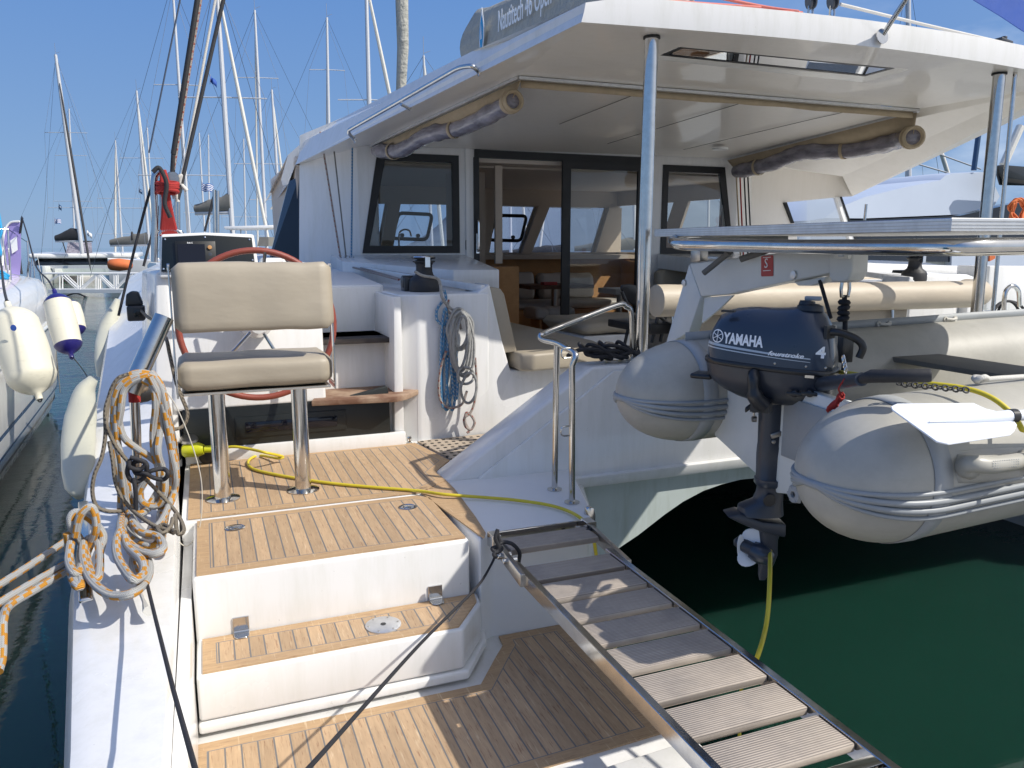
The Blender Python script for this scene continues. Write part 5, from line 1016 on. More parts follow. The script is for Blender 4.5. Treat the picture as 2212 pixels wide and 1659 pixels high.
b = B(); b.prism([dpt(*p)+V(-.042, 0, 0) for p in ((1720, 372), (1840, 372), (1845, 400), (1835, 456), (1720, 458), (1712, 430))], (-.02, 0, 0)); b.build('sheave_cover', 'davit', hh, bevel=.006)
b = B(); b.prism([dpt(*p)+V(-.064, 0, 0) for p in ((1764, 396), (1806, 396), (1806, 438), (1764, 438))], (-.002, 0, 0)); b.build('label_plate', 'silver', hh)
b = B(); b.prism([dpt(*p)+V(-.006, 0, 0) for p in ((575, 770), (810, 750), (700, 860), (555, 980))], (.012, 0, 0)); b.build('gusset', 'davit', dv)
b = B(); b.prism([dpt(*p)+V(0, 0, 0) for p in ((1290, 640), (1560, 600), (1540, 640), (1440, 675), (1330, 675))], (.05, 0, 0)); b.build('sheave_box', 'davit', dv, bevel=.006)
b = B(); b.prism([dpt(*p)+V(-.0315, 0, 0) for p in ((1078, 438), (1090, 432), (1172, 425), (1176, 432), (1176, 590), (1170, 596), (1082, 598), (1077, 590))], (-.0015, 0, 0)); stk = b.build('sticker', 'red', dv)
pS = dpt(1103, 528)+V(-.034, 0, 0); xd = (dpt(1176, 430)-dpt(1078, 438)).normalized(); up_ = V(0, 0, 1)
text('S', .062, 'whitetext', stk, pS, xd, up_, .0005, .9)
for c in ((1095, 445, 1158, 440), (1095, 552, 1158, 548)): b = B(); b.beam(dpt(c[0], c[1])+V(-.034, 0, 0), dpt(c[2], c[3])+V(-.034, 0, 0), .001, .003); b.build('sticker_line', 'whitetext', stk)
for c in ((445, 650), (1347, 585)): b = B(); b.lathe([(0, 0), (.019, 0), (.017, .008), (0, .01)], dpt(*c)+V(-.031, 0, 0), (-1, 0, 0), 18); b.build('bolt', 'alu', dv)
b = B(); b.prism([dpt(*p)+V(-.03, 0, 0) for p in ((495, 350), (575, 350), (570, 472), (490, 480))], (.05, 0, 0)); b.build('panel_bracket', 'steelr', dv, bevel=.003)
b = B(); sh = dpt(1722, 640); b.tube([sh+V(-.015, 0, .03), sh+V(-.022, 0, -.03), sh+V(-.018, 0, -.06), sh+V(.018, 0, -.06), sh+V(.022, 0, -.03), sh+V(.015, 0, .03)], .007, 8); b.cyl(sh+V(-.03, 0, .022), sh+V(.03, 0, .022), .008); b.build('shackle', 'steel', dv)
lo = px_(*q('a1', 1712, 1260), DX+.02)
b = B(); P = [sh+V(0, 0, -.055), sh+V(0, 0, -.09), sh.lerp(lo, .5), lo]; b.tube(P, .010, 8); 
for k in range(4): b.lathe([(0, -.014), (.02, -.01), (.026, 0), (.02, .01), (0, .014)], sh+V(0, 0, -.085-.022*k), (.2*(-1)**k, .1, 1), 12)
tag(b.build('lifting_rope', 'ropeblack', None, smooth=70), 'thick black lifting rope with a knot hanging from the davit head', 'rope')
b = B(); b.tube([px_(*q('a1', 1510, 630), DX), px_(*q('a1', 1600, 940), DX)], .008, 8); tag(b.build('tackle_line', 'ropeblack', None), 'thinner black line hanging from the middle of the davit arm', 'rope')
b = B(); b.obox(lo+V(.0, 0, .04), (.03, 0, 0), (0, .016, 0), (0, 0, .06)); b.tube([lo+V(0, 0, -.02), lo+V(-.01, 0, -.10)], .009, 8); b.build('lifting_block', 'black', dv, bevel=.01)
# support tube and panel
TU = [pd(1700, 520, 4.15), pd(1500, 512, 4.2), pd(1462, 518, 4.08), pd(1456, 523, 4.0), pd(1475, 528, 3.9), pd(1560, 530, 3.66), pd(1750, 533, 3.1), pd(1930, 534, 2.68), pd(2020, 534, 2.52), py_(2090, 533.5, 1.80), py_(2212, 532, 1.78), py_(2600, 529, 1.78)]
b = B(); b.tube(cr(TU, 6), .0285, 20); tube_ = b.build('panel_support_tube', 'steel', cat, smooth=70)
Cc = pd(2053, 500, 2.37); Lc = pd(1413, 511.5, 4.3); Rc = V(Cc.x+1.6, Cc.y-.0, Cc.z+.01); R2 = Lc+(Rc-Cc); hgt = V(0, 0, .0405)
b = B(); b.prism([Cc, Lc, R2, Rc], hgt); sp_ = b.build('solar_panel', 'alu', cat, bevel=.002, seg=1)
b = B()
for k in (.010, .020, .031):
    b.beam(Cc.lerp(Lc, .002)+V(-.0012, -.0006, k), Lc+V(-.0012, -.0006, k), .002, .0016); b.beam(Cc+V(0, -.0015, k), Rc+V(0, -.0015, k), .002, .0016)
b.build('frame_groove', 'steelr', sp_)
b = B(); c4 = [Cc, Lc, R2, Rc]; ce_ = sum(c4, V(0, 0, 0))/4; b.prism([p+(ce_-p)*.03+V(0, 0, .041) for p in c4], (0, 0, .001)); b.build('solar_cells', 'screen', sp_)
b = B(); b.tube(cr([pd(1630, 540, 3.62), pd(1665, 537, 3.6), pd(1600, 560, 3.7)], 5), .016, 8); b.tube(cr([pd(1575, 545, 3.75), pd(1545, 570, 3.85), pd(1520, 590, 3.9)], 5), .015, 8); b.build('cable_conduit', 'grey', tube_)
P = [pd(1620, 536, 3.6), pd(1650, 541, 3.55), pd(1700, 538, 3.5), pd(1780, 541, 3.4), pd(1850, 538, 3.3)]; b = B(); b.tube(cr(P, 5), .006, 6); b.build('wiring', 'ropeblack', tube_)

# ================================================================== DINGHY
dg = thing('inflatable_dinghy', (2.9, 2.3, 1.2), 'grey inflatable dinghy hanging from the davit, cone ended tubes pointing left', 'dinghy')
TR = .208
def dtube(yc, zc, x0, x1, name, toe, TR=.208, CL=.40):
    """sponson along +x, ellipsoidal end cap at the left"""
    def cen(x): return V(x, yc+toe*(x-x0), zc+.02*(x-x0))
    def rad(x):
        d = x-x0
        return TR*max(0, 1-(1-min(1, d/CL))**2.2)**(1/2.1) if d < CL else TR
    xs = [x0+CL*(1-math.cos(math.pi/2*i/14)) for i in range(15)]+[x0+CL+(x1-x0-CL)*i/10 for i in range(1, 11)]
    b = B(); secs = [[cen(x)+V(0, math.cos(a)*rad(x), math.sin(a)*rad(x)) for a in [2*math.pi*k/48 for k in range(48)]] for x in xs]
    b.loft(secs); t = b.build(name, 'hypalon', dg, smooth=80)
    sg = -1
    for j, (a0, w) in enumerate(((-2, .008), (-9, .011), (-16, .011), (-23, .008))):
        a = math.radians(a0); P = []
        for x in xs[1:]:
            if name == 'far_tube' and x > x0+.62: break
            r_ = rad(x); P.append(cen(x)+V(0, -math.cos(a)*(r_+.002), math.sin(a)*(r_+.002)))
        dz0 = math.sin(a)*.05*4; P = [cen(x)+V(-.001, math.cos(a)*(rad(x)+.002), math.sin(a)*(rad(x)+.002)) for x in xs[13:0:-1]]+[cen(x0)+V(-.003, .0, math.sin(a)*.03)]+P
        b = B(); b.tube(P, w, 8); b.build('rub_strake', 'hypdark', t, smooth=80)
    for x in (x0+CL*.86,):
        b = B(); secs = [[cen(xx)+V(0, math.cos(a)*(rad(xx)+.002), math.sin(a)*(rad(xx)+.002)) for a in [2*math.pi*k/48 for k in range(48)]] for xx in (x-.035, x, x+.035)]
        b.loft(secs, cap=False); b.build('seam_band', 'hypseam', t, smooth=80, solid=.0015)
    return t, cen
TR = .236
near, cn = dtube(1.83, 1.485, 1.715, 4.6, 'near_tube', .03, TR, .34)
near.name = 'side_tube'
far, cf = dtube(2.95, 1.555, 1.67, 4.6, 'far_tube', -.01, .228, .36)
far.name = 'side_tube'
# ledge with laced eyelets on top of the far tube
def fl_(x0, x1, yc, h, nm):
    b = B(); n = 20; rows = [[V(x0+(x1-x0)*i/n, yc+.006*math.sin(i), 1.783+.02*(x0+(x1-x0)*i/n-1.7)-.012+dz) for i in range(n+1)] for dz in (0, h)]
    b.grid(rows); o = b.build(nm, 'hypdark', dg, solid=.004)
    return o
lf_ = fl_(1.98, 4.5, 2.93, .05, 'lacing_flap')
for x in (2.12, 2.75, 3.1, 3.55):
    z = 1.783+.02*(x-1.7)+.014; b = B(); b.lathe([(.008, -.003), (.013, -.003), (.013, .003), (.008, .003)], (x, 2.925, z), (0, -1, 0), 16); b.lathe([(.008, -.003), (.013, -.003), (.013, .003), (.008, .003)], (x+.07, 2.925, z), (0, -1, 0), 16); b.tube([(x, 2.92, z), (x+.035, 2.912, z-.003), (x+.07, 2.92, z)], .007, 8); b.build('lacing', 'ropewhite', lf_)
b = B(); b.prism([V(2.06, 1.95, 1.66), V(2.06, 2.82, 1.70), V(2.06, 2.80, 1.38), V(2.06, 2.38, 1.24), V(2.06, 1.97, 1.34)], (.045, 0, 0)); trn = b.build('transom', 'davit', dg, bevel=.006)
b = B(); b.prism([V(2.056, 2.02, 1.62), V(2.056, 2.36, 1.635), V(2.056, 2.36, 1.40), V(2.056, 2.02, 1.39)], (-.004, 0, 0)); b.build('motor_pad', 'hypdark', trn, bevel=.002)
b = B(); b.prism([V(2.09, 1.97, 1.34), V(2.09, 2.38, 1.235), V(2.09, 2.80, 1.38)], (2.6, 0, .05)); b.build('hull_bottom', 'davit', dg)
b = B(); c = ppl(*q('a3', 718, 905), V(2.055, 2.3, 1.4), V(1, 0, 0)); b.lathe([(.012, 0), (.04, 0), (.034, .012), (.014, .014), (.012, .0)], c, (-1, 0, 0), 6, cap=False)
for k in range(6): a = k*math.pi/3; b.beam(c+V(-.012, math.cos(a)*.014, math.sin(a)*.014), c+V(-.012, math.cos(a)*.032, math.sin(a)*.032), .004, .006)
b.build('drain_fitting', 'hypseam', trn)
b = B(); b.lathe([(0, 0), (.012, 0), (.012, .002), (0, .002)], c, (-1, 0, 0), 12); b.build('drain_hole', 'black', trn)
b = B(); b.box(3.0, 3.3, 1.98, 2.78, 1.665, 1.69); b.build('thwart', 'grey', dg, bevel=.006)
# carrying handle on the near tube
def nsurf(px0, py0, off=0):
    r = ray(px0, py0); c0 = cn(2.4); oy, oz = CAM.y-c0.y, CAM.z-c0.z; a = r.y**2+r.z**2; bq = oy*r.y+oz*r.z; cc = oy*oy+oz*oz-(TR+off)**2; D = bq*bq-a*cc
    if D < 0: D = 0
    return CAM+r*((-bq-math.sqrt(D))/a)
hb = B(); 
for k, off in ((1.0, .003), (.84, .008)):
    cx, cy, w, h = 1985, 725, 262*k, 118*k
    rows = []
    for j in range(7):
        row = []
        for i in range(13):
            u = -1+2*i/12; v = -1+2*j/6; sx_ = math.copysign(1-(1-abs(u))**1.0, u); row.append(nsurf(*q('a3', cx+w*u*(1-.06*abs(v)**4), cy+h*v*(1-.06*abs(u)**4)+u*(-14)), off))
        rows.append(row)
    hb.grid(rows)
hpch = hb.build('handle_patch', 'hypalon', dg, smooth=80, solid=.005)
P = [nsurf(*q('a3', *p), o) for p, o in (((1850, 740), .0), ((1835, 720), .03), ((1880, 705), .055), ((1980, 715), .065), ((2090, 705), .065), ((2190, 690), .055), ((2230, 680), .03), ((2240, 680), 0))]
b = B(); b.tube(cr(P, 6), [.034 if abs(i-21) > 14 else .026 for i in range(43)], 14); hnd = b.build('carrying_handle', 'hypalon', hpch, smooth=70)
b = B()
for j in range(4):
    for i in range(12):
        c = nsurf(*q('a3', 2010+i*15, 690+j*15-i*1.2), .0905); b.lathe([(0, 0), (.0022, 0), (0, .001)], c, (0, -1, .2), 6)
b.build('handle_grip_dots', 'hypdark', hnd)['kind'] = 'stuff'
b = B(); P = [nsurf(*q('a3', *p), .0) for p in ((2110, 860), (2135, 960), (2080, 1060))]
# chafe patch and grab line knot on top of near tube
P = [cn(2.45)+V(0, .02, TR+.01), cn(2.5)+V(0, -.0, TR+.018), cn(2.75)+V(0, -.01, TR+.012), cn(3.3)+V(0, -.02, TR+.012), cn(4.3)+V(0, -.02, TR+.012)]; b = B(); b.tube(cr(P, 6), .009, 8); b.tube(cr([P[0], P[0]+V(-.03, -.02, .01), P[0]+V(-.01, -.03, .02), P[0]+V(.03, -.01, .01), P[0]+V(.01, .02, .01)], 5, True), .010, 8, closed=True)
tag(b.build('grab_line', 'ropewhite', None, smooth=70), 'knotted off white grab line along the top of the near dinghy tube', 'rope')
# oar
oa = thing('oar', tuple(cn(2.4)+V(0, 0, TR)), 'white plastic oar blade lying on the near dinghy tube', 'oar')
bl = [ppl(*q('a3', *p), cn(2.4)+V(0, -.10, TR+.035), V(0, -.35, 1)) for p in ((1340, 330), (1380, 312), (1620, 310), (1880, 308), (1960, 345), (2110, 380), (2165, 450), (2148, 490), (2120, 515), (1720, 576), (1640, 560), (1350, 352))]
b = B(); b.prism(bl, (0, .001, -.005)); b.build('blade', 'oar', oa, bevel=.0015, seg=1)
a_, c_ = ppl(*q('a3', 1590, 432), cn(2.4)+V(0, -.10, TR+.040), V(0, -.35, 1)), ppl(*q('a3', 2120, 395), cn(2.4)+V(0, -.10, TR+.042), V(0, -.35, 1)); dr = (c_-a_).normalized()
b = B(); b.tube([a_, a_.lerp(c_, .5), c_], [.002, .014, .019], 14); b.tube([c_, c_+dr*1.2], .0165, 14); b.build('shaft', 'oar', oa, smooth=60); b = B(); b.tube([c_-dr*.005, c_+dr*.02], .021, 14); b.build('collar', 'black', oa)

# ================================================================== OUTBOARD ENGINE
O = V(1.94, 2.48, 0); KS = 1.08; au = V(.61, -.79, 0).normalized(); bu = V(-.79, -.61, 0).normalized(); TL = .055
ob = thing('outboard_engine', (1.94, 2.48, 1.0), 'dark blue four stroke outboard engine hanging on the dinghy transom', 'outboard engine')
NC = V(FW.x, FW.y, 0).normalized(); OC = O+RT*.125
def L3(u, v, z, tilt=True): return OC+au*(u*KS)+bu*(v*KS)+V(0, 0, 2.2-(2.207-z)*KS-(TL*u if tilt else 0))
ST = [(-.232, 1.838, .035, 1.815), (-.222, 1.90, .075, 1.80), (-.195, 1.95, .10, 1.797), (-.15, 1.978, .117, 1.795), (-.08, 1.990, .125, 1.795), (0, 1.993, .127, 1.795), (.06, 2.00, .125, 1.795), (.10, 2.018, .118, 1.795), (.14, 2.012, .108, 1.795), (.175, 1.975, .095, 1.795), (.195, 1.93, .085, 1.797), (.208, 1.86, .06, 1.80)]
def interp(u, k):
    for i in range(len(ST)-1):
        if u <= ST[i+1][0]: t = max(0, (u-ST[i][0])/(ST[i+1][0]-ST[i][0])); return ST[i][k]*(1-t)+ST[i+1][k]*t
    return ST[-1][k]
def cowl_v(u, z):
    zt, w, zb = interp(u, 1), interp(u, 2), interp(u, 3); t = min(.999, max(0, (z-zb)/(zt-zb))); return w*(1-t**2.6)**(1/2.2)*(1-.06*t)
us = [ST[0][0]+(ST[-1][0]-ST[0][0])*(.5-.5*math.cos(math.pi*i/26)) for i in range(27)]
b = B(); secs = []
for u in us:
    zt, w, zb = interp(u, 1), interp(u, 2), interp(u, 3); sec = []
    for k in range(29):
        a = math.pi*k/28; ca, sa = math.cos(a), math.sin(a); t = abs(sa)**.8; sec.append(L3(u, math.copysign(w*(1-t**2.6)**(1/2.2)*(1-.06*t), ca) if abs(ca) > 1e-6 else 0, zb+(zt-zb)*t))
    sec.append(L3(u, -w*.6, zb-.004)); sec.append(L3(u, w*.6, zb-.004)); secs.append(sec)
b.loft(secs); cw = b.build('cowl', 'navy', ob, smooth=75)
def band(z0, z1, grow, name, mat, par, sh=1.0):
    b = B(); secs = []
    n = 44
    for z, g in ((z0, grow*.6), (z0+.003, grow), (z1-.003, grow), (z1, grow*.6)):
        sec = []
        for k in range(n):
            a = 2*math.pi*k/n; ca, sa = math.cos(a), math.sin(a); u = -.012+(.222*sh+g)*math.copysign(abs(ca)**.62, ca); v = (.122*sh+g)*math.copysign(abs(sa)**.62, sa); sec.append(L3(u, v, z))
        secs.append(sec)
    b.loft(secs); return b.build(name, mat, par, smooth=50)
band(1.780, 1.800, .008, 'cowl_seal', 'black', cw)
# lower pan
b = B(); secs = []
for z, g, sh in ((1.781, .004, 0), (1.74, -.004, 0), (1.71, -.015, .01), (1.685, -.035, .03), (1.665, -.06, .05), (1.655, -.085, .06)):
    sec = []
    for k in range(44):
        a = 2*math.pi*k/44; ca, sa = math.cos(a), math.sin(a); sec.append(L3(-.012+sh+(.222+g)*math.copysign(abs(ca)**.62, ca), (.122+g*.8)*math.copysign(abs(sa)**.62, sa), z))
    secs.append(sec)
b.loft(secs); pan = b.build('lower_cowl', 'engine', ob, smooth=60)
def side(u, z, off=.003): return L3(u, cowl_v(u, z)+off, z)
def bend_side(u0, z0):
    def f(p):
        d = p; u = (d-O).dot(au); z = d.z+TL*u; return side(u, z, .0025+(0 if True else 0))
    return f
def stext(s, size, u, z, mat='whitetext', sx=1, shear=0, par=None, bold=0):
    return text(s, size, mat, par or cw, L3(u, .2, z), au, V(0, 0, 1), .0, sx, bend=lambda p: side((p-OC).dot(au)/KS, 2.207-(2.2-p.z-TL*(p-OC).dot(au)/KS*0)/KS+TL*(u)/KS, .003), shear=shear, bold=bold)
stext('YAMAHA', .055, -.155, 1.862, sx=.66, bold=.0022)
stext('fourstroke', .023, .004, 1.838, sx=1.25, shear=.4, bold=.0006)
# round emblem
b = B(); n = 28
def disc(u0, z0, r0, r1):
    vs = []
    for r in (r0, r1):
        vs.append([side(u0+r*math.cos(a), z0+r*math.sin(a), .003) for a in [2*math.pi*k/n for k in range(n+1)]])
    b.grid(vs)
disc(-.182, 1.881, .0195, .0235)
for k in range(3):
    a = k*math.pi/3+math.pi/6; P = [side(-.182+t*math.cos(a)*.019, 1.881+t*math.sin(a)*.019, .004) for t in (-1, -.5, 0, .5, 1)]; b.tube(P, .0014, 6)
b.build('emblem', 'whitetext', cw)
b = B()
for z0, z1 in ((1.848, 1.858), (1.838, 1.843)):
    b.grid([[side(-.222+i*.0135, z0+(-.0125)*i/27, .0022) for i in range(28)], [side(-.222+i*.0135, z0+(z1-z0)*(1-.6*i/27)+(-.0125)*i/27, .0022) for i in range(28)]])
b.build('stripe', 'silver', cw)
b = B()
for i in range(3): b.lathe([(0, 0), (.005, 0), (.004, .003), (0, .004)], L3([-.03, .07, .13][i]+.06, cowl_v([-.03, .07, .13][i]+.06, 1.81), 1.812), tuple(bu), 10)
b.build('fasteners', 'steelr', cw)
# '4' on the front quarter
p4 = L3(.212, .02, 1.86); text('4', .072, 'whitetext', cw, L3(.196, .078, 1.845), au*.25-bu*.9, V(0, 0, 1), .001, 1.2) if 0 else stext('4', .056, .158, 1.845, sx=1.1, bold=.002)
b = B(); b.lathe([(0, -.03), (.05, -.03), (.046, -.012), (.03, -.004), (0, -.004)], L3(.115, .015, 2.022), (.05, 0, 1), 24); b.lathe([(0, -.008), (.032, -.008), (.028, .008), (0, .011)], L3(.105, .02, 2.02), (.1, 0, 1), 10); b.build('fuel_cap', 'black', cw)
b = B(); b.obox(L3(.12, .0, 2.036), au*.03, bu*.012, V(0, 0, .008)); b.build('vent_screw', 'hypseam', cw, bevel=.004)
b = B(); b.obox(L3(-.15, .085, 1.973), au*.025, bu*.012, V(0, 0, .004)); b.build('air_slot', 'black', cw)
b = B(); s0 = L3(.185, .055, 1.93); b.lathe([(0, 0), (.035, 0), (.032, .012), (0, .014)], s0, tuple((au*.9+bu*.5)), 4); b.tube(cr([s0, s0+au*.04, s0+au*.08+V(0.02, 0, -.02), s0+au*.10+V(.03, 0, -.05), s0+au*.09+V(.03, 0, -.09)], 6), .014, 12); b.build('starter_handle', 'black', ob, smooth=60)
b = B(); b.obox(L3(-.205, .0, 1.765), au*.012, bu*.075, V(0, 0, .012)); b.build('cowl_latch', 'silver', pan, bevel=.004)
b = B(); b.obox(L3(-.255, 0, 1.715), au*.045, bu*.05, V(0, 0, .011)); b.build('rear_grip', 'black', pan, bevel=.01, seg=3)
b = B(); P = [L3(-.04, .125, 1.77, False), L3(-.035, .145, 1.75, False), L3(-.025, .145, 1.69, False), L3(.005, .13, 1.655, False)]; b.tube(cr(P, 5), [.022]*9+[.03]*7, 12); b.obox(L3(-.01, .115, 1.655, False), au*.035, bu*.03, V(0, 0, .022)); b.build('shift_lever', 'black', pan, smooth=50)
for du, dz in ((.10, 1.71), (.15, 1.715)):
    b = B(); c = L3(du, .112, dz, False); b.lathe([(0, 0), (.016, 0), (.013, .02), (0, .022)], c, tuple(bu), 14); b.beam(c+bu*.02-au*.028, c+bu*.02+au*.028, .01, .014); b.build('choke_knob', 'black', pan, bevel=.003)
b = B(); b.obox(L3(.145, .116, 1.772, False), au*.016, bu*.004, V(0, 0, .005)); b.build('latch_tab', 'steel', pan)
# leg
def lleg(px0, py0): p = ppl(px0, py0, O, NC); return (p-O).dot(RT), p.z
def legsec(z, c, wu, wv, n=24, e=.8):
    o = O+RT*c; return [o+RT*(wu*math.copysign(abs(math.cos(a))**e, math.cos(a)))+NC*(wv*math.copysign(abs(math.sin(a))**e, math.sin(a)))+V(0, 0, z) for a in [2*math.pi*k/n for k in range(n)]]
def LEG(name, rows, mat, par=ob):
    b = B(); secs = []
    for (xl, xr, y, wv) in rows:
        (a, z), (c, _) = lleg(*q('a3', xl, y)), lleg(*q('a3', xr, y)); secs.append(legsec(z, (a+c)/2, (c-a)/2, wv))
    b.loft(secs); return b.build(name, mat, par, smooth=50)
LEG('swivel_neck', [(470, 670, 255, .05), (478, 668, 290, .055), (482, 655, 305, .05)], 'steelr')
lg = LEG('leg', [(484, 655, 300, .05), (480, 652, 420, .05), (475, 640, 570, .048), (472, 640, 590, .05), (466, 632, 640, .047), (462, 625, 790, .045), (456, 640, 800, .05), (456, 642, 820, .05), (470, 635, 850, .045), (462, 632, 900, .05), (440, 628, 945, .055), (345, 630, 980, .06), (338, 632, 1030, .065)], 'engine')
LEG('leg_flange', [(452, 645, 798, .055), (450, 650, 830, .055), (460, 640, 845, .05)], 'navy', lg)
b = B(); pts = [ppl(*q('a3', *p), O, NC) for p in ((250, 1030), (340, 1008), (480, 1060), (632, 1075), (630, 1165), (480, 1130), (340, 1075))]
b.prism([p-NC*.05 for p in pts], NC*.10); b.build('cavitation_plate', 'engine', lg, bevel=.01)
LEG('gearcase_strut', [(475, 625, 1130, .028), (482, 600, 1200, .026), (490, 598, 1300, .022), (475, 575, 1360, .015), (472, 540, 1430, .008), (480, 520, 1465, .004)], 'engine', lg)
c0, c1 = ppl(*q('a3', 432, 1265), O, NC), ppl(*q('a3', 585, 1325), O, NC); ax = (c1-c0); ax = (ax+NC*-.06)
b = B(); b.lathe([(0, -.005), (.036, .0), (.040, .02), (.041, .04), (.037, .06), (.025, .085), (0, .095)], c0, tuple(ax), 24); b.build('gearcase', 'navy', lg, smooth=60)
pr_ = c0-ax.normalized()*.03
b = B(); b.lathe([(0, -.05), (.02, -.04), (.028, 0), (.028, .03), (0, .03)], pr_, tuple(ax), 18); prp = b.build('propeller', 'engine', ob)
for tx, ty, w in ((350, 1255, .036), (430, 1335, .034), (462, 1175, .026)):
    tip = ppl(*q('a3', tx, ty), O, NC); d = (tip-pr_); cc = pr_+d*.72; d.normalize(); sd_ = d.cross(NC).normalized(); R_ = (tip-pr_).length*.62
    P = [cc+d*(R_*math.cos(a))+sd_*(w*1.6*math.sin(a))+NC*(.012*math.sin(a)) for a in [2*math.pi*k/18 for k in range(18)]]; b = B(); b.prism(P, NC*.006); b.build('propeller_blade', 'oar', prp, bevel=.001, seg=1)
# clamp bracket
b = B(); P = [ppl(*q('a3', *p), O+NC*.03, NC) for p in ((640, 300), (700, 285), (830, 262), (880, 290), (885, 335), (800, 350), (770, 560), (740, 580), (670, 560), (640, 545))]; b.prism([p-NC*.04 for p in P], NC*.12); b.build('clamp_bracket', 'engine', ob, bevel=.01)
b = B(); p = ppl(*q('a3', 432, 325), O, NC); b.obox(p, RT*.025+V(0, 0, .02), NC*.01, V(0, 0, .01)); b.cyl(p, p+RT*.05, .006); b.build('tilt_lever', 'black', ob, bevel=.005)
b = B(); p = ppl(*q('a3', 447, 355), O, NC); p2 = ppl(*q('a3', 447, 415), O, NC); b.cyl(p, p2, .004); b.lathe([(0, -.01), (.012, -.008), (.012, .008), (0, .01)], p, tuple(RT), 12); b.lathe([(0, -.01), (.012, -.008), (.012, .008), (0, .01)], p2, tuple(RT), 12); b.build('clamp_screw', 'steelr', ob)
b = B(); p = ppl(*q('a3', 605, 545), O-NC*.05, NC); b.beam(p+V(0, 0, .01)-RT*.03, p+RT*.03+V(0, 0, .03), .012, .02); b.cyl(p-RT*.02-V(0, 0, .01), p-RT*.02-V(0, 0, .01)-NC*.012, .008); b.build('lock_lever', 'steelr', lg, bevel=.003)
b = B(); p = ppl(*q('a3', 548, 945), O-NC*.058, NC); b.lathe([(0, 0), (.026, 0), (.024, .003), (0, .004)], p, tuple(-NC), 20); b.build('exhaust_port', 'black', lg)
p0 = L3(.15, .02, 1.73, False); p1 = pd(*q('a3', 1150, 155), 2.45); p2 = pd(*q('a3', 1210, 135), 2.42); p3 = pd(*q('a3', 1605, 130), 2.35)
b = B(); b.tube([p0, p1], [.028, .022], 12); tl = b.build('tiller_arm', 'engine', ob, smooth=50); b = B(); b.tube([p1, p1.lerp(p2, .5), p2, p3.lerp(p2, .04), p3], [.015, .018, .021, .021, .019], 16); b.build('tiller_grip', 'rubber', tl, smooth=50)
b = B(); P = []
c = [pd(*q('a3', 1040, 150), 2.55), pd(*q('a3', 1000, 215), 2.6), pd(*q('a3', 1020, 260), 2.62), pd(*q('a3', 985, 310), 2.65), pd(*q('a3', 930, 350), 2.7)]
b.tube(cr(c[:3], 6), .003, 6); cc = cr(c[2:], 10); 
for i in range(110): t = i/110*(len(cc)-1); k = int(t); p = cc[k].lerp(cc[min(k+1, len(cc)-1)], t-k); P.append(p+V(.011*math.cos(i*1.1), .004*math.sin(i), .011*math.sin(i*1.1)))
b.tube(P, .0035, 6); tag(b.build('kill_cord', 'redrope', None, smooth=70), 'coiled red kill cord hanging beside the engine clamp', 'cord')
b = B(); P = [pd(*q('a3', 1030, 20), 2.62), pd(*q('a3', 1045, 95), 2.62)]
for i in range(6):
    t = i/5; c = P[0].lerp(P[1], t); b.tube([c+V(.007*math.cos(a)*(1 if i % 2 else .3), .007*math.cos(a)*(.3 if i % 2 else 1), .012*math.sin(a)) for a in [2*math.pi*k/10 for k in range(10)]], .0025, 6, closed=True)
tag(b.build('lifting_chain', 'steel', None), 'short steel chain under the black lifting rope, right of the engine', 'chain')
b = B(); P = [pd(*q('a3', 1400, 185), 2.42), pd(*q('a3', 1620, 205), 2.4), pd(*q('a3', 1830, 225), 2.38)]
for i in range(14):
    t = i/13; c = P[0].lerp(P[2], t); b.tube([c+V(.013*math.cos(a), .004*math.sin(a), .008*math.sin(a)*(1 if i % 2 else .4)) for a in [2*math.pi*k/10 for k in range(10)]], .003, 6, closed=True)
tag(b.build('security_chain', 'black', None), 'dark security chain lying along the dinghy under the yellow cable', 'chain')

# ================================================================== NEIGHBOURING YACHT AND FENDERS
ny = thing('moored_sailboat', (-2.6, 9, 0), 'white yacht hull with navy stripe moored close by on the left, fenders along its side', 'sailboat', None)
NS = 1.364
def nv(p): return V(p[0]*NS, p[1]*NS, 2.2-(2.2-p[2])*NS)
def nx(y): return -1.60-(y-5)*.040 if y < 11.8 else -1.872-(y-11.8)**1.6*.35
NYs = [3.0, 5, 7, 9, 10.5, 11.6, 12.2, 12.7, 13.0]
def nsec(y):
    x = nx(y); k = 1
    zt = 1.55+.028*(y-5)
    return [(-5.4, zt+.1), (x-.6, zt+.10), (x-.30, zt+.07), (x-.10, zt+.02), (x-.03, zt-.07), (x+.0, zt-.3), (x+.03, zt*.55), (x, .45), (x-.10, .10), (x-.4, -.3), (-5.4, -.3)]
b = B(); b.loft([[nv((px0, y, z)) for px0, z in nsec(y)] for y in NYs]); b.build('hull', 'gelshine', ny, smooth=50)
def nstripe(z0, z1, mat, name, off=.004):
    b = B(); rows = [[], []]
    for y in [3+.35*i for i in range(29)]:
        x = nx(y)
        def xx(z):
            zt = 1.55+.028*(y-5); pts = [(zt*.55, x+.03), (.45, x), (.10, x-.10), (-.3, x-.4)]
            for (za, xa), (zb, xb) in zip(pts[:-1], pts[1:]):
                if z >= zb: t = (z-zb)/(za-zb); return xb+(xa-xb)*t
            return pts[-1][1]
        rows[0].append(nv((xx(z0)+off, y, z0))); rows[1].append(nv((xx(z1)+off, y, z1)))
    b.grid(rows); b.build(name, mat, ny, smooth=60)
nstripe(.36, .60, 'navyst', 'hull_stripe'); nstripe(-.05, .22, 'rubber', 'boot_stripe')
b = B(); b.tube([nv((nx(y)+.035, y, 1.12+.02*(y-5))) for y in (3, 5, 7, 9, 10.5, 11.5)], .028, 10); b.build('rubbing_strake', 'oldgel', ny)
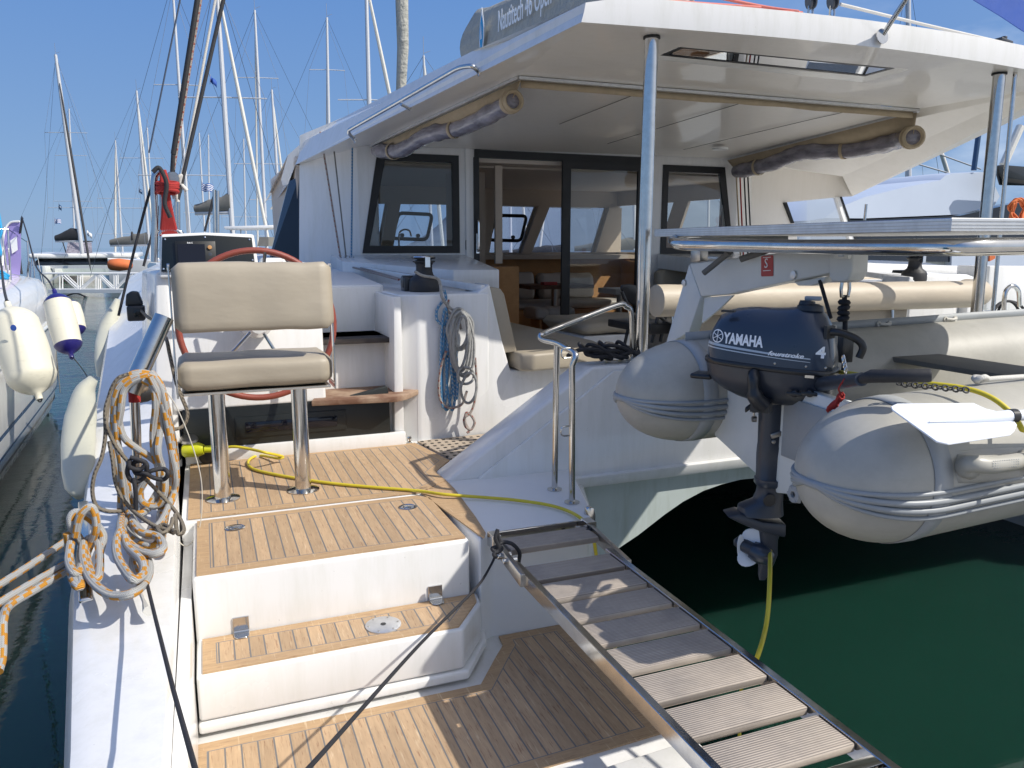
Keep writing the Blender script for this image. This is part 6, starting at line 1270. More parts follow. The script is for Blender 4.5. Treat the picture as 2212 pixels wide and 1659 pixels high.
b = B(); b.tube([nv((nx(y)+.02, y, 1.12+.02*(y-5))) for y in (11.5, 12.2, 12.7)], .01, 6); b.tube([nv((nx(11.62)+.022, 11.62, z)) for z in (.3, 1.0, 1.6)], .008, 6); b.build('hull_seam', 'grey', ny)
def Y(px0, py0, d): return pd(px0, py0, d*NS)
for i, (x0, y0, x1, y1, d) in enumerate(((28, 690, 3, 495, 9.5), (28, 690, 17, 495, 9.6), (66, 700, 59, 520, 11), (80, 700, 71, 545, 11.5), (50, 680, 32, 640, 10))):
    b = B(); b.tube([Y(x0, y0, d), Y(x1, y1, d)], .016, 8); b.build('stanchion', 'steel', ny)
b = B(); b.tube([Y(-10, 495, 9.5), Y(17, 495, 9.6), Y(59, 523, 11)], .008, 6); b.tube([Y(-10, 592, 9.5), Y(25, 592, 9.7), Y(72, 603, 11.3)], .007, 6); b.build('lifeline', 'steel', ny)
b = B(); b.tube(cr([Y(63, 565, 10.8), Y(60, 590, 10.8), Y(66, 620, 10.8), Y(72, 660, 10.8), Y(75, 700, 10.8)], 5), .02, 8); b.tube(cr([Y(58, 620, 10.5), Y(55, 660, 10.5), Y(60, 700, 10.5), Y(68, 560, 10.7)], 5), .012, 8); b.build('pushpit_rail', 'steel', ny)
b = B(); b.box(-6.6, -3.2, 11.6, 16.9, 1.62, 1.88); b.box(-6.4, -3.4, 12, 16.6, 2.25, 2.32); b.box(-3.9, -3.5, 12.2, 12.3, 1.8, 2.27); b.build('coachroof', 'gel', ny, bevel=.03)
def line(pts, r, mat, name, label, cat_='rope', n=6, group=None):
    b = B(); b.tube(cr(pts, n), r, 8); return tag(b.build(name, mat, None, smooth=70), label, cat_, group)
line([Y(48, 470, 10.2), Y(42, 520, 10.3), Y(44, 570, 10.3), Y(47, 592, 10.3)], .02, 'ropeblack', 'rope', 'thick black rope end hanging from the rail of the left yacht')
line([Y(47, 468, 10.2), Y(60, 510, 9.5), Y(78, 575, 8.6), Y(104, 605, 7.4), Y(116, 627, 6.9)], .011, 'ropeblack', 'fender_line', 'black line from the left yacht rail down to the blue ended fender')
line([Y(-12, 500, 8), Y(2, 570, 7), Y(8, 620, 5.6), Y(15, 652, 5.0)], .012, 'dkgrey', 'fender_line', 'dark line holding the large plain white fender')
line([Y(80, 550, 10.5), Y(100, 640, 9), Y(118, 630, 8)], .004, 'ropewhite', 'thin_rope', 'thin white line from the left yacht stanchion to the fender')
b = B(); b.tube(cr([Y(-15, 590, 8.5)]+[Y(4+13*math.cos(a), 594+8*math.sin(a*1.1), 8.5+.05*math.sin(a)) for a in [k*.7 for k in range(28)]], 4), .018, 8); b.tube(cr([Y(-3, 400+60, 8.5), Y(3, 500, 8.5), Y(-3, 520, 8.5), Y(2, 545, 8.5), Y(-4, 560, 8.5)], 5), .018, 8)
tag(b.build('rope_bundle', 'bluerope', None, smooth=70), 'bright blue rope tied to the rail at the left edge', 'rope')
def fender(a, c, r, label, blue=False, nm='fender'):
    t = thing(nm, tuple(c), label, 'fender'); ax = (a-c); Ln = ax.length; ax.normalize(); b = B(); prof = [(0, 0), (.02, .0), (.03, .03), (.06, .06)]
    n = 26; P = []
    for i in range(n+1):
        s_ = i/n; h = Ln*(.055+.89*s_); e = min(s_, 1-s_)*Ln*.89; k = .0 if e == 0 else 1
        rr = r*(math.sin(min(1, e/(r*.95))*math.pi/2)**.62) if e < r*.95 else r*(1-.03*math.sin(s_*9)); P.append((max(rr, .028), h))
    if not blue:
        b.lathe([(0, 0), (.026, .0)]+P+[(.026, Ln), (0, Ln)], c, ax, 32); b.build('body', 'fender', t, smooth=60)
    else:
        mid = [p for p in P if Ln*.16 < p[1] < Ln*.84]; b.lathe([(mid[0][0], mid[0][1])]+mid[1:], c, ax, 32, cap=False); b.build('body', 'fender', t, smooth=60)
        for lo in (1, 0):
            sel = [p for p in P if (p[1] <= mid[0][1]+1e-6 if lo else p[1] >= mid[-1][1]-1e-6)]; q_ = [(0, 0), (.026, 0)]+sel if lo else sel+[(.026, Ln), (0, Ln)]; b = B(); b.lathe([(x_*1.012 if x_ > .03 else x_, h) for x_, h in q_], c, ax, 32, cap=False); b.build('end_cap', 'fblue', t, smooth=60)
    for e, dr in ((a, ax), (c, -ax)):
        b = B(); o_ = ax.orthogonal().normalized() if False else NC; s2 = ax.cross(o_).normalized(); cc = e+dr*.005; b.tube([cc+(ax*math.cos(k)+s2*math.sin(k))*.016 for k in [2*math.pi*j/14 for j in range(14)]], .006, 6, closed=True); b.build('eyelet', 'fblue' if blue else 'black', t)
    return t
ff = fender(pd(15, 653, 6.75), pd(86, 863, 6.6), .195, 'large plain white fender hanging on the side of the left yacht')
b = B(); pc = pd(*q('5', 110, 1225), 6.43); b.lathe([(0, 0), (.026, 0), (.024, .003), (0, .004)], pc, tuple(-NC), 20); b.build('anchor_badge', 'blueflag', ff)
fender(pd(117, 627, 9.4), pd(155, 773, 9.2), .155, 'white fender with dark blue ends hanging beside the left yacht stern', True)
fender(pd(147, 645, 11.2), pd(168, 728, 11.0), .14, 'white and blue fender half hidden behind the blue ended one', True)
line([pd(158, 772, 10.4), pd(180, 800, 12), pd(193, 822, 12.5)], .006, 'ropetan', 'fender_line', 'thin tan line dropping from the blue ended fender to the water')
# own port fenders: flat grey covers against the outer hull
def flatf(pts, name, label):
    b = B(); P = cr([p for p, w, k in pts], 6); W = [w for p, w, k in pts]; m = len(P); secs = []
    for i, p in enumerate(P):
        t = i/(m-1)*(len(W)-1); j = min(int(t), len(W)-2); w = W[j]+(W[j+1]-W[j])*(t-j); d = (P[min(i+1, m-1)]-P[max(i-1, 0)]).normalized(); s_ = d.cross(V(0, 1, 0)).normalized()
        secs.append([p+s_*(w*math.cos(a))+V(0, .10*math.sin(a)*min(1, w/.05), 0) for a in [2*math.pi*k/20 for k in range(20)]])
    b.loft(secs); return tag(b.build(name, 'fcover', None, smooth=70), label, 'fender')
def fp(k, x, y, Yd): return py_(*q(k, x, y), Yd)
flatf([(fp('a4', 760, 190, 5.4), .03, 0), (fp('a4', 690, 300, 5.3), .06, 0), (fp('a4', 660, 480, 5.1), .085, 0), (fp('a4', 640, 700, 4.9), .09, 0), (fp('a4', 640, 900, 4.7), .085, 0), (fp('a4', 650, 1060, 4.6), .07, 0), (fp('a4', 650, 1160, 4.6), .02, 0)], 'fender', 'broad grey covered fender pressed against the outside of the port bulwark')
flatf([(fp('5', 960, 990, 7.2), .02, 0), (fp('5', 895, 1190, 7.0), .07, 0), (fp('5', 860, 1340, 6.7), .07, 0), (fp('5', 835, 1500, 6.5), .05, 0), (fp('5', 815, 1620, 6.4), .02, 0)], 'fender', 'narrow pale fender strip farther forward along the port bulwark')

# ================================================================== MARINA IN THE BACKGROUND
def ground_(px0, D):
    p = pd(px0, 600, D); return V(p.x, p.y, 0)
def mastset(t, base, topp, r, sp=(), stays=True, furl=None, side=1.0, mat='mastm', beam=1.8, Ls=6):
    """mast with spreaders and stays as parts of boat t"""
    b = B(); b.tube([base, base.lerp(topp, .6), topp], [r, r, r*.7], 10); m = b.build('mast', mat, t)
    b = B(); b.tube([topp, topp+V(0, 0, .9)], .015, 5); b.tube([topp+V(0, 0, .1), topp+V(.35, 0, .25)], .012, 5); b.build('antenna', 'wire', m)
    for f, w in sp:
        c = base.lerp(topp, f); b = B(); b.tube([c+RT*(-w), c, c+RT*w*.9+NC*.3], .028, 6); b.build('spreader', mat, m)
    if stays:
        ws = max([w for f, w in sp], default=1.0)
        for sgn in (-1, 1):
            b = B(); P = [topp+V(0, 0, -.3)]+[base.lerp(topp, f)+RT*(sgn*w*(1 if sgn < 0 else .9)) for f, w in sorted(sp, reverse=True)]+[base+RT*sgn*beam+V(0, 0, -.1)]; b.tube(P, .009, 4); b.build('shroud', 'wire', t)
        for sgn, L_ in ((1, Ls), (-1, Ls*1.05)):
            b = B(); b.tube([topp, V(base.x, base.y, base.z)+RT*(sgn*L_*side)+V(0, 0, -.2)], .010, 4); b.build('stay', 'dwire', t)
    if furl:
        e, fr, fm = furl; b = B(); s0 = base.lerp(topp, .97); P = [s0, s0.lerp(e, .1), s0.lerp(e, .5), e]; b.tube(P, [fr*.4, fr*.7, fr, fr*.8], 8); b.build('furled_sail', fm, t)
    return m
def hull(t, c, ax, Ln, bm, zd, mat='gelshine'):
    ax = Vector(ax).normalized(); s_ = V(-ax.y, ax.x, 0); secs = []
    for i in range(15):
        u = -1+2*i/14; w = bm*(1-max(0, u)**2.4)*(1-.18*max(0, -u)**2)*.5; z = zd*(1+.14*max(0, u)); o = c+ax*(u*Ln/2)
        secs.append([o+s_*w+V(0, 0, z), o+s_*w*1.0+V(0, 0, z*.6), o+s_*w*.82+V(0, 0, .1), o+V(0, 0, -.2)-ax*.2*max(0, u), o-s_*w*.82+V(0, 0, .1), o-s_*w+V(0, 0, z*.6), o-s_*w+V(0, 0, z), o-s_*w*.6+V(0, 0, z+.08), o+s_*w*.6+V(0, 0, z+.08)])
    b = B(); b.loft(secs); return b.build('hull', mat, t, smooth=50)
def deckhouse(t, c, ax, L_, w, z0, h):
    ax = Vector(ax).normalized(); s_ = V(-ax.y, ax.x, 0); b = B(); lo = []; hi = []
    for u, v in ((-1, -1), (1, -.7), (1, .7), (-1, 1)): lo.append(c+ax*u*L_/2+s_*v*w/2+V(0, 0, z0)); hi.append(c+ax*(u*.82)*L_/2+s_*v*w*.43+V(0, 0, z0+h))
    b.loft([lo, hi]); d = b.build('coachroof', 'gel', t, bevel=.06)
    b = B(); b.loft([[c+(p-c)*1.012+V(0, 0, (p-c).z*-.012+h*.28) for p in lo], [c+(p-c)*.985+V(0, 0, (p-c).z*.015-h*.25) for p in hi]], cap=False); b.build('cabin_window', 'winwrap', d)
def boomcover(t, base, L_, sgn, mat, h=.55, z=1.5, d=None):
    d = d or RT; b = B(); o = base+V(0, 0, z); secs = []
    for i in range(9):
        u = i/8; hh = h*(1-.55*u)*(.9+.2*noise.noise(Vector((i*.8, base.x, 0)))); c = o+d*(sgn*L_*u)+V(0, 0, -.05*u); secs.append([c+NC*(.16*math.cos(a))+V(0, 0, hh*.5+hh*.5*math.sin(a)) for a in [2*math.pi*k/12 for k in range(12)]])
    b.loft(secs); b.build('boom_cover', mat, t, smooth=70)
    b = B(); b.tube([o+V(0, 0, -.06), o+d*(sgn*L_)+V(0, 0, -.1)], .08, 8); b.build('boom', 'mastm', t)
def boat(label, mx_, my, tx, ty, D0, r=.09, sp=((.35, 1.5), (.66, 1.2)), furl=None, cover=None, group='yachts moored beyond', hl=12, hb=3.8, zd=1.25, ang=1.9, house=True, beam=1.8, off=(0, 0), stays=True, Ls=5.5):
    D = D0*1.36; r *= 1.02; sp = tuple((f_, w_*1.36) for f_, w_ in sp); beam *= 1.36; Ls *= 1.36
    p = pd(mx_, my, D); t = thing('moored_sailboat', (p.x, p.y, WZ), label, 'sailboat', group); base = V(p.x, p.y, WZ+zd+.3); T = py_(tx, ty, p.y); T = V(T.x, T.y, T.z)
    ax = V(math.cos(ang), math.sin(ang), 0); c = V(p.x, p.y, WZ)+ax*off[0]
    hull(t, c, ax, hl, hb, zd)
    if house: deckhouse(t, c-ax*hl*.05, ax, hl*.48, hb*.6, zd+.02, .55)
    f = None
    if furl: e = pd(furl[0], furl[1], D); f = (V(e.x, e.y, max(e.z, zd+WZ)), furl[2]*1.3, furl[3])
    mastset(t, base, T, r, sp, stays, f, beam=beam, Ls=Ls)
    if cover: boomcover(t, V(p.x, p.y, WZ), cover[0]*1.3, cover[1], cover[2], cover[3]*1.3, zd+cover[4]*1.3)
    return t
# big catamaran facing us beyond the footbridge
CD = 64
pc = pd(165, 590, CD); t = thing('moored_catamaran', (pc.x, pc.y, WZ), 'white catamaran facing the camera behind the white footbridge, black boom cover', 'catamaran')
for xx in (97, 272):
    o = pd(xx, 600, CD); secs = []
    for i, (dy, w, zt) in enumerate(((0, .16, .65), (.6, .5, .65), (3, .9, .62), (14, 1.0, .6))):
        secs.append([V(o.x-w*.8, o.y+dy, zt), V(o.x+w*.8, o.y+dy, zt), V(o.x+w, o.y+dy, zt-.6), V(o.x+w*.6, o.y+dy, -1.0), V(o.x-w*.6, o.y+dy, -1.0), V(o.x-w, o.y+dy, zt-.6)])
    b = B(); b.loft(secs); b.build('hull', 'oldgel', t, bevel=.05)
o = V(pc.x, pc.y, 0); a, c = pd(97, 600, CD), pd(272, 600, CD); b = B(); b.beam(V(a.x, a.y+.8, .55), V(c.x, c.y+.8, .55), .3, .22); b.build('crossbeam', 'gel', t)
b = B(); b.prism([V(a.x+.3, o.y+4, -.25), V(c.x-.3, o.y+4, -.25), V(c.x-.3, o.y+4, .62), V(a.x+.3, o.y+4, .62)], (0, 9, 0)); b.build('bridgedeck', 'shadedgel', t)
b = B(); z0, z1 = .62, 1.2; b.loft([[V(o.x-4.0, o.y+5, z0), V(o.x+4.0, o.y+5, z0), V(o.x+4.0, o.y+13, z0), V(o.x-4.0, o.y+13, z0)], [V(o.x-3.6, o.y+6, z1), V(o.x+3.6, o.y+6, z1), V(o.x+3.6, o.y+13, z1), V(o.x-3.6, o.y+13, z1)]]); b.build('cabin_window', 'winwrap', t)
b = B(); b.prism([V(o.x-4.2, o.y+5.2, z1), V(o.x+4.3, o.y+5.2, z1), V(o.x+4.3, o.y+13, z1+.1), V(o.x-4.2, o.y+13, z1+.1)], (0, 0, .42)); b.build('cabin_roof', 'gel', t, bevel=.16, seg=3)
b = B(); b.prism([V(o.x-2.1, o.y+8, 2.65), V(o.x+.2, o.y+8, 2.62), V(o.x+.2, o.y+10.5, 2.66), V(o.x-2.2, o.y+10.5, 2.66)], (0, 0, .1)); b.tube([V(o.x-1.7, o.y+8, 1.6), V(o.x-1.9, o.y+8, 2.65)], .05, 6); b.build('flybridge_top', 'dkgrey', t)
b = B(); b.prism([V(o.x-1.6, o.y+7, 1.6), V(o.x+.5, o.y+7, 1.6), V(o.x+.4, o.y+8, 2.6), V(o.x-1.5, o.y+8, 2.6)], (0, .02, 0)); b.build('spray_screen', 'clear', t)
mb = V(pd(165, 560, CD).x, o.y+4, 1.6); mt_ = py_(120, 118, mb.y); e = pd(196, 585, CD-1)
mastset(t, mb, mt_, .17, ((.24, 2.4), (.62, 1.8)), True, None, beam=3.6, Ls=3.4)
b = B(); s0 = mb.lerp(mt_, .88); b.tube([s0, s0.lerp(e, .12), s0.lerp(e, .5), s0.lerp(e, .93), e], [.02, .07, .10, .09, .02], 8); b.build('furled_sail', 'dkgrey', t)
boomcover(t, V(mb.x, mb.y, 0), 2.2, -1, 'dkgrey', 1.25, 2.75)
# other yachts, left to right
B_ = boat
B_('yacht with slim mast just right of the tall mast behind the footbridge', 163, 560, 149, 235, 60, .09, ((.4, 1.5), (.7, 1.2)), hl=9, group='yachts moored beyond')
B_('distant white yacht whose mast stands alone left of the helm', 266, 560, 249, 303, 66, .10, ((.22, 2.0), (.52, 1.8)), furl=(249, 560, .10, 'furl'), hl=12)
B_('white yacht with grey boom cover just left of the gate posts', 325, 562, 295, 196, 50, .12, ((.0+.33, 1.9), (.62, 1.4)), furl=(338, 560, .07, 'furl'), cover=(2.6, -1, 'grey', .9, 1.5), hl=12)
B_('yacht with thinner mast behind the one with the grey boom cover', 335, 560, 318, 276, 62, .09, ((.4, 1.5),), hl=10)
B_('tall masted yacht with two spreader pairs behind the red rope bundle', 411, 540, 372, -40, 32, .085, ((.35, 1.9), (.66, 1.0)), furl=(408, 545, .05, 'furl'), hl=12, Ls=4)
B_('nearest yacht behind the helm, tan boom cover and thick mast', 504, 530, 466, -60, 24, .105, ((.60, 1.35),), furl=(580, 520, .06, 'furl'), cover=(1.15, -1, 'grey', .62, 2.2), hl=11, zd=1.6, Ls=2.2, beam=1.3, ang=1.9, hb=3.2)
B_('distant yacht, short mast left of the thick mast', 445, 556, 430, 287, 64, .10, ((.38, 1.6),), hl=10)
B_('distant yacht, short mast close left of the thick mast', 453, 556, 450, 291, 68, .10, ((.38, 1.6),), hl=10)
B_('distant yacht with short mast right of the thick mast', 532, 556, 526, 300, 66, .10, ((.36, 2.0), (.2, 2.0)), hl=10)
B_('yacht with tall mast and wide spreader near the cabin windscreen', 577, 548, 550, 22, 38, .10, ((.42, 1.35), (.75, 1.0)), furl=(557, 548, .05, 'furl'), hl=12)
B_('yacht with leaning mast just left of the cabin windscreen', 610, 552, 587, 194, 48, .12, ((.38, 1.8),), furl=(625, 500, .07, 'furl'), hl=12)
B_('yacht behind the cabin roof, mast rising above the port roof edge', 714, 548, 706, 38, 40, .11, ((.47, 1.3), (.8, .9)), furl=(706, 540, .05, 'furl'), hl=11)
B_('yacht with tall white mast and white furled sail above the cabin roof', 805, 540, 790, -60, 26, .10, ((.6, 1.0),), furl=(868, 330, .07, 'furl'), hl=11, Ls=3, stays=False)
# yachts seen through the saloon windows and to starboard
B_('yacht seen through the small round cornered hatch of the saloon', 1104, 546, 1098, 150, 30, .08, ((.5, 1.2),), furl=(1140, 540, .07, 'furl'), hl=12, ang=.2)
B_('yacht seen through the wide middle saloon window', 1215, 547, 1210, 150, 34, .08, ((.5, 1.2),), furl=(1165, 545, .08, 'furl'), cover=(3, -1, 'dkgrey', .5, 1.0), hl=13, ang=.1)
B_('yacht seen through the saloon window left of the hardtop post', 1372, 546, 1368, 150, 32, .09, ((.5, 1.2),), cover=(2.6, -1, 'grey', .6, 1.2), hl=12, ang=-.1)
B_('yacht seen through the starboard cabin window', 1530, 546, 1535, 150, 34, .08, ((.5, 1.2),), cover=(2.4, 1, 'dkgrey', .6, 1.0), hl=12, ang=.15)
B_('yacht seen through the port cabin window', 935, 546, 915, 120, 30, .08, ((.5, 1.2),), furl=(958, 545, .09, 'furl'), hl=12, ang=.2)
B_('yacht mast standing in the gap under the starboard roof edge', 1971, 500, 1962, -60, 26, .13, ((.34, .55),), furl=None, hl=11, Ls=1.6, beam=.7)
B_('distant yacht with thin mast left of the gap under the starboard roof edge', 1885, 540, 1860, 300, 50, .07, ((.5, 1.2),), hl=10, furl=(1905, 440, .06, 'furl'))
# small motor boat roof behind the console
pc = pd(540, 545, 22); t = thing('motor_boat', (pc.x, pc.y, WZ), 'white motor boat with hardtop roof just right of the instrument pod', 'motor boat')
hull(t, V(pc.x+.2, pc.y, WZ), (1, .2, 0), 5.5, 2.2, 2.5); b = B(); b.prism([pd(482, 489, 22), pd(590, 486, 22), pd(592, 493, 22), pd(485, 496, 22)], NC*1.6); b.build('roof', 'gel', t, bevel=.03)
for x in (500, 520, 575): b = B(); b.tube([pd(x, 494, 22.2), pd(x, 540, 22.2)], .02, 6); b.build('roof_post', 'steel', t)
b = B(); b.prism([pd(560, 512, 22), pd(580, 512, 22), pd(580, 532, 22), pd(556, 532, 22)], NC*1.2); b.build('console', 'grey', t)
# white footbridge
o = pd(95, 610, 48); e = pd(300, 610, 47); t = thing('footbridge', (o.x, o.y, .2), 'low white lattice footbridge crossing the water on the left', 'footbridge')
def fb(px0, py0): return pd(px0, py0, 48-(px0-95)/205)
for k in (0, 1):
    d_ = V(0, 1.1*k, 0)
    b = B(); b.tube([fb(92, 591)+d_, fb(330, 591)+d_], .045, 8); b.build('top_rail', 'white', t); b = B(); b.beam(fb(105, 629)+d_, fb(330, 629)+d_, .12, .22); b.build('bottom_beam', 'white', t)
    for x in (129, 168, 173, 207, 212, 246, 251, 283): b = B(); b.tube([fb(x, 591)+d_, fb(x, 628)+d_], .035, 6); b.build('lattice_upright', 'white', t)
    for x0, x1 in ((129, 168), (135, 172), (207, 168), (212, 174), (212, 248), (208, 244), (283, 248), (279, 244)): b = B(); b.tube([fb(x0, 592)+d_, fb(x1, 627)+d_], .03, 6); b.build('lattice_brace', 'white', t)
    b = B(); b.tube([fb(129, 592)+d_, fb(98, 612)+d_], .03, 6); b.build('lattice_brace', 'white', t)
b = B(); b.prism([fb(105, 630), fb(330, 630), fb(330, 630)+V(0, 1.1, 0), fb(105, 630)+V(0, 1.1, 0)], (0, 0, .05)); b.build('walkway', 'white', t)
line([fb(140, 640), fb(165, 634), fb(195, 645), fb(225, 652), fb(265, 650), fb(300, 646)], .05, 'rubber', 'floating_hose', 'sagging black line hanging in front of the footbridge', 'rope')
# banner, flags, orange covered dinghy
t = thing('feather_banner', tuple(pd(10, 690, 14)), 'lilac feather banner on a white pole at the far left', 'banner')
b = B(); P = [pd(*p, 14) for p in ((8, 690), (7, 520), (14, 488), (30, 479), (42, 479), (44, 500), (45, 560), (40, 620), (36, 690))]; b.prism(P, NC*.01); bn = b.build('banner_cloth', 'purple', t)
b = B(); b.tube(cr([pd(*p, 13.98) for p in ((7, 700), (6, 540), (10, 500), (22, 481), (42, 478))], 6), .018, 8); b.build('pole', 'white', t)
b = B(); b.prism([pd(*p, 13.97) for p in ((22, 520), (36, 510), (38, 540), (26, 548))], NC*.004); b.prism([pd(*p, 13.97) for p in ((18, 600), (26, 600), (26, 606), (18, 606))], NC*.004); b.build('banner_print', 'whitetext', bn)
def flag(px0, py0, w, h, D, mats, label, cat_='flag', sag=0, name='flag'):
    t = thing(name, tuple(pd(px0, py0, D)), label, cat_)
    n = len(mats)
    for i, m in enumerate(mats):
        b = B(); rows = []
        for j in (0, 1):
            rows.append([pd(px0+w*k/6, py0+h*(i+j)/n+sag*k/6+h*.12*math.sin(k*1.1), D)+NC*(.06*math.sin(k*1.4)) for k in range(7)])
        b.grid(rows); b.build('flag_stripe' if n > 1 else 'flag_cloth', m, t, solid=.004)
    b = B(); b.tube([pd(px0-.3, py0-3, D), pd(px0-.3, py0+h+6, D)], .008, 5); b.build('halyard', 'wire', t)
gk = ['blueflag', 'whitetext']*4+['blueflag']
flag(436, 394, 24, 17, 32, gk, 'blue and white striped flag flying right of the red rope', sag=6)
flag(118, 472, 13, 10, 45, gk, 'small blue and white striped flag above the black boom cover', sag=2)
flag(454, 163, 13, 13, 24, ['blueflag'], 'dark blue flag high on the thick mast', sag=13)
flag(127, 440, 5, 10, 45, ['navyst'], 'dark pennant above the striped flag on the left', sag=6)
flag(300, 406, 7, 9, 50, ['navyst'], 'small dark blue flag on the mast left of the gate posts', sag=6)
flag(283, 500, 4, 18, 50, ['dkgrey'], 'dark furled flag low on the mast left of the gate posts', sag=3)
flag(188, 497, 10, 10, 46, ['whitetext'], 'white pennant right of the black boom cover', sag=10)
pc = pd(258, 572, 40); b = B(); secs = [[pc+RT*x_+NC*(.5*math.cos(a)*s_)+V(0, 0, .32*math.sin(a)*s_) for a in [2*math.pi*k/12 for k in range(12)]] for x_, s_ in ((-.55, .2), (-.4, .9), (.0, 1), (.5, .8), (.62, .3))]
b.loft(secs); tag(b.build('covered_dinghy', 'orange', None, smooth=60), 'small orange covered dinghy at the right end of the far catamaran', 'dinghy')
# low boat with red brown hull band behind it
pc = pd(285, 560, 55); t = thing('moored_sailboat', (pc.x, pc.y, 0), 'white yacht bow pointing left behind the orange covered dinghy', 'sailboat', 'yachts moored beyond'); hull(t, V(pc.x+5, pc.y, WZ), (-1, -.1, 0), 13, 3.8, 1.9); deckhouse(t, V(pc.x+5, pc.y, WZ), (-1, -.1, 0), 6, 2.4, 1.92, .5)
# own rigging rising out of frame at the port quarter
R6 = 5.9
b = B(); b.tube([py_(371, 398, R6), py_(375, 333, R6)], .016, 8); b.tube([py_(375, 333, R6), py_(428, -8, R6), py_(475, -330, R6)], .0195, 10); tag(b.build('backstay', 'rubber', None, smooth=60), 'thick black sleeved stay running up from the block beside the red rope', 'rigging', 'stays rising from the port quarter')
b = B(); b.tube([py_(384, 432, R6), py_(482, 2, R6), py_(540, -260, R6)], .013, 8); tag(b.build('backstay', 'dkgrey', None), 'dark stay slanting up to the right, crossing the thick mast', 'rigging', 'stays rising from the port quarter')
b = B(); b.tube([py_(374, 372, R6), py_(434, -5, R6), py_(480, -330, R6)], .0105, 8); tag(b.build('running_line', 'ropered', None), 'pale line close along the black sleeved stay', 'rope', 'stays rising from the port quarter')
b = B(); b.tube([py_(392, 380, R6+.3), py_(404, 330, R6+.3), py_(466, -5, R6+.3), py_(520, -300, R6+.3)], .009, 8); tag(b.build('running_line', 'ropewhite', None), 'off white line between the black stay and the thick mast', 'rope', 'stays rising from the port quarter')
b = B(); b.tube([py_(322, 330, R6), py_(390, -5, R6)], .006, 6); tag(b.build('thin_line', 'dwire', None), 'thin dark wire rising from the top of the gate post', 'rigging', 'stays rising from the port quarter')
b = B(); b.lathe([(0, -.02), (.04, -.02), (.045, -.008), (.03, 0), (.045, .008), (.04, .02), (0, .02)], py_(373, 385, R6), (0, 1, 0), 18); b.beam(py_(371, 388, R6), py_(378, 430, R6), .03, .02, (0, 1, 0)); b.build('stay_block', 'steelr', cat)
P = [py_(384, 436, R6), py_(380, 400, R6), py_(386, 384, R6), py_(394, 380, R6), py_(390, 395, R6), py_(400, 408, R6), py_(404, 412, R6)]; line(P, .014, 'ropewhite', 'lashing', 'off white rope knotted round the dark stay, right of the red rope')
# red rope bundle hanging on the gate
b = B()
for i in range(9):
    dx = (i-4)*2.2; P = [py_(352+dx*.3, 368, R6-.1), py_(356+dx*.6, 395, R6-.12), py_(358+dx*.5, 415, R6-.12), py_(361+dx*.8, 450, R6-.1), py_(364+dx*1.5, 490, R6-.06), py_(367+dx*2.0, 510, R6-.05)]; b.tube(cr(P, 5), .014, 8)
for i in range(4): c = py_(362, 396+i*6, R6-.12); b.tube([c+V(.062*math.cos(a), .05*math.sin(a), .01*math.sin(a+i)) for a in [2*math.pi*k/16 for k in range(16)]], .013, 8, closed=True)
tag(b.build('rope_hank', 'redrope', None, smooth=70), 'red rope hank gathered and hung over the port gate post', 'rope')
P = [py_(330, 372, R6-.2), py_(342, 362, R6-.2), py_(352, 375, R6-.2), py_(360, 400, R6-.2), py_(356, 440, R6-.2), py_(368, 470, R6-.2)]; line(P, .014, 'ropeblack', 'lashing', 'black cord tied over the top of the gate post')
P = [py_(328, 400, R6), py_(316, 440, R6), py_(290, 540, R6), py_(266, 640, R6), py_(256, 682, R6)]; line(P, .009, 'ropeblack', 'lifeline', 'black line slanting down to the left from the gate post to the bulwark', 'rope')
P = [py_(350, 430, 6.8), py_(330, 500, 6.8), py_(310, 575, 6.8)]; line(P, .010, 'ropeblack', 'lifeline', 'second black line behind the gate post, dropping behind the console', 'rope')
P = [py_(464, 410, 7.05), py_(455, 450, 7.05), py_(442, 500, 7.05)]; line(P, .009, 'ropeblack', 'lifeline', 'black line on the farther stanchions behind the instrument pod', 'rope')

# ================================================================== STARBOARD NEIGHBOUR
t = thing('motor_yacht', (9.5, 12.5, 0), 'large white shrink wrapped motor yacht seen to the right under the roof edge', 'motor yacht')
YS = 11.5
def rr(x, y, Yd=YS): return py_(*q('r', x, y), Yd)
P = [rr(-300, 860), rr(-200, 780), rr(0, 695), rr(250, 630), rr(560, 562), rr(600, 525), rr(640, 512), rr(880, 500), rr(925, 520), rr(1000, 690), rr(960, 758), rr(700, 830), rr(0, 862)]
mid = sum(P, V(0, 0, 0))/len(P); b = B(); secs = []
for k, s_ in ((0, .93), (.35, 1.0), (1.4, 1.0), (3.0, .98)): secs.append([V(mid.x+(p.x-mid.x)*(1+(s_-1)*.3), YS+k, mid.z+(p.z-mid.z)*s_) for p in P])
b.loft(secs); b.build('superstructure', 'wrap', t, smooth=25)
b = B(); b.prism([rr(*p, YS-.02) for p in ((-300, 862), (0, 858), (700, 828), (960, 770), (1080, 740), (1300, 720), (1300, 1175), (640, 1165), (0, 1150), (-300, 1140))], (0, .3, 0)); b.build('window_band', 'winwrap', t)
b = B(); b.prism([rr(*p, YS-.06) for p in ((640, 1060), (1400, 1040), (1400, 1240), (640, 1240))], (0, .3, 0)); lgp = b.build('side_panel', 'wrap', t)
p = rr(722, 1112, YS-.065); text('LAGOON', .30, 'dkgrey', lgp, p, (1, 0, 0), (0, 0, 1), .003, 1.25)
b = B(); b.prism([rr(*p, YS+.1) for p in ((-400, 1150), (1400, 1170), (1400, 1500), (-400, 1500))], (0, 3, 0)); b.build('hull', 'gelshine', t)
b = B(); b.prism([rr(*p, YS-.5) for p in ((975, 465), (1010, 458), (1300, 480), (1300, 612), (1015, 605))], (0, .1, 0)); b.build('flybridge_screen', 'gblack', t, bevel=.02)
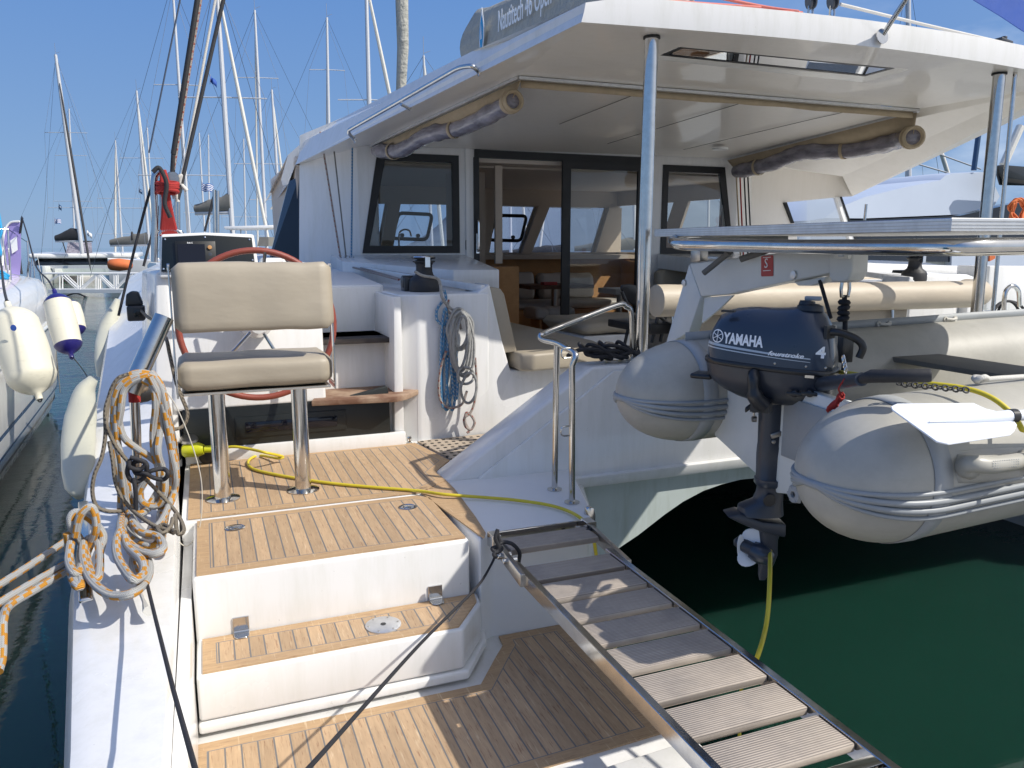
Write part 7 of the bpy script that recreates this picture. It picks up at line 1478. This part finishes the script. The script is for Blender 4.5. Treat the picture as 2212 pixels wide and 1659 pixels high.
b = B(); b.tube([rr(835, 235, YS), rr(800, 500, YS)], .05, 10); b.build('roof_pole', 'navyst', t)
b = B(); b.tube([rr(1140, 180, YS), rr(1015, 460, YS)], .08, 10); b.build('furled_sail', 'furl', t)
line([rr(400, 455, 16), rr(620, 520, 16)], .02, 'wire', 'stay', 'thin grey stay crossing the sky low in the gap under the roof edge', 'rigging'); line([rr(540, 378, 16), rr(850, 490, 16)], .02, 'wire', 'stay', 'thin grey stay crossing the sky higher in the gap, nearer the right post', 'rigging')
line([rr(565, 375, 20), rr(590, 450, 20), rr(615, 530, 20)], .07, 'furl', 'furled_sail', 'white furled sail sloping in the gap under the starboard roof edge', 'furled sail')
b = B(); b.tube([rr(20, 745, 9), rr(8, 862, 9)], .02, 8); tag(b.build('lifeline_stanchion', 'steel', None), 'single thin steel stanchion standing above the panel, right of the corner window', 'stanchion')
# starboard quarter clutter: orange rope, black cable coils, hoop rail, chair back
b = B(); P = []
for i in range(60):
    a = i*.62; P.append(py_(2200+18*math.cos(a)*(1-.2*(i % 3))+5*math.sin(i), 452+24*math.sin(a)+i*.1, 5.6+.03*math.sin(i*1.3)))
b.tube(cr(P, 4), .012, 7)
tag(b.build('rope_hank', 'orange', None, smooth=70), 'bright orange rope hank hanging at the right edge behind the panel', 'rope')
for cx, cy, r1, nn, lb in ((2086, 674, 24, 40, 'black cable coil hanging below the right end of the cream backrest'), (2178, 682, 30, 34, 'loose black rope tangle at the right edge beside the hoop rail')):
    b = B(); P = [py_(cx+r1*math.cos(a)*(1-.25*math.sin(a*.37)), cy+r1*1.05*math.sin(a), 5.2+.05*math.sin(a*.7)) for a in [i*.55 for i in range(nn)]]; b.tube(cr(P, 4), .013, 7); tag(b.build('cable_coil', 'ropeblack', None, smooth=70), lb, 'cable')
b = B(); b.tube(cr([py_(2168, 700, 4.6), py_(2170, 640, 4.6), py_(2178, 622, 4.6), py_(2190, 618, 4.6), py_(2200, 630, 4.65), py_(2202, 660, 4.7)], 5), .018, 10); b.build('hoop_rail', 'steel', cat, smooth=60)
b = B(); b.prism([py_(*q('a2', x, y), 5.3) for x, y in ((930, 1440), (960, 1300), (1140, 1290), (1140, 1440))], (0, .3, 0)); b.build('coaming_trim', 'gel', cat, bevel=.01); b = B(); b.prism([py_(*q('a2', x, y), 6.2) for x, y in ((520, 960), (1120, 1010), (1125, 1060), (520, 1020))], (0, .5, 0)); b.build('coaming_trim', 'gel', cat, bevel=.01); b = B(); b.prism([py_(*q('a2', x, y), 7.0) for x, y in ((530, 895), (660, 905), (1500, 930), (1500, 1000), (530, 965))], (0, .5, 0)); b.build('coaming_trim', 'gel', cat, bevel=.01)
b = B(); b.prism([py_(*q('a2', x, y), 5.9) for x, y in ((1590, 925), (1900, 925), (1900, 1300), (1560, 1290))], (0, .4, 0)); b.build('stair_side', 'gel', cat, bevel=.02)
b = B(); b.tube([py_(*q('a2', x, y), 6.0) for x, y in ((270, 1060), (600, 1035), (960, 1040), (1040, 1048))], .04, 12); b.build('backrest_bolster', 'vinyl2', cat, smooth=60)
b = B(); b.prism([py_(*q('r', x, y), 4.4) for x, y in ((918, 1075), (965, 1075), (955, 1140), (915, 1160))], (0, .02, 0)); tag(b.build('ensign', 'orange', None), 'small orange cloth showing just right of the starboard hardtop post', 'flag')
b = B(); b.prism([py_(*q('4', x, y), 4.6) for x, y in ((1730, -2), (1860, -30), (2300, -30), (2300, 340), (2130, 250), (1950, 130))], (0, .01, 0)); fg = b.build('blue_awning', 'blueflag', None); tag(fg, 'blue cloth stretched across the top right corner', 'awning')
